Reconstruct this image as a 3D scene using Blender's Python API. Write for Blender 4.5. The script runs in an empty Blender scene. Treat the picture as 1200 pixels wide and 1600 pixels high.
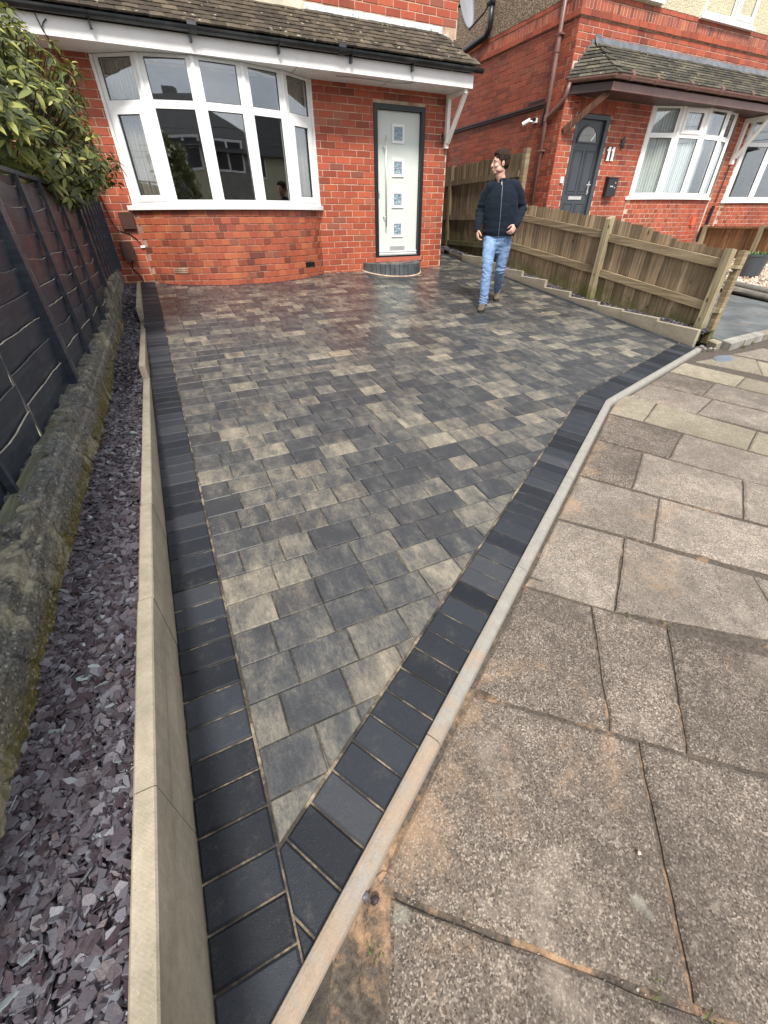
import bpy, math, random
import numpy as np
from mathutils import Vector, Matrix, noise as mnoise
R = random.Random(11)
rad = math.radians
scene = bpy.context.scene
col = scene.collection

# ------------------------------------------------------------ camera
cam_d = bpy.data.cameras.new('camera')
cam = bpy.data.objects.new('camera', cam_d); col.objects.link(cam)
cam_d.sensor_fit = 'VERTICAL'; cam_d.sensor_height = 36.0; cam_d.lens = 36.0 * 631.5 / 1600.0
cam_d.clip_start = 0.02; cam_d.clip_end = 400
def cam_matrix(pitch, roll, yaw):
    c, s = math.cos, math.sin
    B = Matrix(((1,0,0),(0,0,-1),(0,1,0)))
    P = Matrix(((1,0,0),(0,c(pitch),-s(pitch)),(0,s(pitch),c(pitch))))
    Rr = Matrix(((c(roll),-s(roll),0),(s(roll),c(roll),0),(0,0,1)))
    Y = Matrix(((c(yaw),-s(yaw),0),(s(yaw),c(yaw),0),(0,0,1)))
    return Y @ P @ B @ Rr
CAM = Vector((0, 0, 1.455))
cam.matrix_world = Matrix.Translation(CAM) @ cam_matrix(rad(-35.85), rad(-0.52), rad(-25.22)).to_4x4()
scene.camera = cam

# ------------------------------------------------------------ world and sun
SUN_EL, SUN_AZ = 52.0, 200.0          # azimuth: compass direction the light comes from (0 = +y)
w = bpy.data.worlds.new('World'); scene.world = w; w.use_nodes = True
wn, wl = w.node_tree.nodes, w.node_tree.links
wn.clear()
wo = wn.new('ShaderNodeOutputWorld'); bg = wn.new('ShaderNodeBackground')
sky = wn.new('ShaderNodeTexSky'); sky.sky_type = 'NISHITA'; sky.sun_disc = False
sky.sun_elevation = rad(SUN_EL); sky.sun_rotation = rad(SUN_AZ)
sky.air_density = 1.0; sky.dust_density = 3.0; sky.ozone_density = 1.0
hs = wn.new('ShaderNodeHueSaturation'); hs.inputs['Saturation'].default_value = 0.35
wl.new(sky.outputs[0], hs.inputs['Color'])
tc = wn.new('ShaderNodeTexCoord'); mp = wn.new('ShaderNodeMapping'); mp.inputs['Scale'].default_value = (1, 1, 2.6)
wl.new(tc.outputs['Generated'], mp.inputs['Vector'])
nz = wn.new('ShaderNodeTexNoise'); nz.inputs['Scale'].default_value = 2.3; nz.inputs['Detail'].default_value = 7
nz.inputs['Roughness'].default_value = 0.55
wl.new(mp.outputs[0], nz.inputs['Vector'])
cr = wn.new('ShaderNodeValToRGB'); cr.color_ramp.elements[0].position = .36; cr.color_ramp.elements[1].position = .66
cr.color_ramp.elements[0].color = (4.6, 5.1, 5.9, 1); cr.color_ramp.elements[1].color = (10.5, 10.6, 10.8, 1)
wl.new(nz.outputs['Fac'], cr.inputs[0])
mx = wn.new('ShaderNodeMix'); mx.data_type = 'RGBA'; mx.inputs[0].default_value = 0.80
wl.new(hs.outputs[0], mx.inputs[6]); wl.new(cr.outputs[0], mx.inputs[7])
wl.new(mx.outputs[2], bg.inputs['Color']); bg.inputs['Strength'].default_value = 0.115
wl.new(bg.outputs[0], wo.inputs['Surface'])
sd = bpy.data.lights.new('sun', 'SUN'); sun = bpy.data.objects.new('sun', sd); col.objects.link(sun)
sd.energy = 3.2; sd.angle = rad(12); sd.color = (1.0, .96, .9)
az = rad(SUN_AZ); el = rad(SUN_EL)
dirv = Vector((math.sin(az)*math.cos(el), math.cos(az)*math.cos(el), math.sin(el)))
sun.rotation_euler = dirv.to_track_quat('Z', 'Y').to_euler(); sun.location = dirv * 30
scene.view_settings.view_transform = 'Standard'; scene.view_settings.look = 'None'
scene.view_settings.exposure = 0.78; scene.view_settings.gamma = 1; scene.view_settings.use_curve_mapping = False
try:
    scene.cycles.max_bounces = 8; scene.cycles.transparent_max_bounces = 16
except Exception: pass

# ------------------------------------------------------------ helpers: objects
def tag(o, label=None, cat=None, group=None, kind=None):
    if label: o['label'] = label
    if cat: o['category'] = cat
    if group: o['group'] = group
    if kind: o['kind'] = kind
    return o
def empty(name, loc=(0,0,0), label=None, cat=None, group=None, kind=None):
    o = bpy.data.objects.new(name, None); col.objects.link(o); o.location = loc; o.empty_display_size = .1
    return tag(o, label, cat, group, kind)
WL = {}
def wloc(o):
    return WL.get(o.name, Vector(o.location)) if o else Vector((0,0,0))
def link(name, me, parent=None, loc=(0,0,0), rot=None):
    """loc is in world coordinates; parents are never rotated"""
    o = bpy.data.objects.new(name, me); col.objects.link(o)
    WL[o.name] = Vector(loc)
    if parent:
        o.parent = parent; o.location = Vector(loc) - wloc(parent)
    else: o.location = loc
    if rot is not None: o.rotation_euler = rot
    return o
class MB:
    def __init__(s): s.v = []; s.f = []
    def add(s, vs, fs):
        n = len(s.v); s.v.extend([tuple(v) for v in vs]); s.f.extend([tuple(i+n for i in f) for f in fs]); return s
    def box(s, a, b):
        x0,y0,z0 = a; x1,y1,z1 = b
        return s.add([(x0,y0,z0),(x1,y0,z0),(x1,y1,z0),(x0,y1,z0),(x0,y0,z1),(x1,y0,z1),(x1,y1,z1),(x0,y1,z1)],
            [(0,3,2,1),(4,5,6,7),(0,1,5,4),(1,2,6,5),(2,3,7,6),(3,0,4,7)])
    def obox(s, c, u, v, n, hu, hv, hn):
        c, u, v, n = Vector(c), Vector(u), Vector(v), Vector(n)
        p = [c + u*(a*hu) + v*(b*hv) + n*(d*hn) for d in (-1,1) for b in (-1,1) for a in (-1,1)]
        fs = [(0,2,3,1),(4,5,7,6),(0,1,5,4),(2,6,7,3),(0,4,6,2),(1,3,7,5)]
        if u.cross(v).dot(n) < 0: fs = [f[::-1] for f in fs]
        return s.add(p, fs)
    def bar(s, a, b, w, d, up=(0,0,1)):
        a, b = Vector(a), Vector(b); t = (b-a).normalized(); up = Vector(up)
        x = t.cross(up)
        if x.length < 1e-4: x = t.cross(Vector((0,1,0)))
        x.normalize(); y = x.cross(t).normalized()
        return s.obox((a+b)/2, x, y, t, w/2, d/2, (b-a).length/2)
    def tube(s, pts, r, n=8, cap=True):
        pts = [Vector(p) for p in pts]; rs = r if isinstance(r, (list, tuple)) else [r]*len(pts)
        base = len(s.v); ref = None
        for i, p in enumerate(pts):
            t = (pts[min(i+1,len(pts)-1)] - pts[max(i-1,0)]).normalized()
            if ref is None:
                ref = t.cross(Vector((0,0,1)))
                if ref.length < .1: ref = t.cross(Vector((0,1,0)))
            ref = (ref - t*ref.dot(t)).normalized(); b = t.cross(ref)
            for k in range(n):
                a = 2*math.pi*k/n; s.v.append(tuple(p + (ref*math.cos(a) + b*math.sin(a))*rs[i]))
        for i in range(len(pts)-1):
            for k in range(n):
                k2 = (k+1) % n; q = base + i*n
                s.f.append((q+k, q+k2, q+n+k2, q+n+k))
        if cap:
            s.f.append(tuple(base+k for k in range(n))[::-1]); q = base + (len(pts)-1)*n
            s.f.append(tuple(q+k for k in range(n)))
        return s
    def prism(s, poly, z0, z1, ch=0.0, sl=0.0):
        """vertical prism on poly; top edge chamfered by ch; z measured on plane sl*y"""
        n = len(poly); cx = sum(p[0] for p in poly)/n; cy = sum(p[1] for p in poly)/n
        ar = sum(poly[i][0]*poly[(i+1)%n][1]-poly[(i+1)%n][0]*poly[i][1] for i in range(n))
        if ar < 0: poly = poly[::-1]
        q = [(x, y, z0+sl*y) for x, y in poly]; t = [(x, y, z1-ch+sl*y) for x, y in poly]
        fs = [(i,(i+1)%n,n+(i+1)%n,n+i) for i in range(n)]
        if ch > 0:
            ins = inset(poly, ch); u = [(x, y, z1+sl*y) for x, y in ins]
            fs += [(n+i,n+(i+1)%n,2*n+(i+1)%n,2*n+i) for i in range(n)] + [tuple(range(2*n,3*n))]
            return s.add(q+t+u, fs)
        return s.add(q+t, fs + [tuple(range(n,2*n))])
    def mesh(s, name, mat, smooth=False, origin=None):
        me = bpy.data.meshes.new(name)
        vs = s.v
        if origin is not None: vs = [(v[0]-origin[0], v[1]-origin[1], v[2]-origin[2]) for v in s.v]
        me.from_pydata(vs, [], s.f); me.materials.append(mat)
        if smooth: me.polygons.foreach_set('use_smooth', [True]*len(me.polygons))
        me.update(); return me
    def build(s, name, mat, parent=None, smooth=False, at=None):
        """verts are in world coordinates; the object's origin goes to `at` (default: the parts' own centre)"""
        if at is None:
            a = np.array(s.v); at = tuple((a.min(0)+a.max(0))/2)
        return link(name, s.mesh(name, mat, smooth, at), parent, at)
def inset(poly, d):
    n = len(poly); out = []
    for i in range(n):
        p0, p1, p2 = Vector(poly[i-1][:2]), Vector(poly[i][:2]), Vector(poly[(i+1)%n][:2])
        a, b = (p1-p0), (p2-p1)
        if a.length < 1e-6 or b.length < 1e-6: out.append(tuple(p1)); continue
        a.normalize(); b.normalize(); na, nb = Vector((-a.y, a.x)), Vector((-b.y, b.x))
        m = na + nb
        k = d / max(.35, 1 + na.dot(nb)); out.append(tuple(p1 + m*k))
    return out
def clip(poly, a, b, c):
    """keep a*x+b*y+c >= 0"""
    out = []; n = len(poly)
    for i in range(n):
        p, q = poly[i], poly[(i+1)%n]; dp = a*p[0]+b*p[1]+c; dq = a*q[0]+b*q[1]+c
        if dp >= 0: out.append(p)
        if (dp >= 0) != (dq >= 0):
            t = dp/(dp-dq); out.append((p[0]+(q[0]-p[0])*t, p[1]+(q[1]-p[1])*t))
    r = []
    for p in out:
        if not r or (abs(p[0]-r[-1][0])+abs(p[1]-r[-1][1])) > 1e-3: r.append(p)
    if len(r) > 1 and abs(r[0][0]-r[-1][0])+abs(r[0][1]-r[-1][1]) < 1e-3: r.pop()
    return r
def area(poly):
    return abs(sum(poly[i][0]*poly[(i+1)%len(poly)][1]-poly[(i+1)%len(poly)][0]*poly[i][1] for i in range(len(poly))))/2 if len(poly) > 2 else 0
def halfplane(p, q):
    """coefficients keeping the left side of p->q"""
    dx, dy = q[0]-p[0], q[1]-p[1]; L = math.hypot(dx, dy)
    return (-dy/L, dx/L, (dy*p[0]-dx*p[1])/L)
def dcam(c): return (Vector(c)-CAM).length
def scatter_parts(name, stuffname, items, parent, limit=300, label=None):
    """items: (centre, mesh or MB, mat, loc, rot). the `limit` nearest become objects, the rest one joined part"""
    pass

# ------------------------------------------------------------ helpers: materials
class N:
    def __init__(s, name):
        s.m = bpy.data.materials.new(name); s.m.use_nodes = True; s.t = s.m.node_tree
        s.b = s.t.nodes['Principled BSDF']; s.o = s.t.nodes['Material Output']; s._pos = None
    def new(s, t, **k):
        n = s.t.nodes.new(t)
        for a, b in k.items(): setattr(n, a, b)
        return n
    def ln(s, a, b): s.t.links.new(a, b)
    def put(s, v, sock):
        if hasattr(v, 'is_output'): s.ln(v, sock)
        elif isinstance(v, (tuple, list)) and len(v) == 3 and sock.type == 'RGBA': sock.default_value = (*v, 1)
        else: sock.default_value = v
    def pos(s):
        if s._pos is None: s._pos = s.new('ShaderNodeNewGeometry').outputs['Position']
        return s._pos
    def map(s, scale=(1,1,1), rot=(0,0,0), loc=(0,0,0), v=None):
        n = s.new('ShaderNodeMapping'); s.ln(v or s.pos(), n.inputs['Vector'])
        n.inputs['Scale'].default_value = scale; n.inputs['Rotation'].default_value = rot
        s.put(loc, n.inputs['Location']) if not hasattr(loc, 'is_output') else s.ln(loc, n.inputs['Location'])
        return n.outputs[0]
    def noise(s, sc, det=4, ro=.55, v=None, dist=0.0):
        n = s.new('ShaderNodeTexNoise'); s.ln(v or s.pos(), n.inputs['Vector'])
        n.inputs['Scale'].default_value = sc; n.inputs['Detail'].default_value = det; n.inputs['Roughness'].default_value = ro
        n.inputs['Distortion'].default_value = dist
        return n.outputs['Fac']
    def vor(s, sc, v=None, feat='F1', out='Distance', rnd=1.0):
        n = s.new('ShaderNodeTexVoronoi', feature=feat); s.ln(v or s.pos(), n.inputs['Vector'])
        n.inputs['Scale'].default_value = sc; n.inputs['Randomness'].default_value = rnd
        return n.outputs[out]
    def ramp(s, f, *st, interp='LINEAR'):
        n = s.new('ShaderNodeValToRGB'); e = n.color_ramp; e.interpolation = interp
        while len(e.elements) < len(st): e.elements.new(.5)
        for el_, (p, c) in zip(e.elements, st):
            el_.position = p; el_.color = (*c, 1) if isinstance(c, (tuple, list)) else (c, c, c, 1)
        s.ln(f, n.inputs[0]); return n.outputs[0]
    def mix(s, f, a, b, mode='MIX'):
        n = s.new('ShaderNodeMix', data_type='RGBA', blend_type=mode)
        s.put(f, n.inputs[0]); s.put(a, n.inputs[6]); s.put(b, n.inputs[7]); return n.outputs[2]
    def math(s, op, a, b=0.0, clamp=False):
        n = s.new('ShaderNodeMath', operation=op, use_clamp=clamp); s.put(a, n.inputs[0]); s.put(b, n.inputs[1]); return n.outputs[0]
    def rnd(s):
        a = s.new('ShaderNodeObjectInfo').outputs['Random']; b = s.new('ShaderNodeNewGeometry').outputs['Random Per Island']
        return s.math('FRACT', s.math('ADD', a, b))
    def rnd2(s, r, k=7.31):
        return s.math('FRACT', s.math('MULTIPLY', r, k*13.7))
    def sep(s, v=None):
        n = s.new('ShaderNodeSeparateXYZ'); s.ln(v or s.pos(), n.inputs[0]); return n.outputs
    def bump(s, h, st=.3, dist=.01, nrm=None):
        n = s.new('ShaderNodeBump'); s.ln(h, n.inputs['Height']); n.inputs['Strength'].default_value = st
        n.inputs['Distance'].default_value = dist
        if nrm: s.ln(nrm, n.inputs['Normal'])
        return n.outputs[0]
    def done(s, c, rough=.7, nrm=None, spec=None, **k):
        s.put(c, s.b.inputs['Base Color']); s.put(rough, s.b.inputs['Roughness'])
        if nrm: s.ln(nrm, s.b.inputs['Normal'])
        if spec is not None: s.put(spec, s.b.inputs['Specular IOR Level'])
        for a, b in k.items(): s.put(b, s.b.inputs[a.replace('_', ' ')])
        return s.m

def m_plain(name, c, rough=.6, bsc=60, bst=.08, var=.12, spec=None, metal=0.0, dirt=None):
    n = N(name); f = n.noise(7, 5, .6)
    cc = n.mix(n.ramp(f, (.3, 0.0), (.75, 1.0)), tuple(x*(1-var) for x in c), tuple(min(1, x*(1+var)) for x in c))
    if dirt:
        g = n.ramp(n.noise(3.1, 6, .65), (.5, 0.0), (.72, 1.0)); cc = n.mix(n.math('MULTIPLY', g, .5), cc, dirt)
    rr = n.math('ADD', n.math('MULTIPLY', n.noise(19, 3), .25), rough-.12)
    return n.done(cc, rr, n.bump(n.noise(bsc, 3), bst, .004), spec, Metallic=metal)

def m_brick(name, stops, wet=0.0):
    n = N(name); r = n.rnd(); base = n.ramp(r, *stops, interp='LINEAR'); zz = n.sep()[2]
    f = n.noise(38, 6, .7); f2 = n.noise(160, 3, .6)
    c = n.mix(n.ramp(f, (.3, .0), (.75, .55)), base, n.mix(.5, base, (.055, .018, .012)))
    g = n.noise(1.3, 5, .6)
    c = n.mix(n.ramp(g, (.35, 0.0), (.75, .35)), c, (.34, .10, .045))
    sp = n.ramp(n.noise(9, 7, .75), (.62, 0.0), (.74, .35)); c = n.mix(sp, c, (.42, .27, .2))
    c = n.mix(n.ramp(n.noise(2.2, 4, .6, v=n.map((1,1,.5))), (.48, 0.0), (.7, .45)), c, (.11, .03, .02))
    h = n.math('ADD', f, n.math('MULTIPLY', f2, .5))
    return n.done(c, n.ramp(n.noise(3, 4), (.3, .78-wet), (.7, .55-wet)), n.bump(h, .55, .004), .4)
BR_STOPS = ((0, (.22,.045,.024)), (.12, (.34,.062,.030)), (.5, (.42,.080,.036)), (.85, (.50,.105,.046)), (.93, (.40,.13,.075)), (1, (.22,.065,.045)))
M = {}
M['brick'] = m_brick('brick_red', BR_STOPS, .1)
M['brick_bay'] = m_brick('brick_bay', ((0, (.13,.04,.03)), (.14, (.25,.060,.036)), (.3, (.37,.080,.042)), (.72, (.43,.105,.055)), (.94, (.50,.15,.06)), (1, (.20,.075,.055))), .2)
M['brick_n'] = m_brick('brick_neighbour', ((0, (.22,.045,.026)), (.3, (.37,.072,.036)), (.8, (.45,.10,.048)), (1, (.26,.075,.05))))
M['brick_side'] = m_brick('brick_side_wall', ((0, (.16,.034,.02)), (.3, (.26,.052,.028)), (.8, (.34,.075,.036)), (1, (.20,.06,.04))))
def m_mortar(name, a, b):
    n = N(name); f = n.noise(6, 6, .65)
    return n.done(n.mix(n.ramp(f, (.35, 0.0), (.65, 1.0)), a, b), .9, n.bump(n.noise(150, 3), .5, .004))
M['mortar'] = m_mortar('mortar', (.32,.20,.14), (.64,.50,.37))
M['mortar_n'] = m_mortar('mortar_neighbour', (.36,.24,.18), (.64,.50,.39))
M['mortar_dark'] = m_mortar('mortar_dark', (.20,.115,.08), (.50,.34,.25))

def m_paver():
    n = N('paver_granite_mix'); r = n.rnd(); r2 = n.rnd2(r); r3 = n.rnd2(r, 3.17)
    off = n.new('ShaderNodeCombineXYZ'); n.ln(n.math('MULTIPLY', r, 37.0), off.inputs[0]); n.ln(n.math('MULTIPLY', r2, 51.0), off.inputs[1])
    grad = n.noise(1.0, 4, .6, v=n.map((13, 6, 3), loc=off.outputs[0]))                    # slow change across one block
    st = n.noise(1.0, 10, .86, v=n.map((95, 38, 20), loc=off.outputs[0]), dist=.2)          # fine scratchy mottling
    bias = n.ramp(r2, (0, .20), (.30, .33), (.60, .47), (.88, .62), (1, .78))
    k = n.math('ADD', n.math('ADD', bias, n.math('MULTIPLY', n.math('SUBTRACT', grad, .5), 1.20)), n.math('MULTIPLY', n.math('SUBTRACT', st, .5), 1.45))
    c = n.ramp(k, (.16, (.026,.028,.032)), (.38, (.050,.051,.052)), (.56, (.098,.091,.077)), (.76, (.172,.152,.118)), (.98, (.28,.243,.178)))
    warm = n.ramp(r3, (.80, 0.0), (.95, .35)); c = n.mix(warm, c, n.mix(1.0, c, (1.1,.92,.82), 'MULTIPLY'))
    g = n.noise(330, 3, .75); c = n.mix(n.ramp(g, (.60, 0.0), (.72, .5)), c, (.27,.26,.235))
    c = n.mix(n.ramp(n.noise(300, 3, .7, v=n.map(loc=(3,1,2))), (.30, .75), (.42, 0.0)), c, (.008,.009,.011))
    dust = n.ramp(n.noise(6.5, 10, .84), (.55, 0.0), (.66, .26)); c = n.mix(dust, c, (.25,.215,.155))
    sc = n.ramp(n.noise(1.0, 5, .6, v=n.map((9, 1.1, 1), rot=(0,0,-.45)), dist=.4), (.735, 0.0), (.75, .5), (.765, 0.0)); c = n.mix(sc, c, (.42,.37,.26))
    yw_ = n.ramp(n.math('MULTIPLY', n.sep()[1], .125), (.45, 0.0), (.85, .32)); wet = n.ramp(n.math('ADD', n.noise(.75, 5, .6), yw_), (.46, 0.0), (.68, 1.0))
    rough = n.math('SUBTRACT', .60, n.math('MULTIPLY', wet, .32))
    rough = n.math('ADD', rough, n.math('MULTIPLY', n.math('SUBTRACT', st, .5), .35))
    return n.done(c, rough, n.bump(n.math('ADD', g, n.noise(70, 5, .7)), .30, .0035), .5)
M['paver'] = m_paver()
def m_edgeblock():
    n = N('charcoal_edging_block'); r = n.rnd()
    c = n.ramp(r, (0, (.008,.010,.014)), (.45, (.016,.019,.025)), (.8, (.028,.032,.040)), (1, (.046,.049,.055)))
    g = n.noise(380, 2, .7); c = n.mix(n.ramp(g, (.62, 0.0), (.78, .5)), c, (.14,.15,.165))
    d = n.ramp(n.noise(9.5, 10, .86, dist=.2), (.54, 0.0), (.70, .28)); c = n.mix(d, c, (.16,.145,.115))
    d2 = n.ramp(n.noise(1.2, 3, .5), (.4, 0.0), (.7, .25)); c = n.mix(d2, c, (.045,.048,.054)); sc = n.ramp(n.noise(1.0, 4, .6, v=n.map((11, 1.0, 1), rot=(0,0,-.2)), dist=.5), (.70, 0.0), (.72, .45), (.74, 0.0)); c = n.mix(sc, c, (.28,.25,.19))
    c = n.mix(n.ramp(n.noise(260, 3, .7, v=n.map(loc=(3,1,2))), (.30, .7), (.42, 0.0)), c, (.004,.005,.006))
    return n.done(c, n.ramp(n.noise(2.2, 5, .6), (.3, .42), (.7, .66)), n.bump(n.math('ADD', g, n.noise(40, 5, .6)), .4, .004), .22)
M['edge'] = m_edgeblock()
def m_joint():
    n = N('joint_sand'); f = n.noise(9, 7, .7)
    c = n.ramp(f, (.35, (.012,.011,.010)), (.50, (.055,.045,.033)), (.66, (.30,.235,.16)))
    return n.done(c, .9, n.bump(n.noise(300, 2), .5, .004))
M['joint'] = m_joint()
def m_sandstone(name, a, b, sc=3.0):
    n = N(name); f = n.math('ADD', n.math('MULTIPLY', n.noise(sc, 6, .7), .5), n.math('MULTIPLY', n.noise(sc*9, 8, .8), .5)); z = n.sep()[2]; y = n.sep()[1]; hz = n.math('SUBTRACT', z, n.math('MULTIPLY', y, .09))
    c = n.mix(n.ramp(f, (.3, 0.0), (.7, 1.0)), a, b)
    g = n.noise(260, 3, .7); c = n.mix(n.ramp(g, (.6, 0.0), (.75, .35)), c, tuple(x*1.45 for x in b))
    c = n.mix(n.ramp(g, (.28, .4), (.4, 0.0)), c, tuple(x*.5 for x in a))
    st = n.ramp(n.noise(2.0, 5, .6, v=n.map((1, .35, 3.5), rot=(.5, 0, 0)), dist=1.2), (.5, 0.0), (.72, .5)); c = n.mix(st, c, tuple(x*.68 for x in a))
    dt = n.math('ADD', n.ramp(hz, (0.0, .30), (.10, 0.0)), n.math('MULTIPLY', n.math('SUBTRACT', n.noise(6, 8, .75), .5), .9)); c = n.mix(n.ramp(dt, (.12, 0.0), (.40, .6)), c, (.15,.125,.09))
    po = n.vor(120, out='Distance'); c = n.mix(n.ramp(po, (.06, .55), (.14, 0.0)), c, (.12,.10,.075))
    wv = n.new('ShaderNodeTexWave', wave_type='BANDS', bands_direction='DIAGONAL'); n.ln(n.pos(), wv.inputs['Vector'])
    wv.inputs['Scale'].default_value = 70; wv.inputs['Distortion'].default_value = .6
    return n.done(c, .85, n.bump(n.math('ADD', n.math('MULTIPLY', wv.outputs['Fac'], .3), g), .25, .003), .3)
M['edging'] = m_sandstone('buff_concrete', (.19,.165,.118), (.45,.39,.295))
M['stepblock'] = m_plain('grey_step_block', (.075,.082,.088), .55, 120, .35, .4, dirt=(.15,.155,.15))
def m_kerb():
    n = N('kerb_concrete'); f = n.noise(9, 6, .65)
    c = n.mix(n.noise(22, 7, .75), (.15,.142,.125), (.36,.34,.30)); x = n.sep()[0]
    mask = n.ramp(x, (0.0, 0.0), (1.0, 1.0))
    s_ = n.ramp(n.math('SUBTRACT', n.noise(7.5, 8, .75, dist=.8), n.math('MULTIPLY', x, .13)), (.37, 0.0), (.52, .55)); c = n.mix(s_, c, (.33,.215,.13)); c = n.mix(n.ramp(n.noise(160, 4, .75), (.5, 0.0), (.75, .5)), c, (.12,.11,.10))
    return n.done(c, .85, n.bump(n.noise(180, 4), .4, .004), .3)
M['kerb'] = m_kerb()
def m_slab(name, dark, mid, light, sand=.6):
    n = N(name); r = n.rnd(); n_sc = 230
    g = n.noise(210, 5, .8); g2 = n.vor(n_sc, out='Color'); gs = n.sep(g2)[0]
    c = n.mix(n.ramp(g, (.36, 0.0), (.62, 1.0)), dark, mid)
    c = n.mix(n.ramp(gs, (.74, 0.0), (.92, .70)), c, light); c = n.mix(n.ramp(gs, (.10, .75), (.26, 0.0)), c, tuple(x*.4 for x in dark))
    b = n.ramp(n.noise(1.9, 7, .7), (.40, 0.0), (.60, 1.0)); c = n.mix(n.math('MULTIPLY', b, .48), c, tuple(x*.62 for x in dark))
    pl = n.ramp(n.noise(2.1, 7, .7, v=n.map(loc=(5,2,0))), (.56, 0.0), (.72, .35)); c = n.mix(pl, c, tuple(min(1, x*1.2) for x in light))
    tone = n.ramp(r, (0, .8), (1, 1.15)); 
    c = n.mix(1.0, c, tone, 'MULTIPLY'); c = n.mix(n.ramp(n.noise(16, 9, .82), (.42, .35), (.55, 0.0)), c, tuple(x*.5 for x in dark)); c = n.mix(n.ramp(n.noise(11, 9, .85, v=n.map(loc=(2,7,1))), (.56, 0.0), (.66, .35)), c, light)
    xx, yy_ = n.sep()[0], n.sep()[1]; kd = n.math('SUBTRACT', n.math('ADD', n.math('MULTIPLY', xx, .61), .295), yy_)
    s_ = n.ramp(n.math('ADD', n.noise(1.7, 9, .78, dist=.4, v=n.map(loc=(3.3,1.1,0))), n.ramp(kd, (.03, .12), (.24, 0.0))), (.57, 0.0), (.70, sand)); c = n.mix(s_, c, (.40,.26,.155))
    sp = n.ramp(n.noise(4.2, 3, .5, v=n.map(loc=(9,4,0))), (.72, 0.0), (.76, .45)); c = n.mix(sp, c, (.38,.38,.31))
    return n.done(c, .82, n.bump(n.math('ADD', n.math('MULTIPLY', gs, .8), g), .75, .005), .3)
M['slab'] = m_slab('exposed_aggregate_slab', (.095,.074,.058), (.255,.208,.168), (.50,.42,.34))
M['slab_pale'] = m_slab('pale_slab', (.18,.150,.122), (.34,.285,.232), (.52,.445,.365), .5)  # paler colour mix, given to most slabs beyond the nearest rows
M['slab_buff'] = m_slab('buff_slab', (.27,.23,.165), (.38,.33,.245), (.47,.42,.32), .2)
def m_sandy():
    n = N('orange_sand'); f = n.noise(22, 9, .82)
    c = n.ramp(f, (.3, (.10,.066,.042)), (.5, (.31,.19,.11)), (.7, (.46,.31,.19)))
    x_ = n.sep()[0]; c = n.mix(n.ramp(n.math('SUBTRACT', n.noise(3.4, 8, .75), n.math('MULTIPLY', x_, .05)), (.46, .95), (.56, 0.0)), c, n.ramp(n.noise(60, 5, .8), (.35, (.018,.015,.012)), (.7, (.12,.10,.08))))
    return n.done(c, .95, n.bump(n.noise(120, 5, .7), .8, .006))
M['sand'] = m_sandy()
def m_slate():
    n = N('plum_slate'); r = n.rnd()
    c = n.ramp(r, (0, (.022,.012,.015)), (.2, (.045,.030,.037)), (.42, (.066,.058,.068)), (.6, (.105,.100,.118)), (.78, (.045,.028,.035)), (.92, (.140,.136,.158)), (.985, (.17,.18,.20)), (1, (.30,.37,.35)))
    c = n.mix(n.ramp(n.noise(90, 4), (.4, 0.0), (.8, .25)), c, (.13,.12,.14))
    return n.done(c, .5, n.bump(n.noise(150, 4), .4, .003), .5)
M['slate'] = m_slate()
def m_shingle():
    n = N('pale_shingle'); r = n.rnd()
    c = n.ramp(r, (0, (.22,.15,.10)), (.3, (.42,.30,.22)), (.6, (.60,.48,.37)), (.85, (.70,.62,.52)), (1, (.32,.18,.13)))
    return n.done(c, .7)
M['shingle'] = m_shingle()
def m_oldwall():
    n = N('old_render_wall'); z = n.sep()[2]; y = n.sep()[1]
    hz = n.math('SUBTRACT', z, n.math('MULTIPLY', y, .09))      # height over the sloping ground
    f = n.noise(9, 12, .88, dist=.2); f2 = n.noise(2.6, 7, .75, v=n.map(loc=(4,0,2)))
    c = n.ramp(f, (.36, (.018,.018,.016)), (.47, (.065,.066,.060)), (.56, (.17,.16,.13)), (.68, (.50,.46,.36)))
    c = n.mix(n.ramp(f2, (.46, 0.0), (.6, .75)), c, n.ramp(n.noise(17, 6, .7), (.3, (.04,.037,.028)), (.7, (.24,.205,.14))))
    c = n.mix(n.ramp(n.noise(1.1, 4, .6, v=n.map(loc=(0,.6,7))), (.47, 0.0), (.62, .7)), c, n.ramp(n.noise(60, 5, .75), (.35, (.05,.053,.055)), (.7, (.20,.21,.215))))
    mk = n.math('ADD', n.ramp(n.math('SUBTRACT', z, n.math('MULTIPLY', y, .03)), (.32, 1.0), (.50, 0.0)), n.math('MULTIPLY', n.math('SUBTRACT', n.noise(9, 9, .85), .5), 1.9))
    mossc = n.ramp(n.noise(45, 5, .8), (.3, (.03,.028,.008)), (.55, (.12,.095,.02)), (.78, (.30,.24,.045)))
    c = n.mix(n.ramp(mk, (.58, 0.0), (.82, .9)), c, mossc)
    c = n.mix(n.ramp(n.noise(3.1, 6, .7, v=n.map(loc=(1,8,3))), (.62, 0.0), (.7, .5)), c, (.17,.085,.03))
    g = n.vor(130, out='Color'); c = n.mix(n.ramp(n.sep(g)[0], (.86, 0.0), (.98, .5)), c, (.40,.37,.29)); c = n.mix(n.ramp(n.sep(g)[1], (.80, 0.0), (.95, .6)), c, (.03,.03,.028))
    c = n.mix(n.ramp(n.noise(3.3, 7, .7, v=n.map((1,1.2,1), loc=(6,2,1)), dist=.8), (.52, 0.0), (.62, .8)), c, n.ramp(n.noise(30, 6, .75), (.3, (.16,.145,.10)), (.7, (.46,.42,.30))))
    return n.done(c, .88, n.bump(n.math('ADD', f, n.math('MULTIPLY', n.noise(70, 6, .8), 1.3)), .6, .007), .3)
M['oldwall'] = m_oldwall()
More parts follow.
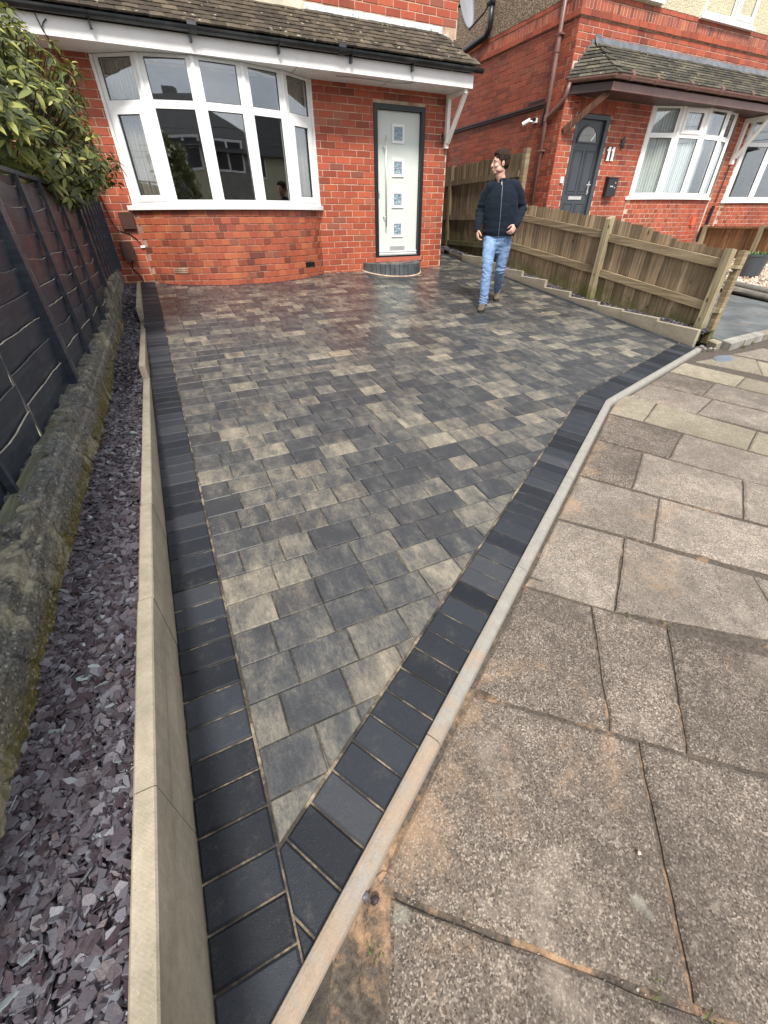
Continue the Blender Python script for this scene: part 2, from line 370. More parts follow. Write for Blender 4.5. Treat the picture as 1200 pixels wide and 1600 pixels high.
def m_blackwood():
    n = N('black_painted_board'); r = n.rnd()
    f = n.noise(1.0, 6, .65, v=n.map((3, 3, 38)), dist=.4)
    c = n.ramp(f, (.3, (.013,.018,.026)), (.6, (.032,.041,.056)), (.85, (.072,.085,.108)))
    c = n.mix(n.ramp(n.noise(2.3, 7, .75), (.55, 0.0), (.72, .55)), c, (.085,.092,.105))
    c = n.mix(n.ramp(n.noise(7, 7, .8, v=n.map((1,.6,2.5))), (.72, 0.0), (.77, .7)), c, (.20,.18,.13))
    return n.done(c, n.ramp(n.noise(4, 4), (.3, .30), (.7, .52)), n.bump(f, .4, .004), .4)
M['blackwood'] = m_blackwood()
M['chipwood'] = m_plain('chipped_edge_wood', (.36,.33,.25), .8, 80, .3, .5)
def m_wood(name, a, b, green, gz, gs, streak=(28,28,1.5)):
    n = N(name); r = n.rnd(); off = n.new('ShaderNodeCombineXYZ'); n.ln(n.math('MULTIPLY', r, 40.0), off.inputs[0]); n.ln(n.math('MULTIPLY', r, 17.0), off.inputs[2])
    f = n.noise(1.0, 6, .65, v=n.map(streak, loc=off.outputs[0]), dist=.5)
    c = n.ramp(f, (.28, tuple(x*.55 for x in a)), (.5, a), (.72, b))
    tn = n.ramp(r, (0, .62), (.5, .95), (1, 1.3)); c = n.mix(1.0, c, tn, 'MULTIPLY')
    z = n.sep()[2]; y = n.sep()[1]
    hz = n.math('SUBTRACT', z, n.math('ADD', n.math('MULTIPLY', y, .09), gz))
    mk = n.math('ADD', n.ramp(hz, (0.0, .75), (gs, 0.0)), n.math('MULTIPLY', n.math('SUBTRACT', n.noise(3.5, 7, .75), .5), 1.6))
    c = n.mix(n.ramp(mk, (.45, 0.0), (.8, .85)), c, green)
    c = n.mix(n.ramp(n.noise(.9, 5, .65, v=n.map((1.5,1.5,2.2))), (.52, 0.0), (.72, .45)), c, tuple(x*.45 for x in a))
    kn = n.vor(5.5, v=n.map((1,1,.55))); c = n.mix(n.ramp(kn, (.05, .8), (.10, 0.0)), c, (.04,.025,.015))
    return n.done(c, .85, n.bump(f, .6, .005), .25)
M['fencewood'] = m_wood('weathered_fence_board', (.28,.205,.125), (.48,.38,.26), (.12,.125,.035), .1, .42)
M['fencetall'] = m_wood('damp_fence_board', (.15,.11,.065), (.29,.225,.14), (.05,.05,.016), .2, 1.3)
M['railwood'] = m_wood('weathered_fence_rail', (.23,.175,.105), (.40,.32,.21), (.08,.08,.022), .1, .3, (1.5,1.5,30))
M['postwood'] = m_wood('green_treated_post', (.30,.25,.15), (.46,.40,.27), (.12,.125,.03), .05, .5, (30,30,2))
M['brownwood'] = m_wood('brown_stained_board', (.15,.075,.035), (.26,.14,.065), (.09,.07,.03), 0, .1)
M['beam'] = m_wood('brown_stained_beam', (.10,.045,.028), (.19,.10,.06), (.10,.05,.03), 0, .1)
M['upvc'] = m_plain('white_upvc', (.80,.80,.78), .3, 30, .02, .02, dirt=(.62,.60,.54))
M['fascia'] = m_plain('white_fascia', (.80,.77,.745), .4, 30, .03, .03, dirt=(.62,.55,.50))
M['soffit'] = m_plain('white_soffit', (.76,.76,.73), .5, 30, .03, .04, dirt=(.50,.50,.45))
M['whitewood'] = m_plain('white_painted_timber', (.76,.74,.68), .5, 60, .12, .05, dirt=(.5,.46,.36))
M['gutter'] = m_plain('black_gutter', (.016,.018,.02), .3, 60, .15, .3, dirt=(.09,.095,.09))
M['brown_pvc'] = m_plain('brown_gutter', (.17,.085,.07), .35, 60, .1, .2, dirt=(.24,.15,.12))
M['brown_dark'] = m_plain('dark_brown_fascia', (.045,.022,.018), .5, 60, .1, .2)
M['black_frame'] = m_plain('black_door_frame', (.012,.013,.015), .32, 60, .04, .1)
M['door_pale'] = m_plain('pale_sage_door', (.60,.635,.585), .45, 200, .05, .03)
M['chrome'] = m_plain('brushed_steel', (.62,.61,.58), .42, 200, .02, .04, metal=.6)
M['door_grey'] = m_plain('anthracite_door', (.045,.053,.062), .4, 120, .05, .08)
M['lead'] = m_plain('lead_flashing', (.12,.13,.145), .45, 25, .5, .35, dirt=(.26,.27,.28))
def m_patchpaint():
    n = N('flaking_white_flashing'); f = n.noise(26, 7, .75, v=n.map((1.0,1,.6)))
    c = n.ramp(f, (.34, (.22,.225,.23)), (.46, (.55,.57,.58)), (.6, (.78,.79,.79)))
    c = n.mix(n.ramp(n.noise(3, 5), (.6, 0.0), (.68, .9)), c, (.46,.41,.31))
    return n.done(c, .7, n.bump(f, .5, .006))
M['flash_white'] = m_patchpaint()
M['mortar_fillet'] = m_plain('cement_fillet', (.42,.38,.29), .9, 60, .6, .25)
def m_tile(name, a, b, moss):
    n = N(name); r = n.rnd(); f = n.noise(12, 7, .72)
    c = n.ramp(r, (0, tuple(x*.62 for x in a)), (.5, a), (1, b)); c = n.mix(n.ramp(f, (.35, 0.0), (.7, .6)), c, tuple(x*.4 for x in a))
    g = n.ramp(n.noise(4, 8, .8), (.5, 0.0), (.68, .7)); c = n.mix(g, c, moss)
    s_ = n.ramp(n.sep(n.vor(38, out='Color'))[0], (.985, 0.0), (.995, .6)); c = n.mix(s_, c, (.45,.43,.34))
    return n.done(c, .85, n.bump(n.noise(90, 5, .7), .7, .005), .25)
M['tile'] = m_tile('weathered_clay_tile', (.072,.058,.044), (.150,.118,.085), (.095,.082,.042))
M['tile_n'] = m_tile('weathered_concrete_tile', (.070,.066,.055), (.150,.135,.100), (.145,.12,.06))
M['slate_tile'] = m_tile('dark_roof_slate', (.04,.042,.046), (.075,.075,.08), (.06,.06,.05))
def m_dash(name, stops, base):
    n = N(name); v = n.new('ShaderNodeTexVoronoi', feature='F1'); n.ln(n.pos(), v.inputs['Vector']); v.inputs['Scale'].default_value = 62
    c = n.ramp(n.sep(v.outputs['Color'])[0], *stops); d = v.outputs['Distance']
    c = n.mix(n.ramp(d, (.42, 0.0), (.62, .85)), c, base)
    c = n.mix(n.ramp(n.noise(1.6, 5), (.4, 0.0), (.75, .3)), c, tuple(x*.6 for x in base))
    return n.done(c, .8, n.bump(n.math('SUBTRACT', 1.0, d), .9, .012))
M['dash_brown'] = m_dash('brown_pebbledash', ((0, (.09,.05,.03)), (.3, (.26,.17,.10)), (.6, (.42,.32,.21)), (.85, (.58,.48,.34)), (1, (.16,.07,.05))), (.14,.10,.065))
M['dash_cream'] = m_dash('cream_pebbledash', ((0, (.46,.40,.24)), (.5, (.66,.60,.42)), (1, (.74,.69,.52))), (.50,.45,.30))
def m_glass(name, r0=.2):
    n = N(name); n.t.nodes.remove(n.b)
    lw = n.new('ShaderNodeLayerWeight'); lw.inputs['Blend'].default_value = .5
    f5 = n.math('POWER', lw.outputs['Facing'], 4.0); rf = n.math('ADD', n.math('MULTIPLY', f5, 1-r0), r0, clamp=True)
    tr = n.new('ShaderNodeBsdfTransparent'); tr.inputs[0].default_value = (.93,.95,.94,1)
    gl = n.new('ShaderNodeBsdfGlossy'); gl.inputs['Roughness'].default_value = .012
    gl.inputs['Color'].default_value = (.93,.96,1,1)
    nb = n.bump(n.noise(1.3, 2, .4), .05, .02); n.ln(nb, gl.inputs['Normal'])
    ms = n.new('ShaderNodeMixShader'); n.ln(rf, ms.inputs[0]); n.ln(tr.outputs[0], ms.inputs[1]); n.ln(gl.outputs[0], ms.inputs[2])
    n.ln(ms.outputs[0], n.o.inputs['Surface']); return n.m
M['glass'] = m_glass('window_glass', .135); M['glass_clear'] = m_glass('clear_glass', .06)
def m_leaded():
    n = N('leaded_door_glass'); f = n.noise(30, 4, .6, dist=2.0)
    c = n.ramp(f, (.38, (.08,.15,.18)), (.5, (.30,.46,.52)), (.66, (.52,.66,.70)))
    e = n.vor(14, feat='DISTANCE_TO_EDGE'); c = n.mix(n.ramp(e, (.03, .85), (.06, 0.0)), c, (.08,.10,.11))
    return n.done(c, .12, n.bump(f, .5, .01), .6)
M['leaded'] = m_leaded()
M['room'] = m_plain('room_plaster', (.30,.27,.24), .9)
M['room_dark'] = m_plain('room_carpet', (.26,.24,.215), .9)
def m_curtain(name, a, b):
    n = N(name); wv = n.new('ShaderNodeTexWave', wave_type='BANDS', bands_direction='X'); n.ln(n.pos(), wv.inputs['Vector'])
    wv.inputs['Scale'].default_value = 9; wv.inputs['Distortion'].default_value = 1.0
    return n.done(n.mix(wv.outputs['Fac'], a, b), .9)
M['curtain'] = m_curtain('beige_curtain', (.30,.25,.20), (.42,.37,.31))
M['net'] = m_curtain('grey_blind', (.42,.45,.45), (.80,.82,.82))
def m_tarmac():
    n = N('tarmac'); g = n.noise(200, 3, .7)
    c = n.ramp(g, (.3, (.03,.032,.034)), (.6, (.085,.09,.092)), (.8, (.19,.19,.18)))
    c = n.mix(n.ramp(n.noise(2.5, 5), (.42, 0.0), (.62, .6)), c, (.16,.175,.17)); c = n.mix(n.ramp(n.noise(1.7, 7, .7), (.55, 0.0), (.7, .5)), c, (.24,.19,.14))
    return n.done(c, .75, n.bump(g, .5, .005), .4)
M['tarmac'] = m_tarmac()
M['conc'] = m_plain('grey_concrete', (.27,.255,.225), .85, 90, .5, .35, dirt=(.14,.12,.085))
M['earth'] = m_plain('bare_earth', (.085,.065,.048), .95, 40, .6, .4)
M['logroll'] = m_plain('concrete_log_edging', (.15,.135,.115), .8, 60, .4, .35)
M['redtile'] = m_plain('red_quarry_tile', (.42,.12,.075), .5, 60, .2, .2)
M['blackplastic'] = m_plain('black_plastic', (.014,.015,.017), .35, 60, .05, .1)
M['greyplastic'] = m_plain('grey_plastic', (.30,.31,.33), .4, 60, .05, .1)
M['brownbox'] = m_plain('brown_meter_box', (.065,.030,.020), .4, 60, .1, .2)
M['zip'] = m_plain('dull_zip_teeth', (.085,.088,.095), .5, 60, .1, .1)
M['whiteplastic'] = m_plain('white_plastic', (.78,.78,.77), .35, 60, .03, .03)
M['potplastic'] = m_plain('dark_grey_pot', (.045,.055,.065), .45, 40, .05, .15)
M['orange'] = m_plain('orange_red_brick', (.50,.10,.04), .7, 60, .1, .1)
M['manhole'] = m_plain('blue_grey_iron_cover', (.10,.125,.15), .5, 60, .4, .25)
M['edgewood'] = m_plain('painted_edge_wood', (.10,.10,.09), .7, 80, .3, .5)
# ============================================================ GROUND
SL = .09; TILT = math.atan(SL)
def gz(y): return SL*min(max(y, -3.0), 14.0)
g = MB(); ys = [-120, -3, 14, 120]
for i, y in enumerate(ys):
    for x in (-120, 120): g.v.append((x, y, gz(y)-.10))
for i in range(3): g.f.append((2*i, 2*i+1, 2*i+3, 2*i+2))
tag(g.build('ground', M['earth'], at=(0,0,0)), kind='structure')
road = MB(); road.add([(-60,-9,gz(-9)-.06),(60,-9,gz(-9)-.06),(60,-3.2,gz(-3.2)-.06),(-60,-3.2,gz(-3.2)-.06)], [(0,1,2,3)])
tag(road.build('road', M['tarmac'], at=(0,-6,-.3)), kind='structure')

def sheet(poly, off):
    return [(x, y, SL*y+off) for x, y in poly]
# ---------------- the block-paved driveway
O1 = lambda x: .295+.61*x                       # outer line of the front edging, near run
XB = 3.12; YB = O1(XB); K2 = .285
O2 = lambda x: YB + K2*(x-XB)                    # far run
c1_, c2_ = math.sqrt(1+.61**2), math.sqrt(1+K2**2)
I1 = lambda x: O1(x)+.205*c1_
I2 = lambda x: O2(x)+.205*c2_
XI = (YB-.61*XB+.205*c1_+.0 - (YB-K2*XB+.205*c2_)) # solve I1 = I2
XI = ((O2(0)+.205*c2_) - (O1(0)+.205*c1_)) / (.61-K2)
FX = lambda y: 4.955+.105*y                      # face of the right-hand edging
drive = empty('driveway', (2.4, 4, gz(4)), kind='structure')
bed = MB()
bp = [(-.33,-.05),(O1(0)*0-.33,O1(-.33)-.02),(XB,YB-.01),(5.24,O2(5.24)-.01),(FX(12),12),(4.9,12),(4.9,8.0),(-.33,8.0)]
bed.add(sheet([(-.33,-.3),(.0,O1(0)),(XB,YB),(5.25,O2(5.25)),(FX(12),12),(4.9,12),(4.9,8.0),(-.33,8.0)], -.008), [tuple(range(8))])
tag(bed.build('joint_sand', M['joint'], drive, at=(2.4,4,.3)), kind='stuff')

# bow window plan (outer faces), also used for the brick base and its paving border
BOW = [(-.09,7.90),(.39,7.615),(1.0,7.47),(1.6,7.515),(2.143,7.64),(2.61,7.90)]
def arc_pts(x0, x1, ymin, ywall, n, bias=0.0):
    """smooth bow from (x0,ywall) to (x1,ywall) reaching ymin"""
    out = []
    for i in range(n+1):
        t = i/n; a = (t*2-1)
        out.append((x0+(x1-x0)*t, ywall-(ywall-ymin)*math.pow(max(0, 1-abs(a)**2.25), .9)))
    return out
BBASE = arc_pts(-.13, 2.60, 7.385, 7.90, 60)
def bow_y(x):
    for a, b in zip(BBASE[:-1], BBASE[1:]):
        if a[0] <= x <= b[0]: return a[1]+(b[1]-a[1])*(x-a[0])/(b[0]-a[0])
    return 7.9
paver_items = []; edge_items = []
J_ = .004
def pz(y): return R.uniform(-.0016, .0016)
def clipped(poly, front=True):
    cx = sum(p[0] for p in poly)/len(poly)
    if cx < XI: poly = clip(poly, *halfplane((0, I1(0)+.004), (1, I1(1)+.004)))
    else: poly = clip(poly, *halfplane((0, I2(0)+.004), (1, I2(1)+.004)))
    if len(poly) > 2: poly = clip(poly, 1, 0, .113)
    if len(poly) > 2: poly = clip(poly, *halfplane((FX(0)-.108, 0), (FX(1)-.108, 1)))
    return poly
y = .579-.154*2; row = 0; PW = .154
while y < 12:
    x = -.12 - R.choice([0, 0, 0, .04])
    seq_last = None
    while x < 6.3:
        L = R.choice([.152, .194, .194, .234, .234]);
        if L == seq_last == .152: L = .234
        seq_last = L
        poly = [(x+J_/2, y+J_/2), (x+L-J_/2, y+J_/2), (x+L-J_/2, y+PW-J_/2), (x+J_/2, y+PW-J_/2)]
        x += L
        cx, cy = x-L/2, y+.08
        if cy > 7.82 and cx < 5.02: continue
        if cy > 7.2 and -.2 < cx < 2.7 and cy > bow_y(cx)-.12:
            lim = bow_y(cx)-.075
            poly = clip(poly, 0, -1, lim)
            if len(poly) < 3: continue
        elif cy > 7.74 and cx < 5.02:
            poly = clip(poly, 0, -1, 7.895)
        if 3.33 < cx < 4.43 and cy > 7.14:
            q = (cx-3.88)/.53
            if cy > 7.88-.67*math.sqrt(max(0, 1-q*q)): continue
        p2 = clipped(poly)
        if len(p2) < 3 or area(p2) < 5e-4: continue
        full = len(p2) == 4 and abs(area(p2)-area(poly)) < 1e-6 and abs(area(poly)-(L-J_)*(PW-J_)) < 1e-6
        paver_items.append((p2, L if full else None))
    y += PW; row += 1
shared = {}
def add_blocks(items, name, stuff, mat, parent, limit, th=.03):
    def cen(p): return (sum(q[0] for q in p)/len(p), sum(q[1] for q in p)/len(p))
    items = sorted(items, key=lambda it: dcam((*cen(it[0]), SL*cen(it[0])[1])))
    rest = MB()
    for i, (p, L) in enumerate(items):
        c = cen(p); dz = R.uniform(-.0018, .0018)
        if i < limit:
            if L:
                k = (name, round(L, 3))
                if k not in shared:
                    h = [(L-J_)/2, (PW-J_)/2] if name == 'paver' else [.099, .0505]
                    mb = MB().prism([(-h[0],-h[1]),(h[0],-h[1]),(h[0],h[1]),(-h[0],h[1])], -th, 0, .0035)
                    shared[k] = mb.mesh(name, mat)
                link(name, shared[k], parent, (c[0], c[1], SL*c[1]+dz), (TILT+R.uniform(-.003,.003), R.uniform(-.003,.003), 0))
            else:
                mb = MB().prism(p, -th, dz, .0035 if name == 'paver' else .0055, SL); mb.build(name, mat, parent)
        else: rest.prism(p, -th, dz, .003, SL)
    if rest.v: tag(rest.build(stuff, mat, parent), kind='stuff')
add_blocks(paver_items, 'paver', 'far_pavers', M['paver'], drive, 300)
# charcoal border blocks
def strip(o, d, n_, length, wid=.2, pit=.104, start=0.0):
    """blocks laid side by side: o origin on outer line, d along, n_ inward normal"""
    out = []; s = start
    while s < length:
        g_ = .0032
        a = [(o[0]+d[0]*(s+g_)+n_[0]*w_, o[1]+d[1]*(s+g_)+n_[1]*w_) for w_ in (0.002, wid-.003)]
        b = [(o[0]+d[0]*(s+pit-g_)+n_[0]*w_, o[1]+d[1]*(s+pit-g_)+n_[1]*w_) for w_ in (0.002, wid-.003)]
        out.append([a[0], b[0], b[1], a[1]]); s += pit
    return out
hp_out1 = halfplane((0, O1(0)+.003), (1, O1(1)+.003)); hp_out2 = halfplane((0, O2(0)+.003), (1, O2(1)+.003))
# left strip
for p in strip((-.32, -.05), (0, 1), (1, 0), 7.95):
    p = clip(p, *hp_out1)
    if len(p) > 2 and area(p) > 4e-4 : edge_items.append((p, None))
# front near run : from the mitre with the left strip to the bend
d1 = (1/c1_, .61/c1_); n1 = (-.61/c1_, 1/c1_)
bis = (d1[0]+1/c2_, d1[1]+K2/c2_)
hb = halfplane((XB, YB), (XI, I1(XI)))
for p in strip((0, O1(0)), d1, n1, (XB)*c1_+.2, start=-.3):
    p = clip(p, 1, 0, .117)
    if len(p) > 2: p = clip(p, *hb)
    if len(p) > 2 and area(p) > 4e-4: edge_items.append((p, None))
d2 = (1/c2_, K2/c2_); n2 = (-K2/c2_, 1/c2_)
for p in strip((XB, YB), d2, n2, 2.3, start=-.25):
    p = clip(p, -hb[0], -hb[1], -hb[2]-.003)
    if len(p) > 2: p = clip(p, *halfplane((FX(0)-.004, 0), (FX(1)-.004, 1)))
    if len(p) > 2 and area(p) > 4e-4: edge_items.append((p, None))
# right stretcher strip along the edging, and blocks bordering the bow and the wall
L_ = math.hypot(.105, 1); dr_ = (.105/L_, 1/L_); nr_ = (-1/L_, .105/L_)
yy0 = I2(5.2)
for p in strip((FX(yy0), yy0), dr_, nr_, 9.0, wid=.104, pit=.204):
    p = clip(p, *halfplane((0, I2(0)+.004), (1, I2(1)+.004)))
    if len(p) > 2 and p[0][1] < 12: edge_items.append((p, None))
add_blocks(edge_items, 'edging_block', 'far_edging_blocks', M['edge'], drive, 290)
bow_blocks = []
for i in range(2, 58, 2):
    a, b = Vector(BBASE[i]), Vector(BBASE[i+2 if i+2 <= 60 else 60]); t = (b-a).normalized(); nn = Vector((t.y, -t.x))
    p = [tuple(a+nn*.004+t*.003), tuple(b+nn*.004-t*.003), tuple(b+nn*.07-t*.003), tuple(a+nn*.07+t*.003)]
    bow_blocks.append((p, None))
add_blocks(bow_blocks, 'border_block', 'far_border_blocks', M['edge'], drive, 40)

# ---------------- kerb of the driveway: bullnosed concrete segments
kerb = empty('kerb', (1.5, 1.1, gz(1.1)), kind='structure')
def kerb_run(a, b, first, seglen, cut_a=None):
    a, b = Vector((a[0], a[1], 0)), Vector((b[0], b[1], 0)); t = (b-a).normalized(); nn = Vector((t.y, -t.x, 0)); Lt = (b-a).length
    s = 0; e = first
    while s < Lt-.01:
        e = min(e, Lt); mb = MB(); n = 10
        prof = [(.0,-.07),(.0,.004),(.003,.009),(.012,.011),(.030,.0105),(.042,.008),(.050,.001),(.054,-.010),(.056,-.07)]
        pp = []; st = max(2, int((e-s)/.12))
        for k in range(st+1):
            q = a + t*(s+.002+(e-s-.004)*k/st)
            for u, z in prof:
                P = q + nn*u; jj = .0012*mnoise.noise(Vector((P.x*9, P.y*9, u*60))); pp.append((P.x, P.y, SL*P.y+z+jj))
        m_ = len(prof); fs = [(k*m_+i, (k+1)*m_+i, (k+1)*m_+i+1, k*m_+i+1) for k in range(st) for i in range(m_-1)]
        fs += [tuple(range(m_)), tuple(range(st*m_, st*m_+m_))[::-1]]
        mb.add(pp, [f[::-1] for f in fs]); mb.build('kerb_stone', M['kerb'], kerb)
        s = e; e += seglen
A0 = (-.44, O1(-.44)); kerb_run(A0, (XB, YB), .99, .91)
kerb_run((XB+.004, YB+.001), (5.25, O2(5.25)), .75, .91)

# ---------------- flagstone pavement
pave = empty('pavement', (2, .5, gz(.5)), kind='structure')
JL = [(-.859,.351),(-.873,1.159),(-1.021,2.113),(-1.139,3.100),(-1.303,4.222),(-1.539,5.754),(-1.70,7.08),(-1.80,8.42),(-1.80,9.32),(-1.9,10.75),(-1.97,11.98)]
JL = [(-.83,-.55)] + JL + [(-1.97, 11.98+1.35), (-1.97, 11.98+2.6), (-1.97, 11.98+3.9), (-1.97, 11.98+5.2), (-1.97, 11.98+6.5)]
def on_line(k, s):
    m, b = JL[k]; L = math.hypot(1, m); x0 = {True: 0}.get(True)
    # s measured from the crossing with the kerb line
    xk = (b-.295)/(.61-m) if (b-.295)/(.61-m) < XB else (b-(YB-K2*XB))/(K2-m)
    return (xk+s/L, m*(xk+s/L)+b)
def s_of(k, x): 
    m, b = JL[k]; xk = (b-.295)/(.61-m) if (b-.295)/(.61-m) < XB else (b-(YB-K2*XB))/(K2-m)
    return (x-xk)*math.hypot(1, m)
# cross joints for the strip between line k and k+1 : (point on line k+1, point on line k)  [measured in the photo]
XJ = {1: [((1.06,.23),(.68,-.23))], 2: [((1.57,.49),(1.18,.13))], 3: [((1.87,.96),(1.43,.64)), ((2.24,.51),(2.0,.20))],
      4: [((2.37,1.12),(1.98,.87))], 5: [((2.73,1.52),(2.29,1.25)), ((3.06,1.03),(2.65,.79))], 6: [((3.26,1.59),(2.83,1.39))],
      7: [((3.56,2.03),(3.15,1.84)), ((3.85,1.38),(3.48,1.24))], 8: [((4.1,1.89),(3.69,1.76))], 9: [((4.48,2.11),(4.08,1.97))],
      10: [((4.94,2.09),(4.6,1.98))], 0: [((.98,-.50),(.60,-.95))]}
hk1 = halfplane((0, O1(0)-.066*c1_), (-1, O1(-1)-.066*c1_)); hk2 = halfplane((0, O2(0)-.066*c2_), (-1, O2(-1)-.066*c2_))
bedp = MB(); bedp.add([(-1.2,-3.2,gz(-3.2)-.027),(14,-3.2,gz(-3.2)-.027),(14,2.9,SL*2.9-.027),(5.25,2.9,SL*2.9-.027),(5.2,O2(5.2),SL*O2(5.2)-.027),(XB,YB,SL*YB-.027),(-1.2,O1(-1.2),SL*O1(-1.2)-.027)], [tuple(range(7))])
tag(bedp.build('joint_mortar', M['sand'], pave, at=(3,0,0)), kind='stuff')
SZ = -.016
def slab_mesh(poly, seed, zoff):
    """irregular worn slab: edges subdivided and nibbled, top slightly uneven"""
    n = len(poly); ring = []
    ar = sum(poly[i][0]*poly[(i+1)%n][1]-poly[(i+1)%n][0]*poly[i][1] for i in range(n))
    if ar < 0: poly = poly[::-1]
    for i in range(n):
        a, b = Vector(poly[i]), Vector(poly[(i+1)%n]); k = max(1, int((b-a).length/.035)); t = (b-a).normalized() if (b-a).length > 1e-6 else Vector((1,0)); nn = Vector((-t.y, t.x))
        for j in range(k):
            q = a+(b-a)*j/k; e = .0 if j == 0 else 1
            q = q + nn*(.0035+.0045*mnoise.noise(Vector((q.x*11+seed, q.y*11, 1)))+.0035*mnoise.noise(Vector((q.x*37, q.y*37+seed, 2))))
            ring.append((q.x, q.y))
    c = (sum(p[0] for p in ring)/len(ring), sum(p[1] for p in ring)/len(ring))
    m_ = len(ring); mb = MB(); tx, ty = R.uniform(-.004, .004), R.uniform(-.004, .004)
    def z(p, d): return SL*p[1]+SZ+zoff+d+tx*(p[0]-c[0])+ty*(p[1]-c[1])
    lo = [(p[0], p[1], z(p, -.045)) for p in ring]; mid = [(p[0], p[1], z(p, -.006)) for p in ring]
    ins = [(p[0]+(c[0]-p[0])*.012/max(.1, math.dist(p, c)), p[1]+(c[1]-p[1])*.012/max(.1, math.dist(p, c))) for p in ring]
    top = [(p[0], p[1], z(p, 0)) for p in ins]
    mb.add(lo+mid+top, [(i,(i+1)%m_,m_+(i+1)%m_,m_+i) for i in range(m_)]+[(m_+i,m_+(i+1)%m_,2*m_+(i+1)%m_,2*m_+i) for i in range(m_)]+[tuple(range(2*m_,3*m_))])
    return mb
def crack_split(poly, a, b):
    h = halfplane(a, b); p = clip(poly, *h); q = clip(poly, -h[0], -h[1], -h[2]); return [p, q]
def smax(k): return 11.0 if k > 8 else 7.5
seed = 0
for k in range(len(JL)-1):
    joints = [(None, None)]
    ends = list(XJ.get(k, []))
    lo_m, hi_m = JL[k], JL[k+1]
    def foot(line, x): return (x, line[0]*x+line[1])
    # continue outward with regular joints
    if ends: last = ends[-1]
    else:
        xk = on_line(k+1, .55); last = (xk, (xk[0]-.4, xk[1]-.28)); ends = [last]
    d_lo = Vector((1, lo_m[0])).normalized(); d_hi = Vector((1, hi_m[0])).normalized()
    hi, lo = Vector(last[0]), Vector(last[1])
    for j in range(9):
        L = R.choice([.62, .78, .9, .7]) ; hi = hi + d_hi*L; lo = lo + d_lo*L; ends.append((tuple(hi), tuple(lo)))
    start = ((on_line(k+1, -.9)), (on_line(k, -.9)))
    prev = start
    for jn in ends:
        p = [prev[1], jn[1], jn[0], prev[0]]; prev = jn
        p = clip(p, *hk1) if (p[0][0]+p[3][0])/2 < XB-.25 else clip(p, *hk2)
        if len(p) > 2: p = clip(p, *hk1) if sum(q[0] for q in p)/len(p) < XB-.4 else p
        if len(p) > 2: p = clip(p, 0, -1, 2.56) if sum(q[0] for q in p)/len(p) > 5.0 else p
        if len(p) > 2: p = clip(p, 0, 1, 3.1)
        if len(p) < 3 or area(p) < .004: continue
        cx = sum(q[0] for q in p)/len(p); cy = sum(q[1] for q in p)/len(p)
        if cx > 13: continue
        polys = [p]
        if k == 2 and cx < 1.5: polys = crack_split(p, (.99,.28), (1.35,.70))
        if k == 3 and 1.3 < cx < 1.9: pass
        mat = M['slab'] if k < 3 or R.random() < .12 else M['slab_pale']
        if (k == 7 and 3.2 < cx < 3.9) or (k == 10 and 4.3 < cx < 5.1) or (k == 11 and 5.0 < cx < 5.9): mat = M['slab_buff']
        for pl in polys:
            if len(pl) < 3 or area(pl) < .003: continue
            if k == 0 and cx < .7: pl = clip(pl, *halfplane((.13,.26), (-.05,-.06)))    # eroded corner filled with sand
            if k == 0 and cx < .7 and len(pl) > 2: pl = [(q_[0], q_[1]) for q_ in pl]
            if len(pl) < 3: continue
            pl = inset(pl, .001 if k == 2 and cx < 1.5 else .002)
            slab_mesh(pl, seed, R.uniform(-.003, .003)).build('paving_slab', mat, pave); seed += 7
# sandy fill spilled along joints near the kerb
def sand_patch(cx, cy, rx, ry, rot, h=.012, n=26):
    mb = MB(); pts = []
    for ring in range(5):
        for a in range(n):
            t = 2*math.pi*a/n; rr = ring/4; k_ = 1+.35*mnoise.noise(Vector((math.cos(t)*1.6+cx*5, math.sin(t)*1.6+cy*5, 0)))
            u, v = rx*rr*k_*math.cos(t), ry*rr*k_*math.sin(t)
            X, Y = cx+u*math.cos(rot)-v*math.sin(rot), cy+u*math.sin(rot)+v*math.cos(rot)
            z = SL*Y+SZ-.006+h*(1-rr**2)+.003*mnoise.noise(Vector((X*30, Y*30, 3)))
            pts.append((X, Y, z))
    fs = [(r*n+a, r*n+(a+1)%n, (r+1)*n+(a+1)%n, (r+1)*n+a) for r in range(4) for a in range(n)]
    mb.add(pts, [f[::-1] for f in fs]+[]); return mb
sp = empty('loose_sand', (.6,.6,gz(.6)), kind='stuff')
mbs = MB()
for a in [(.055,.16,.045,.15,-.45),(.66,.60,.07,.010,-.7),(1.66,1.06,.012,.12,.0),(1.23,.93,.05,.010,-.8)]:
    s_ = sand_patch(*a, h=.007 if a[3] > .05 else .010); mbs.add(s_.v, s_.f)
tag(mbs.build('sand_fill', M['sand'], sp), kind='stuff')
def pebble(mb, c, r, seed, flat=.6):
    q = Random_(seed); vs = []; n1_, n2_ = 4, 6
    vs.append((c[0], c[1], c[2]-r*flat))
    for i in range(1, n1_):
        ph = math.pi*i/n1_-math.pi/2
        for j in range(n2_):
            th = 2*math.pi*j/n2_; k_ = r*(1+q.uniform(-.2,.2))
            vs.append((c[0]+k_*math.cos(ph)*math.cos(th), c[1]+k_*math.cos(ph)*math.sin(th)*.8, c[2]+k_*flat*math.sin(ph)))
    vs.append((c[0], c[1], c[2]+r*flat)); fs = []
    for j in range(n2_):
        fs.append((0, 1+(j+1)%n2_, 1+j)); fs.append((len(vs)-1, 1+(n1_-2)*n2_+j, 1+(n1_-2)*n2_+(j+1)%n2_))
        for i in range(n1_-2):
            a = 1+i*n2_+j; b = 1+i*n2_+(j+1)%n2_; fs.append((a, b, b+n2_, a+n2_))
    mb.add(vs, fs)
Random_ = random.Random
gr = MB()
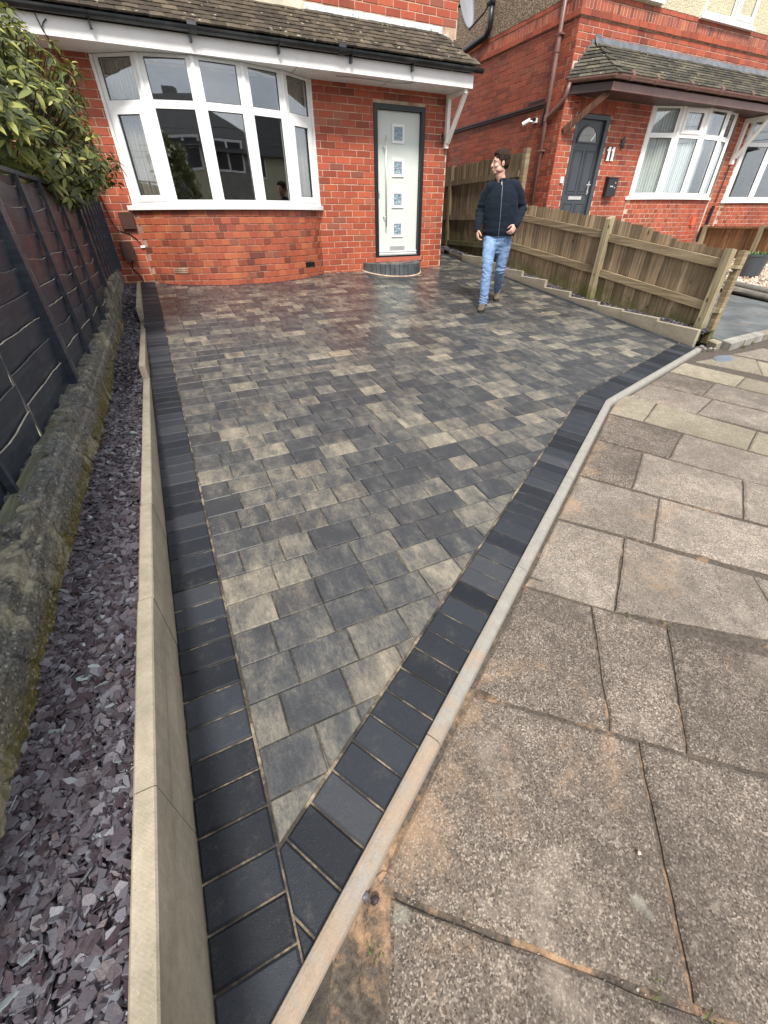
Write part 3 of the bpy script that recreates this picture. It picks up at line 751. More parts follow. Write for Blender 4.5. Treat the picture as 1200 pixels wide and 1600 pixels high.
for i in range(34):
    t_ = R.random(); x = .12+.6*t_; yv = .351-.859*x+R.uniform(-.02,.02)+.0
    pebble(gr, (x, yv, SL*yv-.024), R.uniform(.0015,.0042), i)
tag(gr.build('joint_grit', M['conc'], at=(.6,.3,0)), kind='stuff')
for i, (x, yv, r_, mt, lb) in enumerate([(.062,.268,.014,'slate','small purple stone on the sand beside the kerb'), (.082,.25,.013,'slate','small greenish stone on the sand by the kerb'), (.80,.02,.007,'shingle','white chip of stone in the joint between two flagstones')]):
    pb = MB(); pebble(pb, (x, yv, SL*yv+SZ+.004+r_*.5), r_, 200+i); tag(pb.build('pebble', M[mt]), lb, 'pebble')
# weeds and moss along the joints
def tuft(mb, x, y_, n, h, z):
    for i in range(n):
        a = R.uniform(0, 6.28); l = h*R.uniform(.5, 1.2); bx, by = x+R.uniform(-.02,.02), y_+R.uniform(-.02,.02)
        t = Vector((math.cos(a)*l*.6, math.sin(a)*l*.6, l)); s_ = Vector((-math.sin(a), math.cos(a), 0))*.0018
        p0 = Vector((bx, by, z)); mb.add([p0-s_, p0+s_, p0+t*.6+s_*.7, p0+t, p0+t*.6-s_*.7], [(0,1,2,3,4)])
M['grass'] = m_plain('joint_weed', (.10,.13,.03), .6, 60, .1, .4)
wd = MB()
for x, y_, n, h in [(.05,.17,14,.014),(1.46,.61,20,.012),(1.57,.49,18,.012),(.62,-.17,10,.015),(.70,-.25,12,.012),(5.9,2.66,60,.03),(6.15,2.70,50,.03)]:
    tuft(wd, x, y_, n, h, SL*y_+SZ-.002)
tag(wd.build('joint_weeds', M['grass']), kind='stuff')
# round stop-tap cover in the pavement
mh = empty('stopcock_cover', (5.25,2.5,SL*2.5+SZ), 'small oval blue-grey metal cover set in the pavement near the fence', 'cover')
m_ = MB(); ring = [(5.25+.15*math.cos(t*math.pi/12)+.02*math.sin(t*math.pi/12), 2.5+.075*math.sin(t*math.pi/12)+.0) for t in range(24)]
m_.prism(ring, SZ-.02, SZ+.008, .004, SL); m_.build('frame', M['manhole'], mh)
m_ = MB(); m_.prism(inset(ring, .022), SZ, SZ+.0115, .003, SL); m_.build('lid', M['manhole'], mh)
# ============================================================ LEFT BORDER
def interp(xs, ys_, x):
    return float(np.interp(x, xs, ys_))
SLZ = lambda y: interp([-.7,0,2,3.9,4.4,5.9,6.5,7.9], [.29,.318,.338,.352,.43,.455,.62,.705], y)
WX = lambda y: -.655+.018*y
le = empty('garden_edging', (-.345, 3.5, gz(3.5)), 'long row of buff concrete edging slabs along the purple slate bed by the black fence', 'edging', 'concrete edgings of the driveway')
segs = [(-.9,-.05,.384,.384),(-.047,.588,.385,.386),(.592,1.238,.384,.386),(1.242,1.88,.385,.389),(1.884,2.55,.388,.386),(2.554,3.25,.386,.388),(3.254,3.96,.388,.386),
        (3.964,4.62,.488,.490),(4.624,5.28,.490,.492),(5.284,5.93,.491,.493),(5.934,6.55,.655,.672),(6.554,7.18,.675,.70),(7.184,7.86,.702,.735)]
for a, b, za, zb in segs:
    mb = MB(); n = max(2, int((b-a)/.1)); pr = []
    e1 = R.uniform(-.0025, .0025)
    for k in range(n+1):
        y_ = a+(b-a)*k/n; zt = za+(zb-za)*k/n; j = .0012*mnoise.noise(Vector((y_*14, 3, 1)))
        if k in (0, n): j -= .0015
        pr += [(-.319+e1, y_, SL*y_-.06), (-.319+e1, y_, zt-.005+j), (-.323+e1, y_, zt+j), (-.364+e1, y_, zt+j+.0005), (-.369+e1, y_, zt-.006+j), (-.369+e1, y_, SL*y_-.06)]
    fs = [(k*6+i, k*6+i+1, (k+1)*6+i+1, (k+1)*6+i) for k in range(n) for i in range(5)]+[tuple(range(6))[::-1], tuple(range(n*6, n*6+6))]
    mb.add(pr, [f[::-1] for f in fs]); mb.build('edging_slab', M['edging'], le)

def plates(nm, n, samp, mat, size, tilt, kind='stuff', smallfar=True):
    """loose flat chips: samp() -> x, y, z ; one mesh"""
    V = []; F = []; q = random.Random(5)
    for i in range(n):
        x, y_, z = samp(q); d = math.sqrt(x*x+y_*y_+1.2)
        r = size*q.choice([.35,.5,.65,.8,1,1.15,1.35] if d < 1.9 else [.4,.6,.8,1,1.2,1.5])*(1 if d < 3 else 1.1)*q.uniform(.8, 1.15); el_ = q.uniform(.42, .9)
        k = q.choice([4,5,5,6,6,7]) if d < 3.5 else 4; th = q.uniform(.12, .22)*r
        a0 = q.uniform(0, 6.28); poly = [(r*math.cos(a0+6.283*j/k)*q.uniform(.7,1.15), r*el_*math.sin(a0+6.283*j/k)*q.uniform(.7,1.15)) for j in range(k)]
        tx, ty, rz = q.gauss(0, tilt), q.gauss(0, tilt), q.uniform(0, 6.28); c, s = math.cos(rz), math.sin(rz)
        if q.random() < .12: tx += q.choice([-1,1])*.8
        b = len(V)
        for h in (-1, 1):
            for (u, v) in poly:
                sc = 1 if h < 0 else .88
                X = u*sc*c-v*sc*s; Y = u*sc*s+v*sc*c; Z = h*th/2+X*math.sin(ty)+Y*math.sin(tx)
                V.append((x+X*math.cos(ty), y_+Y*math.cos(tx), z+Z))
        F.append(tuple(b+k+j for j in range(k)))
        for j in range(k): F.append((b+j, b+(j+1)%k, b+k+(j+1)%k, b+k+j))
    mb = MB(); mb.v = V; mb.f = F; return mb
sb = MB(); pts = []
for k in range(60):
    y_ = -1+9.0*k/59; pts += [(WX(y_)-.1, y_, SLZ(y_)-.014), (-.36, y_, SLZ(y_)-.014)]
sb.add(pts, [(2*k, 2*k+1, 2*k+3, 2*k+2) for k in range(59)])
lb = empty('slate_bed', (-.5, 3.5, SLZ(3.5)), kind='structure')
tag(sb.build('bed_soil', m_plain('dark_soil', (.03,.025,.025), .9), lb, at=(-.5,3.5,.35)), kind='stuff')
def samp_left(q):
    t_ = q.random(); y_ = -.35+1.9*t_ if q.random() < .40 else (1.5+2.2*q.random() if q.random() < .5 else 3.6+4.2*q.random())
    y_ = y_+q.uniform(-.05,.05)
    x = q.uniform(WX(y_)-.01, -.375)
    hum = .010*mnoise.noise(Vector((x*6, y_*6, 0)))+.012*math.exp(-((x-WX(y_))/.05)**2)
    return x, y_, SLZ(y_)+hum+q.uniform(-.012, .010)
tag(plates('slate', 21000, samp_left, M['slate'], .0185, .38).build('slate_chippings', M['slate'], lb, at=(-.5,3.5,.35)), kind='stuff')
# ---- old dwarf wall
def wall_profile(y_):
    zb = SLZ(y_)-.05
    zt = interp([-2,0,1.2,1.6,2.4,3.3,4.3,5.0,5.5,5.75,6.6,7.85], [.50,.52,.55,.59,.59,.62,.645,.665,.69,.86,.88,.93], y_)
    zt += .010*mnoise.noise(Vector((y_*2.3, 0, 3)))+.006*mnoise.noise(Vector((y_*9, 1, 0)))+.014*mnoise.noise(Vector((math.floor(y_/.12)*5.1, 1, 7)))
    # broken coping: gaps between the old bricks on edge
    zt -= .028*max(0, mnoise.noise(Vector((y_*6.5, 4, 0)))-.12)
    return zb, zt
ow = MB(); NY, NP = 860, 40; pts = []
for i in range(NY+1):
    y_ = -1.2+9.06*i/NY; zb, zt = wall_profile(y_); x0 = WX(y_)
    for j in range(NP+1):
        t_ = j/NP
        if t_ < .62:
            u = t_/.62; z = zb+(zt-zb)*u; x = x0-.004-.010*u+.008*math.exp(-((u-.05)/.1)**2)-(.012 if u > .80 else 0)
            nrm = (1, 0, 0)
        elif t_ < .70:
            u = (t_-.62)/.08; x = x0-.026-.004*math.sin(u*1.57); z = zt+.001*math.sin(u*3.14); nrm = (.7, 0, .7)
        else:
            u = (t_-.70)/.30; x = x0-.042-.24*u; z = zt+.004-.012*u; nrm = (0, 0, 1)
        P = Vector((x, y_, z))
        blk_ = math.floor(y_/.31+.4*math.sin(y_*2)); d = .003*mnoise.noise(P*4)+.004*mnoise.noise(P*13)+.005*abs(mnoise.noise(P*34))+.003*mnoise.noise(P*80)+.006*mnoise.noise(Vector((blk_*3.7, 0, 1)))
        cr_ = mnoise.noise(Vector((y_*3.1+z*1.5, z*2.0, 9)))
        if abs(cr_) < .035: d -= .012*(1-abs(cr_)/.035)
        if t_ >= .62: d += .010*mnoise.noise(Vector((x*22, y_*13, 5)))-.014*(abs(mnoise.noise(Vector((x*4, y_*7.7, 2)))) < .06)+.012*mnoise.noise(Vector((math.floor(y_/.085)*2.3, 5, 5)))
        pts.append((x+nrm[0]*d, y_, z+nrm[2]*d))
m_ = NP+1
ow.add(pts, [(i*m_+j, i*m_+j+1, (i+1)*m_+j+1, (i+1)*m_+j)[::-1] for i in range(NY) for j in range(NP)])
ow_o = empty('garden_wall', (-.7, 3.4, gz(3.4)), 'low crumbling moss-stained old wall between the purple slate bed and the black fence', 'wall')
ow.build('wall_body', M['oldwall'], ow_o, smooth=False, at=(-.7,3.4,.4))
for i in range(46):        # loose broken coping bricks and mortar lumps bedded in the top
    y_ = .7+6.9*i/46+R.uniform(-.06,.06)
    if 5.2 < y_ < 5.7: continue
    zb, zt = wall_profile(y_); L, W, H = R.uniform(.03,.07), R.uniform(.05,.09), R.uniform(.02,.036)
    mb = MB(); n1_, n2_ = 5, 8; V = []
    cx_ = WX(y_)-.075-R.uniform(0,.03)
    for a in range(n1_+1):
        ph = math.pi*a/n1_-math.pi/2
        for b in range(n2_):
            th = 2*math.pi*b/n2_; cs = abs(math.cos(th))**.5*math.copysign(1, math.cos(th)); sn = abs(math.sin(th))**.5*math.copysign(1, math.sin(th))
            k_ = 1+.25*mnoise.noise(Vector((math.cos(th)*2+i*3, math.sin(th)*2, ph*2)))
            V.append((cx_+W*.6*math.cos(ph)**.5*cs*k_ if abs(ph) < 1.57 else cx_, y_+L*.5*(max(0, math.cos(ph))**.5)*sn*k_, zt-.006+H*.6*math.sin(ph)))
    mb.add(V, [(a*n2_+b, a*n2_+(b+1)%n2_, (a+1)*n2_+(b+1)%n2_, (a+1)*n2_+b) for a in range(n1_) for b in range(n2_)])
    mb.build('coping_lump', M['oldwall'], ow_o)
# pale upright stone at the far end of the wall, above the slate
mb = MB(); mb.bar((-.515,6.05,.56), (-.50,5.85,.80), .028, .10, up=(1,0,0)); 
# ---- black lap fence
FNX = lambda y_: -.845+.039*y_
bf = empty('lap_fence', (-.75, 3.3, .6), 'black painted larch-lap fence standing on the old wall at the left', 'fence')
me_sl = {}
def lap_slat(y0, y1, z0, h, i):
    mb = MB(); n = max(4, int((y1-y0)/.035)); fr = []; V = []
    ph = R.uniform(0, 50); big = R.uniform(.005, .020)
    for k in range(n+1):
        y_ = y0+(y1-y0)*k/n; x = FNX(y_)
        wv = big*mnoise.noise(Vector((y_*2.6+ph, 0, 0)))*1.6+.004*mnoise.noise(Vector((y_*11+ph, 1, 0)))+.0015*mnoise.noise(Vector((y_*40, ph, 0)))
        zt = z0+h+.018+wv; sag = .003*mnoise.noise(Vector((y_*3, ph, 7)))
        V += [(x-.004, y_, z0-.012), (x+.012+sag, y_, zt-.001), (x+.010+sag, y_, zt+.0008), (x+.005+sag, y_, zt+.0004), (x-.012, y_, z0-.012)]
    fs = []; mats = []
    for k in range(n):
        for a, mt in ((0,0),(1,1),(2,1),(3,0)):
            fs.append((k*5+a, k*5+a+1, (k+1)*5+a+1, (k+1)*5+a)[::-1]); mats.append(mt)
    fs += [(0,1,2,3,4)[::-1], tuple(n*5+q for q in range(5))]; mats += [1, 1]
    mb.add(V, fs); o = mb.build('slat', M['blackwood'], bf); o.data.materials.append(M['chipwood' if R.random() < .5 else 'edgewood'])
    o.data.polygons.foreach_set('material_index', mats)
for (y0, y1, zb, zt, hh) in [(-.3, .9, .50, 1.70, .128), (.905, 2.41, .55, 1.70, .127), (2.43, 3.22, .56, 1.70, .128), (3.29, 5.88, .60, 1.70, .123), (5.97, 7.84, .90, 1.93, .118)]:
    z = zb+.03; i = 0
    while z < zt-.05:
        h = hh*R.uniform(.9, 1.12); lap_slat(y0, y1, z+R.uniform(-.003,.003), min(h, zt-z-.035), i); z += h; i += 1
def batten(y_, z0, z1, w_=.034, d=.024, name='batten', mat=None, off=.014, lean=0.0):
    mb = MB(); x = FNX(y_)+off; n = 7; V = []
    for k in range(n+1):
        z = z0+(z1-z0)*k/n; j = .0018*mnoise.noise(Vector((y_*5, z*6, 0)))
        V += [(x+j, y_-w_/2+lean*(z-z0), z), (x+d+j, y_-w_/2+.003+lean*(z-z0), z), (x+d+j, y_+w_/2-.003+lean*(z-z0), z), (x+j, y_+w_/2+lean*(z-z0), z)]
    fs = [(k*4+a, k*4+(a+1)%4, (k+1)*4+(a+1)%4, (k+1)*4+a) for k in range(n) for a in range(4)]+[(3,2,1,0), tuple(n*4+q for q in range(4))]
    mb.add(V, fs); return mb.build(name, mat or M['blackwood'], bf)
for y_ in (3.95, 4.54, 5.12): batten(y_, .62, 1.72)
for y_ in (.5, 1.25, 1.85, ): batten(y_, .55, 1.71)
for y_ in (6.25, 6.52, 6.80, 7.08, 7.36, 7.62): batten(y_, .93, 1.95, .03)
batten(3.255, .50, 1.78, .085, .05, 'post', off=.0)
batten(3.345, .54, 1.74, .05, .028, 'post_trim', off=.012)
batten(5.92, .70, 1.98, .075, .045, 'post', off=.0)
batten(7.84, .90, 1.98, .06, .05, 'post', off=-.01)
batten(2.42, .58, 1.70, .016, .004, 'end_lath', M['edgewood'], off=.004)
# flaking concrete edge on the near post
mb = MB(); n = 60; V = []
for k in range(n+1):
    z = .52+1.22*k/n; y_ = 3.300; x = FNX(y_)+.052; j = .006*mnoise.noise(Vector((z*22, 0, 5)))+.003*mnoise.noise(Vector((z*60, 0, 5)))
    V += [(x-.016, y_-.010+j, z), (x-.002+j*.6, y_-.002+j, z), (x-.004, y_+.010+j, z)]
mb.add(V, [(k*3+a, k*3+a+1, (k+1)*3+a+1, (k+1)*3+a) for k in range(n) for a in range(2)])
mb.build('flaking_strip', M['oldwall'], bf)
for (ya, yb, z) in ((-.3,3.21,1.715),(3.30,5.88,1.715),(5.97,7.84,1.945)):
    mb = MB(); mb.add([(FNX(ya)-.02,ya,z-.012),(FNX(ya)+.035,ya,z-.012),(FNX(yb)+.035,yb,z-.012),(FNX(yb)-.02,yb,z-.012),(FNX(ya)-.02,ya,z+.01),(FNX(ya)+.035,ya,z+.01),(FNX(yb)+.035,yb,z+.01),(FNX(yb)-.02,yb,z+.01)],
        [(0,1,5,4)[::1],(1,2,6,5),(2,3,7,6),(3,0,4,7),(4,5,6,7),(0,3,2,1)]); mb.build('capping_rail', M['blackwood'], bf)
mb = MB(); mb.bar((FNX(-.3)+.035,-.3,.535), (FNX(3.2)+.035,3.2,.578), .045, .06); mb.build('gravel_board', m_wood('algae_grey_timber', (.10,.105,.075), (.22,.22,.16), (.11,.12,.03), 0, .9, (30,2,30)), bf)

# ---- rhododendron behind the fence
def m_leaf():
    n = N('rhododendron_leaf'); r = n.rnd(); ob = n.new('ShaderNodeTexCoord').outputs['Object']
    c = n.ramp(r, (0, (.020,.032,.008)), (.3, (.050,.072,.016)), (.6, (.13,.155,.034)), (.85, (.29,.30,.070)), (1, (.44,.42,.13)))
    c = n.mix(n.ramp(n.noise(60, 4), (.4, 0.0), (.75, .35)), c, (.19,.19,.06))
    n.b.inputs['Subsurface Weight'].default_value = 0
    m = n.done(c, n.ramp(r, (0, .32), (1, .5)), n.bump(n.noise(90, 3), .2, .002), .5)
    tr = n.new('ShaderNodeBsdfTranslucent'); n.ln(n.mix(.5, c, (.35,.42,.05)), tr.inputs[0]); ms = n.new('ShaderNodeMixShader'); ms.inputs[0].default_value = .18
    n.ln(n.b.outputs[0], ms.inputs[1]); n.ln(tr.outputs[0], ms.inputs[2]); n.ln(ms.outputs[0], n.o.inputs['Surface']); return m
M['leaf'] = m_leaf(); M['bark'] = m_plain('dark_bark', (.06,.045,.032), .85, 50, .5, .3)
def leaf_verts(L, W, curl, fold):
    V = []; rows = [(0, .06), (.22, .75), (.5, 1.0), (.78, .72), (1.0, .03)]
    for t_, w_ in rows:
        z = -curl*t_*t_*L; V += [(t_*L, -W/2*w_, z+fold*w_*W), (t_*L, 0, z), (t_*L, W/2*w_, z+fold*w_*W)]
    F = [(r*3+a, r*3+a+1, (r+1)*3+a+1, (r+1)*3+a) for r in range(4) for a in range(2)]
    return V, F
leaf_me = []
for i in range(6):
    V, F = leaf_verts(1.0, .30+.03*(i % 3), .18+.12*(i % 3), .12+.08*(i % 2)); mb = MB(); mb.add(V, F); leaf_me.append(mb.mesh('leaf', M['leaf'], smooth=True))
bush = empty('rhododendron', (-1.15, 5.4, gz(5.4)-.1), 'large leafy rhododendron with glossy yellow-green leaves reaching over the black fence', 'shrub')
# limbs
tips = []
base = Vector((-1.25, 5.4, .5)); q = random.Random(21)
br = MB()
for i in range(16):
    a = 6.283*i/16+q.uniform(-.2,.2); e = q.uniform(.2, 1.0); tgt = Vector((-1.05+.72*math.cos(a)*e, 5.4+1.0*math.sin(a)*e, 2.05+.55*(1.2-e)*q.uniform(.3,1)))
    mid = base.lerp(tgt, .5)+Vector((q.uniform(-.15,.15), q.uniform(-.15,.15), .12)); br.tube([base, base.lerp(mid, .5), mid, mid.lerp(tgt, .5)+Vector((0,0,.03)), tgt], [.028,.022,.016,.011,.006], 6)
br.build('branches', M['bark'], bush)
ros = []
def in_crown(P):
    c = Vector((-1.02, 5.45, 2.10)); d = P-c
    e = (d.x/.88)**2+(d.y/1.35)**2+(d.z/(.70 if d.z > 0 else .62))**2
    return e
for i in range(30000):
    P = Vector((q.uniform(-2.0,-.05), q.uniform(3.9,7.0), q.uniform(1.5,2.9))); e = in_crown(P)+.35*mnoise.noise(P*2.4)
    if .45 < e < 1.0 and (e > .72 or q.random() < .3) and P.y < 6.9:
        if all((P-o_).length > .050 for o_ in ros): ros.append(P)
    if len(ros) >= 1250: break
for c0, r0, nn_ in (((-.24,5.75,1.86), (.17,.30,.13), 16), ((-.40,5.3,1.70), (.13,.25,.14), 12), ((-.55,5.0,1.66), (.14,.2,.10), 7)):      # hanging sprays over the slate bed
    for i in range(nn_): ros.append(Vector((c0[0]+q.gauss(0, .5)*r0[0], c0[1]+q.gauss(0, .5)*r0[1], c0[2]+q.gauss(0, .5)*r0[2])))
lv = []; tw = MB(); cc_ = Vector((-1.05, 5.45, 1.95))
for P in ros:
    out = (P-cc_); out.normalize(); up = (out*.75+Vector((0,0,.65))).normalized()
    tw.tube([P-up*.10-out*.05, P], [.006, .003], 5, cap=False)
    k = q.choice([6,7,8,9,10]); a0 = q.uniform(0, 6.28); rx = up.orthogonal().normalized(); ry = up.cross(rx)
    for j in range(k):
        a = a0+6.283*j/k+q.uniform(-.2,.2); tl = q.uniform(-.25, .65); d = (rx*math.cos(a)+ry*math.sin(a))*math.cos(tl)+up*math.sin(tl)
        if q.random() < .25: d = (d-Vector((0,0,.5))).normalized()
        side = up.cross(d)
        if side.length < .1: continue
        side.normalize(); nn_ = d.cross(side).normalized(); L = q.choice([.05,.07,.08,.09,.10,.12])*q.uniform(.85,1.15)*(.85 if P.x > -.5 else 1)
        if P.x > -.5: L *= .9
        lv.append((P+d*.008, d, side, nn_, L, q.randrange(6)))
tag(tw.build('twigs', M['bark'], bush), kind='stuff')
lv.sort(key=lambda t: dcam(t[0]) - 0.0)
# the leaves that show: prefer those on the camera side
restV = MB()
for i, (P, d, s_, n_, L, k) in enumerate(lv):
    mt = Matrix((( d.x*L, s_.x*L, n_.x*L), (d.y*L, s_.y*L, n_.y*L), (d.z*L, s_.z*L, n_.z*L)))
    if i < 300:
        o = bpy.data.objects.new('leaf', leaf_me[k]); col.objects.link(o); o.parent = bush
        m4 = mt.to_4x4(); m4.translation = P-wloc(bush); o.matrix_local = m4
    else:
        V = [P+mt@Vector(v.co) for v in leaf_me[k].vertices]; restV.add(V, [tuple(p.vertices) for p in leaf_me[k].polygons])
tag(restV.build('inner_leaves', M['leaf'], bush, smooth=True), kind='stuff')

# ============================================================ RIGHT BORDER
re_ = empty('garden_edging', (5.3, 4.8, gz(4.8)), 'stepped row of buff concrete edging slabs at the foot of the wooden fence', 'edging', 'concrete edgings of the driveway')
for a, b, za, zb in [(2.865,3.41,.432,.430),(3.414,3.965,.462,.455),(3.969,4.40,.474,.466),(4.404,5.0,.500,.492),(5.004,5.6,.555,.552),(5.604,6.25,.655,.650),(6.254,6.9,.725,.72),(6.904,7.6,.79,.785),(7.604,8.4,.85,.85)]:
    mb = MB(); w0, w1 = FX(a), FX(b)
    V = [(w0,a,SL*a-.06),(w1,b,SL*b-.06),(w1+.05,b,SL*b-.06),(w0+.05,a,SL*a-.06),(w0,a,za-.004),(w1,b,zb-.004),(w1+.05,b,zb-.004),(w0+.05,a,za-.004),(w0+.004,a+.003,za),(w1+.004,b-.003,zb),(w1+.046,b-.003,zb),(w0+.046,a+.003,za)]
    mb.add(V, [(0,1,5,4)[::-1],(1,2,6,5)[::-1],(2,3,7,6)[::-1],(3,0,4,7)[::-1],(4,5,9,8)[::-1],(5,6,10,9)[::-1],(6,7,11,10)[::-1],(7,4,8,11)[::-1],(8,9,10,11)[::-1]])
    mb.build('edging_slab', M['edging'], re_)
RZ = lambda y_: interp([2.8,3.4,3.97,4.4,5.0,5.6,6.25,6.9,8.4,12], [.40,.42,.44,.455,.49,.56,.64,.71,.84,1.15], y_)
FEN = lambda y_: 5.19+.105*y_
rb = empty('slate_bed', (5.6, 4.8, RZ(4.8)), kind='structure')
sb = MB(); pts = []
for k in range(50):
    y_ = 2.88+9*k/49; pts += [(FX(y_)+.04, y_, RZ(y_)-.022), (FEN(y_)+.1, y_, RZ(y_)-.012)]
sb.add(pts, [(2*k, 2*k+1, 2*k+3, 2*k+2)[::1] for k in range(49)])
tag(sb.build('bed_soil', bpy.data.materials['dark_soil'], rb, at=(5.6,4.8,.45)), kind='stuff')
def samp_r(q):
    y_ = 2.9+4.2*q.random() if q.random() < .85 else 7+3*q.random(); return q.uniform(FX(y_)+.055, FEN(y_)+.02), y_, RZ(y_)+q.uniform(-.012,.006)
tag(plates('slate', 3000, samp_r, M['slate'], .021, .3).build('slate_chippings', M['slate'], rb, at=(5.6,4.8,.45)), kind='stuff')

# ---- low boarded fence
lf = empty('board_fence', (5.6, 4.5, .5), 'low weathered featheredge board fence with two rails along the right side of the driveway', 'fence')
top_z = lambda y_: interp([2.95,3.17,3.67,4.17,4.84,5.6,6.74,7.02], [1.165,1.18,1.245,1.36,1.46,1.535,1.655,1.68], y_)
def board(y0, wd_, zb, zt, name, mat, parent, off=.03, th=.016):
    mb = MB(); n = 4; V = []; a = R.uniform(-.004,.004); t0 = R.uniform(-.006,.006)
    lean = R.uniform(-.006,.006)
    for k in range(n+1):
        z = zb+(zt-zb)*k/n; c = .003*mnoise.noise(Vector((y0*7, z*3, 0)))
        for (yy, xo) in ((y0-.006, 0), (y0-.006, .007), (y0+wd_, th+.004), (y0+wd_, .004)):
            V.append((FEN(yy)+off+xo+a+c, yy+lean*(z-zb), z+(t0 if k == n else 0)+(0.0 if xo in (0, .004) else 0)))
    fs = [(k*4+i, k*4+(i+1)%4, (k+1)*4+(i+1)%4, (k+1)*4+i) for k in range(n) for i in range(4)]+[(3,2,1,0), tuple(n*4+i for i in range(4))]
    mb.add(V, fs); return mb.build(name, mat, parent)
y_ = 2.98
while y_ < 7.0:
    wd_ = .093*R.uniform(.94, 1.06); board(y_, wd_, RZ(y_)-.03, top_z(y_)+R.uniform(-.008,.008), 'board', M['fencewood'], lf); y_ += wd_
def rail(pts, parent, mat, h=.085, d=.038, off=0.0, name='rail'):
    for a, b in zip(pts[:-1], pts[1:]):
        mb = MB(); A, B = Vector((FEN(a[0])+off, a[0], a[1])), Vector((FEN(b[0])+off, b[0], b[1]))
        t = (B-A).normalized(); x = Vector((1, -.105, 0)).normalized(); v = x.cross(t).normalized()
        mb.obox((A+B)/2, x, v, t, d/2, h/2, (B-A).length/2); mb.build(name, mat, parent)
rail([(3.06,1.045),(4.72,1.235)], lf, M['railwood']); rail([(4.80,1.262),(7.0,1.495)], lf, M['railwood'])
rail([(3.06,.635),(4.72,.818)], lf, M['railwood']); rail([(4.80,.838),(7.0,1.06)], lf, M['railwood'])
def post(x, y_, zb, zt, w_, d, parent, slant=.02, name='post', mat=None, lean=0.0):
    mb = MB(); V = []
    for k in range(5):
        t_ = k/4; z = zb+(zt-zb)*t_
        for i, (a, b) in enumerate(((-1,-1),(1,-1),(1,1),(-1,1))):
            V.append((x+a*w_/2+.105*b*d/2+lean*t_+.002*mnoise.noise(Vector((x*9+a, y_*9+b, z*4))), y_+b*d/2, z-(slant if (k == 4 and a < 0) else 0)))
    mb.add(V, [(k*4+i, k*4+(i+1)%4, (k+1)*4+(i+1)%4, (k+1)*4+i) for k in range(4) for i in range(4)]+[(3,2,1,0),(16,17,18,19)])
    return mb.build(name, mat or M['postwood'], parent)
post(5.655, 4.76, .42, 1.475, .085, .085, lf, .03)
post(5.50, 3.01, .27, 1.175, .075, .085, lf, -.012)
# neighbour's gate post behind the end of the fence, with its short blocks
post(5.60, 2.93, .25, 1.165, .075, .07, lf, 0, mat=M['railwood'])
mb = MB(); mb.box((5.535,2.885,1.005), (5.60,2.96,1.035)); mb.build('packer', M['postwood'], lf)
mb = MB(); mb.box((5.535,2.885,.575), (5.595,2.955,.625)); mb.build('packer', M['postwood'], lf)
mb = MB(); mb.tube([(5.515,2.955,.985),(5.515,2.92,.985)], .009, 8); mb.build('bolt', M['chrome'], lf)
# ---- tall fence further back
tf = empty('board_fence', (6.15, 9.4, .8), 'tall dark algae-stained board fence in the passage between the two brick houses', 'fence')
FZ = lambda y_: interp([7.05, 12.5], [2.36, 2.36], y_)
y_ = 7.06; 
while y_ < 13.2:
    wd_ = .100*R.uniform(.94,1.06); board(y_, wd_+.012, RZ(y_)-.04, 2.36+R.uniform(-.012,.012), 'board', M['fencetall'], tf, off=.045); y_ += wd_
for z in (2.08, 1.48, 1.02):
    rail([(7.1,z),(9.6,z+.01)], tf, M['fencetall'], off=.01); rail([(9.6,z+.01),(13.2,z)], tf, M['fencetall'], off=.01)
post(5.99, 7.03, .55, 2.40, .085, .09, tf, 0, mat=M['railwood']); post(6.215, 9.6, .75, 2.38, .085, .09, tf, 0, mat=M['fencetall'])

# ---- neighbour's forecourt
nb = empty('neighbour_path', (6.8, 5, gz(5)), kind='structure')
mb = MB(); P_ = [(5.62,2.78),(6.6,2.86),(8.3,2.98),(8.25,4.4),(8.35,8.0),(5.95,8.0)]
mb.add([(x, y_, SL*y_+.052) for x, y_ in P_]+[(x, y_, SL*y_-.06) for x, y_ in P_], [tuple(range(6))]+[(i,(i+1)%6,6+(i+1)%6,6+i)[::-1] for i in range(6)])
mb.build('path_surface', M['tarmac'], nb, at=(6.8,5,.4))
ks = empty('threshold_kerb', (5.9, 2.7, gz(2.7)), kind='structure')
def stone(poly, z0, z1, mat, parent, name):
    mb = MB(); mb.prism(poly, z0, z1, .012, SL)
    for i, v in enumerate(mb.v):
        P = Vector(v); k_ = .016*mnoise.noise(P*7)+.006*mnoise.noise(P*23); mb.v[i] = (v[0]+k_, v[1]+k_*.7, v[2]+k_*.6)
    return mb.build(name, mat, parent)
stone([(5.45,2.72),(5.58,2.74),(5.60,2.86),(5.50,2.85)], -.05, .055, M['edging'], ks, 'stone')
stone([(5.62,2.66),(5.95,2.70),(5.96,2.80),(5.64,2.78)], -.05, .062, M['conc'], ks, 'stone')
stone([(5.97,2.70),(6.40,2.73),(6.41,2.84),(5.98,2.81)], -.05, .058, M['conc'], ks, 'stone')
stone([(6.43,2.74),(7.1,2.78),(7.1,2.90),(6.43,2.86)], -.05, .045, M['slab_buff'], ks, 'stone')
stone([(7.12,2.78),(8.2,2.84),(8.2,2.98),(7.12,2.92)], -.05, .045, M['conc'], ks, 'stone')
for i, (x, y_) in enumerate([(5.33,2.80),(5.36,2.72),(5.29,2.74),(5.40,2.70)]):
    pb = MB(); pebble(pb, (x, y_, SL*y_+.01), .028-.004*i, 40+i); tag(pb.build('rubble_stone', M['conc']), ['largest broken concrete lump at the foot of the fence end post','broken concrete lump lying closest to the driveway kerb','broken concrete lump beside the last buff edging slab','smallest broken concrete lump near the neighbouring path'][i], 'rubble', 'rubble at the end of the edging')
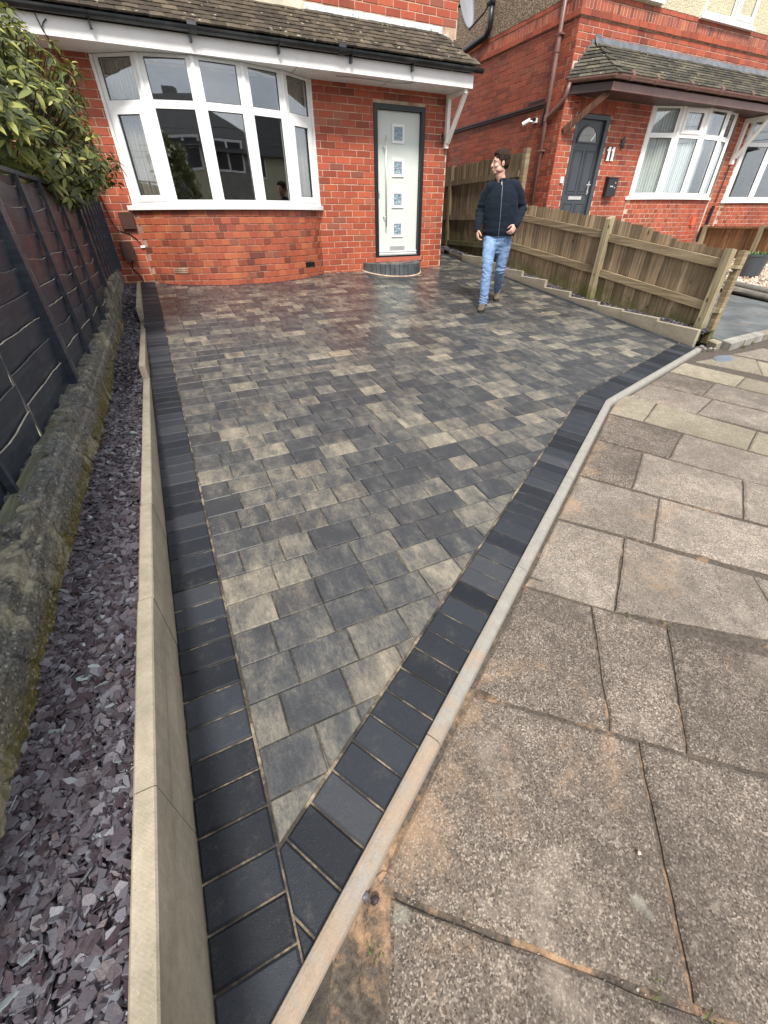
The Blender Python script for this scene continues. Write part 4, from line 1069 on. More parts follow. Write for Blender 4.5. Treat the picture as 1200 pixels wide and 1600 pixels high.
# log-roll edging and gravel bed
lr = empty('log_edging', (8.3, 4.2, gz(4.2)), 'curved row of dark concrete log-roll edging beside the neighbouring gravel bed', 'edging')
for off_, zz in ((0, .10), (.075, .155)):
    pts = []
    for k in range(26):
        t_ = k/25; y_ = 2.95+4.6*t_; x = 8.25+off_*1.5+.28*math.sin(t_*2.2)-.02; pts.append((x, y_, SL*y_+zz))
    mb = MB(); mb.tube(pts, .05, 8); mb.build('log_course', M['logroll'], lr, smooth=True)
gbx = MB(); gbx.add([(8.3,2.95,SL*2.95+.13),(13,2.95,SL*2.95+.13),(13,8,SL*8+.02),(8.4,8,SL*8+.02)], [(0,1,2,3)])
gb = empty('gravel_bed', (9.6, 5, gz(5)), kind='structure')
tag(gbx.build('bed_soil', M['shingle'], gb, at=(9.6,5,.5)), kind='stuff')
def samp_g(q):
    y_ = 3.0+4.6*q.random()**1.2; x = 8.4+3.8*q.random(); return x, y_, SL*y_+.14-(y_-2.95)*.021+q.uniform(-.01,.012)
tag(plates('g', 7000, samp_g, M['shingle'], .030, .5).build('pale_gravel', M['shingle'], gb, at=(9.6,5,.5)), kind='stuff')
# planter
pt = empty('plant_pot', (9.95, 4.97, SL*4.97+.12), 'dark grey plastic tub with low green plants on the pale gravel', 'plant pot')
mb = MB(); n = 24; prof = [(.19,0),(.235,.30),(.25,.315),(.25,.345),(.235,.345),(.225,.30)]
for r_, z in prof:
    for k in range(n): a = 6.283*k/n; mb.v.append((9.95+r_*math.cos(a), 4.97+r_*.85*math.sin(a), SL*4.97+.11+z))
for i in range(len(prof)-1):
    for k in range(n): mb.f.append((i*n+k, i*n+(k+1)%n, (i+1)*n+(k+1)%n, (i+1)*n+k))
mb.f.append(tuple(range((len(prof)-1)*n, len(prof)*n)))
mb.build('tub', M['potplastic'], pt, smooth=False)
pl = MB(); qq = random.Random(3)
for i in range(220):
    a = qq.uniform(0, 6.28); r_ = .21*math.sqrt(qq.random()); x, y_ = 9.95+r_*math.cos(a), 4.97+r_*.85*math.sin(a); h = qq.uniform(.03,.10); a2 = qq.uniform(0, 6.28)
    z = SL*4.97+.11+.29; d = Vector((math.cos(a2)*.04, math.sin(a2)*.04, h)); s_ = Vector((-math.sin(a2), math.cos(a2), 0))*.012
    p0 = Vector((x, y_, z)); pl.add([p0, p0+d*.6-s_, p0+d, p0+d*.6+s_], [(0,1,2,3)])
tag(pl.build('plant_leaves', m_plain('pot_leaf', (.10,.19,.05), .5, 60, .1, .4), pt), kind='stuff')
# brown boarded fence on the far side of the neighbour's garden
nf = empty('board_fence', (12.4, 7, .7), 'short brown stained board fence with a pale post under the far bay window', 'fence')
y_ = 7.50
while y_ > 4.2:
    z0, z1 = SL*y_-.02, 1.235+.008*(y_-6); mb = MB(); mb.box((12.38, y_-.135, z0), (12.40+R.uniform(0,.006), y_-.004, z1)); mb.build('board', M['brownwood'], nf); y_ -= .14
for (ya, yb) in ((7.5, 6.36), (6.24, 4.2)):
    mb = MB(); mb.box((12.33, yb, 1.235), (12.42, ya, 1.275)); mb.build('top_rail', M['brownwood'], nf)
for y_ in (7.54, 6.30): mb = MB(); mb.box((12.31, y_-.045, SL*y_-.02), (12.40, y_+.045, 1.30)); mb.build('post', M['postwood'], nf)
mb = MB(); mb.box((12.28, 4.2, SL*4.2-.05), (12.36, 7.5, SL*6+.12)); mb.build('gravel_board', M['edging'], nf)
# ============================================================ HOUSES
CH = .0855
def brick_mesh(L, H, D, name, mat):
    """proud face looks towards -y (local); chamfered a little; back left open"""
    c = .0035; x, z = L/2, H/2; mb = MB()
    V = [(-x,D,-z),(x,D,-z),(x,D,z),(-x,D,z),(-x,c,-z),(x,c,-z),(x,c,z),(-x,c,z),(-x+c,0,-z+c),(x-c,0,-z+c),(x-c,0,z-c),(-x+c,0,z-c)]
    F = [(0,1,5,4),(1,2,6,5),(2,3,7,6),(3,0,4,7),(4,5,9,8),(5,6,10,9),(6,7,11,10),(7,4,8,11),(8,9,10,11)]
    return mb.add(V, F)
BM = {}
def lay(wall, faces, mat, limit=300, bname='brick', maxd=None):
    """faces: list of (centre, outward angle (rotation about z, 0 = looks to -y), L, H).  300 nearest are parts of `wall`"""
    faces = sorted(faces, key=lambda f: dcam(f[0])); rest = MB()
    for i, (c, a, L, H) in enumerate(faces):
        p = R.uniform(-.0015, .002); nx, ny = math.sin(a), -math.cos(a); c = (c[0]+nx*p, c[1]+ny*p, c[2]+R.uniform(-.0012,.0012)); tw_ = R.uniform(-.006,.006)
        if i < limit:
            k = (mat.name, round(L, 3), round(H, 3))
            if k not in BM: BM[k] = brick_mesh(L, H, .02, 'brick', mat).mesh('brick', mat)
            link(bname, BM[k], wall, c, (0, R.uniform(-.004,.004), a+tw_))
        else:
            t = brick_mesh(L, H, .02, 'brick', mat); ca, sa = math.cos(a+tw_), math.sin(a+tw_)
            rest.add([(c[0]+v[0]*ca-v[1]*sa, c[1]+v[0]*sa+v[1]*ca, c[2]+v[2]) for v in t.v], t.f)
    if rest.v: tag(rest.build('brickwork', mat, wall), kind='stuff')
MJ = .0095
def flat_wall(x0, x1, z0, z1, y_, holes=(), bond='stretcher', zref=None, L=.237, phase=0.0, quoin=None):
    """front facing wall in plane y"""
    out = []; zref = z0 if zref is None else zref; r = math.floor((z0-zref)/CH+1e-6)
    while zref+r*CH < z1-.01:
        za, zb = zref+r*CH, zref+(r+1)*CH; off = (L/2 if r % 2 else 0)+phase
        x = x0-((x0-off) % L)
        spans = [(x0, x1)]
        for h in holes:
            if h[2] < (za+zb)/2 < h[3]:
                ns = []
                for s in spans:
                    if h[1] <= s[0] or h[0] >= s[1]: ns.append(s); continue
                    if h[0] > s[0]: ns.append((s[0], h[0]))
                    if h[1] < s[1]: ns.append((h[1], s[1]))
                spans = ns
        for s0, s1 in spans:
            x = s0-((s0-off) % L)
            cuts = []
            while x < s1:
                a, b = max(x, s0), min(x+L, s1); x += L
                if b-a > .03: cuts.append((a, b))
            for a, b in cuts:
                zc = min(zb, z1)
                out.append((((a+b)/2, y_, (za+zc)/2), 0, round((b-a)-MJ, 3), round(zc-za-MJ, 3)))
        r += 1
    return [o for o in out if o[3] > .02 and o[2] > .02]

def members(name, mat, parent, specs):
    for s_ in specs:
        mb = MB(); mb.box(*s_); mb.build(name, mat, parent)

# ---------- window facet: frame members and glass between two plan points
def facet(root, a, b, z0, ztr, z1, fw=.05, dep=.06, sash=None, glassmat=None, post=.05, tsash=False):
    a, b = Vector((a[0], a[1], 0)), Vector((b[0], b[1], 0)); d = (b-a).normalized(); n = Vector((d.y, -d.x, 0)); L = (b-a).length; up = Vector((0,0,1))
    fr = MB(); s0, s1 = post*.55, L-post*.55
    def fbar(u0, u1, za, zb, w_=0.0, th=dep, out=0.0):
        c = a+d*((u0+u1)/2)+up*((za+zb)/2)-n*(th/2-out); fr.obox(c, d, up, n, (u1-u0)/2, (zb-za)/2, th/2)
    fbar(s0, s0+fw, z0, z1); fbar(s1-fw, s1, z0, z1); fbar(s0+fw, s1-fw, z0, z0+fw+.012); fbar(s0+fw, s1-fw, z1-fw*.6, z1); fbar(s0+fw, s1-fw, ztr-.042, ztr+.035)
    frm = fr.build('frame', M['upvc'], root)
    gl = glassmat or M['glass']
    lo = (s0+fw, s1-fw, z0+fw+.012, ztr-.042); hi = (s0+fw, s1-fw, ztr+.035, z1-fw*.6)
    for i, (u0, u1, za, zb) in enumerate((lo, hi)):
        if (sash and i == 0) or (tsash and i == 1):
            sf = MB(); k = .052
            for (p, q, r_, t_) in ((u0-.012,u0+k,za-.012,zb+.012),(u1-k,u1+.012,za-.012,zb+.012),(u0+k,u1-k,za-.012,za+k),(u0+k,u1-k,zb-k,zb+.012)):
                c = a+d*((p+q)/2)+up*((r_+t_)/2)-n*(.02-.016); sf.obox(c, d, up, n, (q-p)/2, (t_-r_)/2, .02)
            sf.build('sash', M['upvc'], root); u0 += k; u1 -= k; za += k; zb -= k
        g = MB()
        gk = .006
        for (p, q, r_, t_) in ((u0-.002,u0+gk,za,zb),(u1-gk,u1+.002,za,zb),(u0,u1,za-.002,za+gk),(u0,u1,zb-gk,zb+.002)):
            c = a+d*((p+q)/2)+up*((r_+t_)/2)-n*.014; g.obox(c, d, up, n, (q-p)/2, (t_-r_)/2, .006)
        g.build('gasket', M['blackplastic'], root)
        pm = MB(); c = a+d*((u0+u1)/2)+up*((za+zb)/2)-n*.022
        pm.obox(c, d, up, n, (u1-u0)/2, (zb-za)/2, .0015); tl = R.uniform(-.004,.004); pm.build('pane', gl, root)
    return n
def corner_post(root, p, z0, z1, r_=.033, out=(0,-1)):
    mb = MB(); mb.tube([(p[0]-out[0]*.018, p[1]-out[1]*.018, z0), (p[0]-out[0]*.018, p[1]-out[1]*.018, z1)], r_, 10); mb.build('corner_post', M['upvc'], root)

def gutter(parent, pts, r_, mat, name='gutter', closed=True):
    """half-round trough along pts"""
    mb = MB(); n = 8; P = [Vector(p) for p in pts]; rows = []
    for i, p in enumerate(P):
        t = (P[min(i+1,len(P)-1)]-P[max(i-1,0)]); t.z = 0; t.normalize(); s_ = Vector((t.y, -t.x, 0))
        sc = 1.0
        if 0 < i < len(P)-1:
            t0 = (P[i]-P[i-1]); t0.z = 0; t0.normalize(); sc = 1/max(.5, abs(Vector((t0.y,-t0.x,0)).dot(s_)))
        rows.append([p+s_*(r_*math.cos(math.pi*k/n)*sc)+Vector((0,0,-r_*math.sin(math.pi*k/n)*.95)) for k in range(n+1)]+[p+s_*((r_-.006)*math.cos(math.pi*k/n)*sc)+Vector((0,0,-(r_-.006)*math.sin(math.pi*k/n)*.95+.001)) for k in range(n,-1,-1)])
    m_ = len(rows[0]); mb.v = [tuple(v) for r in rows for v in r]
    mb.f = [(i*m_+k, i*m_+(k+1)%m_, (i+1)*m_+(k+1)%m_, (i+1)*m_+k) for i in range(len(P)-1) for k in range(m_)]
    for i in (0, len(P)-1): mb.f.append(tuple(i*m_+k for k in range(n+1)))
    return mb.build(name, mat, parent, smooth=False)
def tile_mesh(Lw, Lh, th, name, mat, seed):
    """plain tile: local x along the course, y up the slope, z normal; nose at y=0"""
    q = random.Random(seed); mb = MB(); V = []; nx_ = 4
    for j, (y_, cam_) in enumerate(((0,0),(.03,.002),(Lh,0))):
        for i in range(nx_+1):
            x = -Lw/2+Lw*i/nx_; V.append((x, y_+(q.uniform(-.004,.003) if j == 0 else 0), th+.003*math.cos((i/nx_-.5)*2.2)-.003+(q.uniform(-.0015,.0015) if j == 0 else 0)))
    for i in range(nx_+1): v = V[i]; V.append((v[0], v[1]+.002, v[2]-th))
    m_ = nx_+1
    F = [(j*m_+i, j*m_+i+1, (j+1)*m_+i+1, (j+1)*m_+i) for j in range(2) for i in range(nx_)]+[(3*m_+i, 3*m_+i+1, i+1, i) for i in range(nx_)]
    s_ = len(V); 
    for i in (0, nx_):
        V.append((V[2*m_+i][0], Lh, 0)); k = len(V)-1
        F.append((i, m_+i, 2*m_+i, k, 3*m_+i) if i == 0 else (3*m_+i, k, 2*m_+i, m_+i, i))
    return mb.add(V, F)
def slope_tiles(roof, name, mat, A, B, C, rows, gauge, Lw, th, limit, clipfn=None, seeds=5, len_=.19):
    """A->B eaves line, A->C up the slope"""
    A, B, C = Vector(A), Vector(B), Vector(C); d = (B-A).normalized(); upv = (C-A); upv = (upv-d*upv.dot(d)).normalized(); n = d.cross(upv); 
    if n.z < 0: n = -n
    W = (B-A).length; items = []
    for r in range(rows):
        x = -(Lw/2 if r % 2 else 0)
        while x < W:
            u = x+Lw/2
            if clipfn is None or clipfn(u, r*gauge): items.append((A+d*u+upv*(r*gauge)+n*.012, u, r))
            x += Lw
    items.sort(key=lambda t: dcam(t[0])); rest = MB(); tilt_ = math.atan(th/gauge)*.9
    ms = [tile_mesh(Lw-.004, len_, th, name, mat, s_+hash(mat.name)%7) for s_ in range(seeds)]; me_ = [m.mesh(name, mat) for m in ms]
    for i, (P, u, r) in enumerate(items):
        t1 = -tilt_*.55+R.uniform(-.02,.02); u2 = upv*math.cos(t1)+n*math.sin(t1); n2_ = n*math.cos(t1)-upv*math.sin(t1)
        j = R.uniform(-.012,.012); d2_ = (d+u2*j).normalized(); mt = Matrix(((d2_.x,u2.x,n2_.x),(d2_.y,u2.y,n2_.y),(d2_.z,u2.z,n2_.z)))
        P = P+n*(th*.9)+upv*R.uniform(-.004,.004)
        k = R.randrange(seeds)
        if i < limit:
            o = bpy.data.objects.new(name, me_[k]); col.objects.link(o); o.parent = roof; m4 = mt.to_4x4(); m4.translation = P-wloc(roof); o.matrix_local = m4
        else: rest.add([P+mt@Vector(v) for v in ms[k].v], ms[k].f)
    if rest.v: tag(rest.build('tiles', mat, roof), kind='stuff')

# ------------------------------------------------------------ HOUSE A (in front of the driveway)
HA = empty('brick_house', (2.4, 7.9, .70), 'red brick house front with white bow window, pale green door and tiled canopy', 'house')
YW = 7.90
wall = MB(); e_ = .0045
def wbox(x0, x1, z0, z1): wall.box((x0, YW+e_, z0), (x1, YW+.24, z1))
wbox(-4, -.07, .3, 3.1); wbox(-.07, 2.58, .3, 1.56); wbox(2.58, 3.602, .3, 3.1); wbox(4.532, 4.975, .3, 3.1); wbox(3.602, 4.532, .3, .80); wbox(3.602, 4.532, 2.916, 3.1)
wbox(-4, 4.975, 3.1, 3.69); wbox(-4, 5.02, 3.69, 5.6); wall.box((4.72, YW+.24, .3), (4.967, 13, 5.6))
WA = wall.build('wall', M['mortar'], HA)
fs = flat_wall(-1.6, 4.975, .645, 3.10, YW-.001, holes=[(-.09,2.60,.3,3.1),(3.606,4.528,.3,2.93)], zref=.645, phase=.10)
lay(WA, fs, M['brick'], 300)
fs = flat_wall(-3.9, 5.02, 3.805, 5.58, YW-.001, zref=3.805, phase=.03)
lay(WA, fs, M['brick'], 60)
# curved base under the bow window: headers
bb = MB(); n = len(BBASE)
V = [(x, y_+e_+.002, .3) for x, y_ in BBASE]+[(x, y_+e_+.002, 1.60) for x, y_ in BBASE]
V += [(x, min(y_+.10, YW+.1), 1.60) for x, y_ in BBASE]
bb.add(V, [(i, i+1, n+i+1, n+i) for i in range(n-1)]+[(n+i, n+i+1, 2*n+i+1, 2*n+i) for i in range(n-1)])
BB = bb.build('bow_base', M['mortar_dark'], HA)
cum = [0]
for a, b in zip(BBASE[:-1], BBASE[1:]): cum.append(cum[-1]+math.dist(a, b))
def bpt(s_):
    i = max(0, min(len(cum)-2, int(np.searchsorted(cum, s_))-1)); t_ = (s_-cum[i])/(cum[i+1]-cum[i]); a, b = BBASE[i], BBASE[i+1]
    return (a[0]+(b[0]-a[0])*t_, a[1]+(b[1]-a[1])*t_), math.atan2(b[1]-a[1], b[0]-a[0])
items = []; HB = .1215
for r in range(12):
    za = .565+r*CH; s_ = .02+(HB/2 if r % 2 else 0)
    while s_ < cum[-1]-.05:
        (x, y_), ang = bpt(s_+HB/2)
        zc = za+CH/2
        air = ((.17 < x < .36) or (2.20 < x < 2.36)) and r == 3
        if not air: items.append(((x, y_-.001, zc), ang, HB-MJ+.003, CH-MJ))
        s_ += HB
lay(BB, items, M['brick_bay'], 300)
for sx in (.265, 2.285):
    s_ = min(range(len(BBASE)), key=lambda i: abs(BBASE[i][0]-sx)); (x, y_), ang = bpt(cum[s_]); ab = MB(); d = Vector((math.cos(ang), math.sin(ang), 0)); nn = Vector((d.y, -d.x, 0)); z = .565+3.5*CH
    c = Vector((x, y_, z)); 
    ab.obox(c-nn*.008, d, (0,0,1), nn, .10, .034, .006)
    for k in range(3): ab.obox(c+Vector((0,0,-.024+.024*k)), d, (0,0,1), nn, .10, .004, .010)
    for k in range(9): ab.obox(c+d*(-.1+.025*k), d, (0,0,1), nn, .004, .034, .009)
    ab.build('air_brick', M['mortar_dark'] if sx < 1 else M['blackplastic'], BB)
# bow window
WIN = empty('bow_window', (1.26, 7.6, 1.6)); WIN.parent = HA; WL[WIN.name] = Vector((1.26,7.6,1.6)); WIN.location = Vector((1.26,7.6,1.6))-wloc(HA)
for i in range(5):
    facet(WIN, BOW[i], BOW[i+1], 1.640, 2.652, 3.083, sash=i in (0, 4))
for i, p in enumerate(BOW):
    corner_post(WIN, p, 1.64, 3.082, .036 if 0 < i < 5 else .03, out=(0,-1))
mb = MB(); n = 40; A_ = arc_pts(-.19, 2.67, 7.345, 7.90, n); 
V = [(x, y_-.012, 1.592) for x, y_ in A_]+[(x, y_-.012, 1.640) for x, y_ in A_]+[(x, min(y_+.16, 7.92), 1.650) for x, y_ in A_]+[(x, min(y_+.16, 7.92), 1.592) for x, y_ in A_]; m_ = n+1
mb.add(V, [(i, i+1, m_+i+1, m_+i) for i in range(n)]+[(m_+i, m_+i+1, 2*m_+i+1, 2*m_+i) for i in range(n)]+[(3*m_+i+1, 3*m_+i, i, i+1)[::-1] for i in range(n)]+[(0, m_, 2*m_, 3*m_)[::1], (m_-1, 2*m_-1, 3*m_-1, 4*m_-1)[::-1]])
mb.build('sill', M['upvc'], WIN)
# room behind
rm = MB(); rm.add([(-.6,7.93,.75),(3.2,7.93,.75),(3.2,11.5,.75),(-.6,11.5,.75),(-.6,7.93,3.3),(3.2,7.93,3.3),(3.2,11.5,3.3),(-.6,11.5,3.3)], [(0,1,2,3),(4,7,6,5),(1,5,6,2),(3,2,6,7),(0,3,7,4)])
rm.build('room', M['room_dark'], HA)
for x0, x1, ya, yb in ((.02,.34,7.86,7.70),(2.22,2.50,7.74,7.90)):
    cu = MB(); n = 26; V = []
    for i in range(n+1):
        t_ = i/n; x = x0+(x1-x0)*t_; y_ = ya+(yb-ya)*t_+.10+.022*math.sin(t_*38); V += [(x, y_, 1.62), (x, y_, 3.05)]
    cu.add(V, [(2*i, 2*i+2, 2*i+3, 2*i+1) for i in range(n)]); cu.build('curtain', M['curtain'], WIN)
# canopy: fascia, soffit, gutter, tiles, flashing
YF = 7.40
mb = MB(); mb.box((-4, YF, 3.083), (5.06, YF+.022, 3.235)); fa = mb.build('fascia', M['fascia'], HA)
mb = MB(); mb.box((5.04, YF+.023, 3.085), (5.06, YW-.002, 3.235)); mb.build('fascia', M['fascia'], HA)
mb = MB(); mb.box((4.79, YF-.004, 3.085), (4.805, YF-.001, 3.232)); mb.build('joint_cover', M['fascia'], HA)
mb = MB(); mb.box((-4, YF+.023, 3.088), (5.038, YW-.002, 3.10)); mb.build('soffit', M['soffit'], HA)
for x in (-.45, .95, 2.3, 3.7): mb = MB(); mb.box((x, YF+.023, 3.0855), (x+.012, YW-.003, 3.0875)); mb.build('soffit_joint', M['greyplastic'], HA)
cb = MB(); cb.tube([(2.9,7.60,3.083),(3.25,7.56,3.082),(3.55,7.52,3.072),(3.75,7.50,3.063),(3.92,7.50,3.072),(4.05,7.49,3.083)], .005, 6); cb.build('loose_cable', M['greyplastic'], HA)
gutter(HA, [(-4, YF-.058, 3.285), (5.17, YF-.058, 3.285)], .052, M['gutter'])
for x in (-1.0, .0, 1.02, 2.06, 3.04, 3.98):
    mb = MB(); mb.box((x-.013, YF-.062, 3.170), (x+.013, YF-.0005, 3.226)); 
    for k in range(7):
        a0, a1 = math.pi*k/7, math.pi*(k+1)/7; mb.bar((x, YF-.058-.058*math.cos(a0), 3.285-.058*math.sin(a0)), (x, YF-.058-.058*math.cos(a1), 3.285-.058*math.sin(a1)), .024, .005, up=(1,0,0))
    mb.build('gutter_bracket', M['gutter'], HA)
for x in (1.05, 2.9): mb = MB(); mb.tube([(x-.05, YF-.058, 3.287), (x+.05, YF-.058, 3.287)], .061, 10); mb.build('gutter_union', M['gutter'], HA)
mb = MB(); mb.add([(-4,YF-.06,3.292),(5.05,YF-.06,3.292),(4.80,YW,3.675),(-4,YW,3.675),(-4,YF-.06,3.26),(5.05,YF-.06,3.26),(5.05,YW,3.26),(-4,YW,3.26)], [(0,1,2,3),(4,5,1,0)[::1],(5,6,2,1)])
roofA = mb.build('canopy_roof', M['slate_tile'], HA)
gA = .092; SLn = math.hypot(.56, .383)
slope_tiles(roofA, 'tile', M['tile'], (-2.2, YF-.085, 3.283), (5.13, YF-.085, 3.283), (-2.2, YW-.02, 3.685), 8, gA, .166, .017, 300,
    clipfn=lambda u, s_: u < 7.28-.42*s_/SLn+.02)
fl = MB(); n = 44; V = []
for i in range(n+1):
    x = 2.62+(4.755-2.62)*i/n; zt = 3.792+.006*mnoise.noise(Vector((x*6,0,0))); zb = 3.690+.012*mnoise.noise(Vector((x*9,2,0))); V += [(x, YW-.052, zb-.006), (x, YW-.012, zb+.02), (x, YW-.010, zt)]
fl.add(V, [(i*3+k, (i+1)*3+k, (i+1)*3+k+1, i*3+k+1) for i in range(n) for k in range(2)]); fl.build('flashing', M['flash_white'], roofA)
fl = MB(); n = 50; V = []
for i in range(n+1):
    x = -2.2+(2.615+2.2)*i/n; k_ = .014*mnoise.noise(Vector((x*7,5,0))); V += [(x, YW-.075, 3.668+k_), (x, YW-.045+k_, 3.700), (x, YW-.008, 3.80+k_*.5)]
fl.add(V, [(i*3+k, (i+1)*3+k, (i+1)*3+k+1, i*3+k+1) for i in range(n) for k in range(2)]); fl.build('mortar_fillet', M['mortar_fillet'], roofA)
mb = MB(); pebble(mb, (4.80, YW-.06, 3.70), .028, 9); mb.build('mortar_lump', M['flash_white'], roofA)
# bracket at the right
BK = empty('canopy_bracket', (4.94, 7.85, 2.4)); BK.parent = HA; WL[BK.name] = Vector((4.94,7.85,2.4)); BK.location = wloc(BK)-wloc(HA)
mb = MB(); mb.box((4.905, YW-.065, 2.435), (4.965, YW-.004, 3.083)); mb.build('upright', M['whitewood'], BK)
mb = MB(); mb.bar((4.935, YW-.07, 2.50), (4.99, YF+.06, 3.07), .052, .055, up=(1,0,0)); mb.build('brace', M['whitewood'], BK)
mb = MB(); mb.box((4.94, YF+.03, 3.035), (4.985, YW-.066, 3.083)); mb.build('arm', M['whitewood'], BK)
# door
DR = empty('front_door', (4.07, 7.93, .9)); DR.parent = HA; WL[DR.name] = Vector((4.07,7.93,.9)); DR.location = wloc(DR)-wloc(HA)
mb = MB()
for b in (((3.606,YW-.004,.90),(3.672,YW+.11,2.916)), ((4.462,YW-.004,.90),(4.528,YW+.11,2.916)), ((3.672,YW-.004,2.855),(4.462,YW+.11,2.916)), ((3.672,YW+.0,.90),(4.462,YW+.11,.925))): mb.box(*b)
mb.build('door_frame', M['black_frame'], DR)
mb = MB(); mb.box((3.677,YW+.055,.948),(4.457,YW+.10,2.85)); leaf_ = mb.build('door_leaf', M['door_pale'], DR)
mb = MB(); mb.box((3.677,YW+.035,.945),(4.457,YW+.054,.985)); mb.bar((3.677,YW+.03,.985),(4.457,YW+.03,.985),.012,.02,up=(0,0,1)); mb.build('weather_bar', M['whiteplastic'], DR)
mb = MB(); mb.box((3.672,YW+.02,.925),(4.462,YW+.055,.943)); mb.build('threshold_strip', M['chrome'], DR)
for zc in (2.587, 2.163, 1.742, 1.318):
    fr = MB(); x0, x1, z0, z1 = 3.948, 4.172, zc-.117, zc+.117; k = .034
    for b in (((x0,YW+.040,z0),(x0+k,YW+.054,z1)),((x1-k,YW+.040,z0),(x1,YW+.054,z1)),((x0+k,YW+.040,z0),(x1-k,YW+.054,z0+k)),((x0+k,YW+.040,z1-k),(x1-k,YW+.054,z1))): fr.box(*b)
    ff = fr.build('door_light_frame', M['whiteplastic'], DR)
    fr = MB(); kk = k+.016
    for b in (((x0+k,YW+.044,z0+k),(x0+kk,YW+.0545,z1-k)),((x1-kk,YW+.044,z0+k),(x1-k,YW+.0545,z1-k)),((x0+kk,YW+.044,z0+k),(x1-kk,YW+.0545,z0+kk)),((x0+kk,YW+.044,z1-kk),(x1-kk,YW+.0545,z1-k))): fr.box(*b)
    fr.build('bead', M['greyplastic'], DR)
    g = MB(); g.box((x0+kk,YW+.048,z0+kk),(x1-kk,YW+.0547,z1-kk)); g.build('leaded_glass', M['leaded'], DR)
    ld = MB(); cx_ = (x0+x1)/2
    ld.box((cx_-.002,YW+.0455,z0+kk),(cx_+.002,YW+.048,z1-kk)); ld.box((x0+kk,YW+.0455,zc-.002),(x1-kk,YW+.048,zc+.002))
    for sx in (-1,1):
        ld.bar((cx_,YW+.047,zc+.05),(cx_+sx*.035,YW+.047,zc),.004,.003,up=(0,1,0)); ld.bar((cx_,YW+.047,zc-.05),(cx_+sx*.035,YW+.047,zc),.004,.003,up=(0,1,0))
    ld.build('lead_came', M['greyplastic'], DR)
hd = empty('pull_handle', (3.80,7.9,1.95)); hd.parent = DR; WL[hd.name] = Vector((3.80,7.9,1.95)); hd.location = wloc(hd)-wloc(DR)
mb = MB(); mb.tube([(3.815,YW-.005,1.36),(3.815,YW-.005,2.55)], .0125, 12); 
for z in (1.50, 2.41): mb.tube([(3.785,YW+.055,z),(3.785,YW+.02,z),(3.815,YW-.005,z)], .009, 8)
mb.build('bar', M['chrome'], hd, smooth=True)
mb = MB(); mb.box((3.69,YW+.045,1.77),(3.718,YW+.055,1.86)); mb.tube([(3.704,YW+.05,1.82),(3.704,YW+.03,1.82)],.011,10); mb.build('lock_plate', M['chrome'], DR)
mb = MB(); mb.box((3.905,YW+.042,1.006),(4.215,YW+.055,1.066)); mb.build('letter_plate', M['chrome'], DR)
mb = MB(); mb.box((3.945,YW+.0405,1.022),(4.175,YW+.0425,1.050)); mb.build('letter_flap', M['greyplastic'], DR)
mb = MB(); mb.box((3.59,YW-.03,.832),(4.545,YW+.10,.898)); mb.build('threshold', M['redtile'], HA)
# lintel shadow board + little corner lamp
mb = MB(); mb.tube([(4.86,YW-.01,2.60),(4.86,YW-.05,2.60),(4.86,YW-.05,2.52)], .018, 8); mb.build('hook', M['blackplastic'], HA)
# half-round step
ST = empty('doorstep', (3.88, 7.55, .70), 'half-round doorstep edged with upright charcoal blocks in front of the pale green door', 'doorstep')
ctr = (3.88, 7.90); RX, RY = .535, .66; nb_ = 21
SZ0, SZ1 = .58, .838
for i in range(nb_):
    a0, a1 = math.pi+math.pi*i/nb_+.008, math.pi+math.pi*(i+1)/nb_-.008
    P = [(ctr[0]+RX*math.cos(a0), ctr[1]+RY*math.sin(a0)), (ctr[0]+RX*math.cos((a0+a1)/2)*1.0, ctr[1]+RY*math.sin((a0+a1)/2)), (ctr[0]+RX*math.cos(a1), ctr[1]+RY*math.sin(a1)),
         (ctr[0]+(RX-.085)*math.cos(a1), ctr[1]+(RY-.085)*math.sin(a1)), (ctr[0]+(RX-.085)*math.cos(a0), ctr[1]+(RY-.085)*math.sin(a0))]
    P = [(x, min(y_, YW-.004)) for x, y_ in P]
    mb = MB(); mb.prism(P, SZ0, SZ1+R.uniform(-.004,.004), .009); mb.build('step_block', M['stepblock'], ST)
mb = MB(); P = [(ctr[0]+(RX-.088)*math.cos(math.pi+math.pi*i/24), min(YW-.004, ctr[1]+(RY-.088)*math.sin(math.pi+math.pi*i/24))) for i in range(25)]
mb.prism(P, SZ0, SZ1-.012, .0); mb.build('infill', M['joint'], ST)
yb_ = 7.28
while yb_ < 7.80:       # small blocks across the tread
    x = 3.40
    while x < 4.36:
        L = R.choice([.12,.16]); c = (x+L/2, yb_+.05)
        if ((abs(c[0]-ctr[0])+.05)/(RX-.09))**2+((c[1]-.05-ctr[1])/(RY-.09))**2 < 1: mb = MB(); mb.box((x+.002, yb_+.002, SZ1-.014), (x+L-.002, yb_+.098, SZ1-.002)); mb.build('tread_block', M['paver'], ST)
        x += L
    yb_ += .10
# mortar haunch round step, little fillet along wall foot
mb = MB(); pts = [(ctr[0]+(RX+.012)*math.cos(math.pi+math.pi*i/30), min(7.885, ctr[1]+(RY+.012)*math.sin(math.pi+math.pi*i/30))) for i in range(31)]
mb.tube([(x, y_, SL*y_-.003) for x, y_ in pts], .014, 6); mb.build('haunching', M['mortar'], ST)
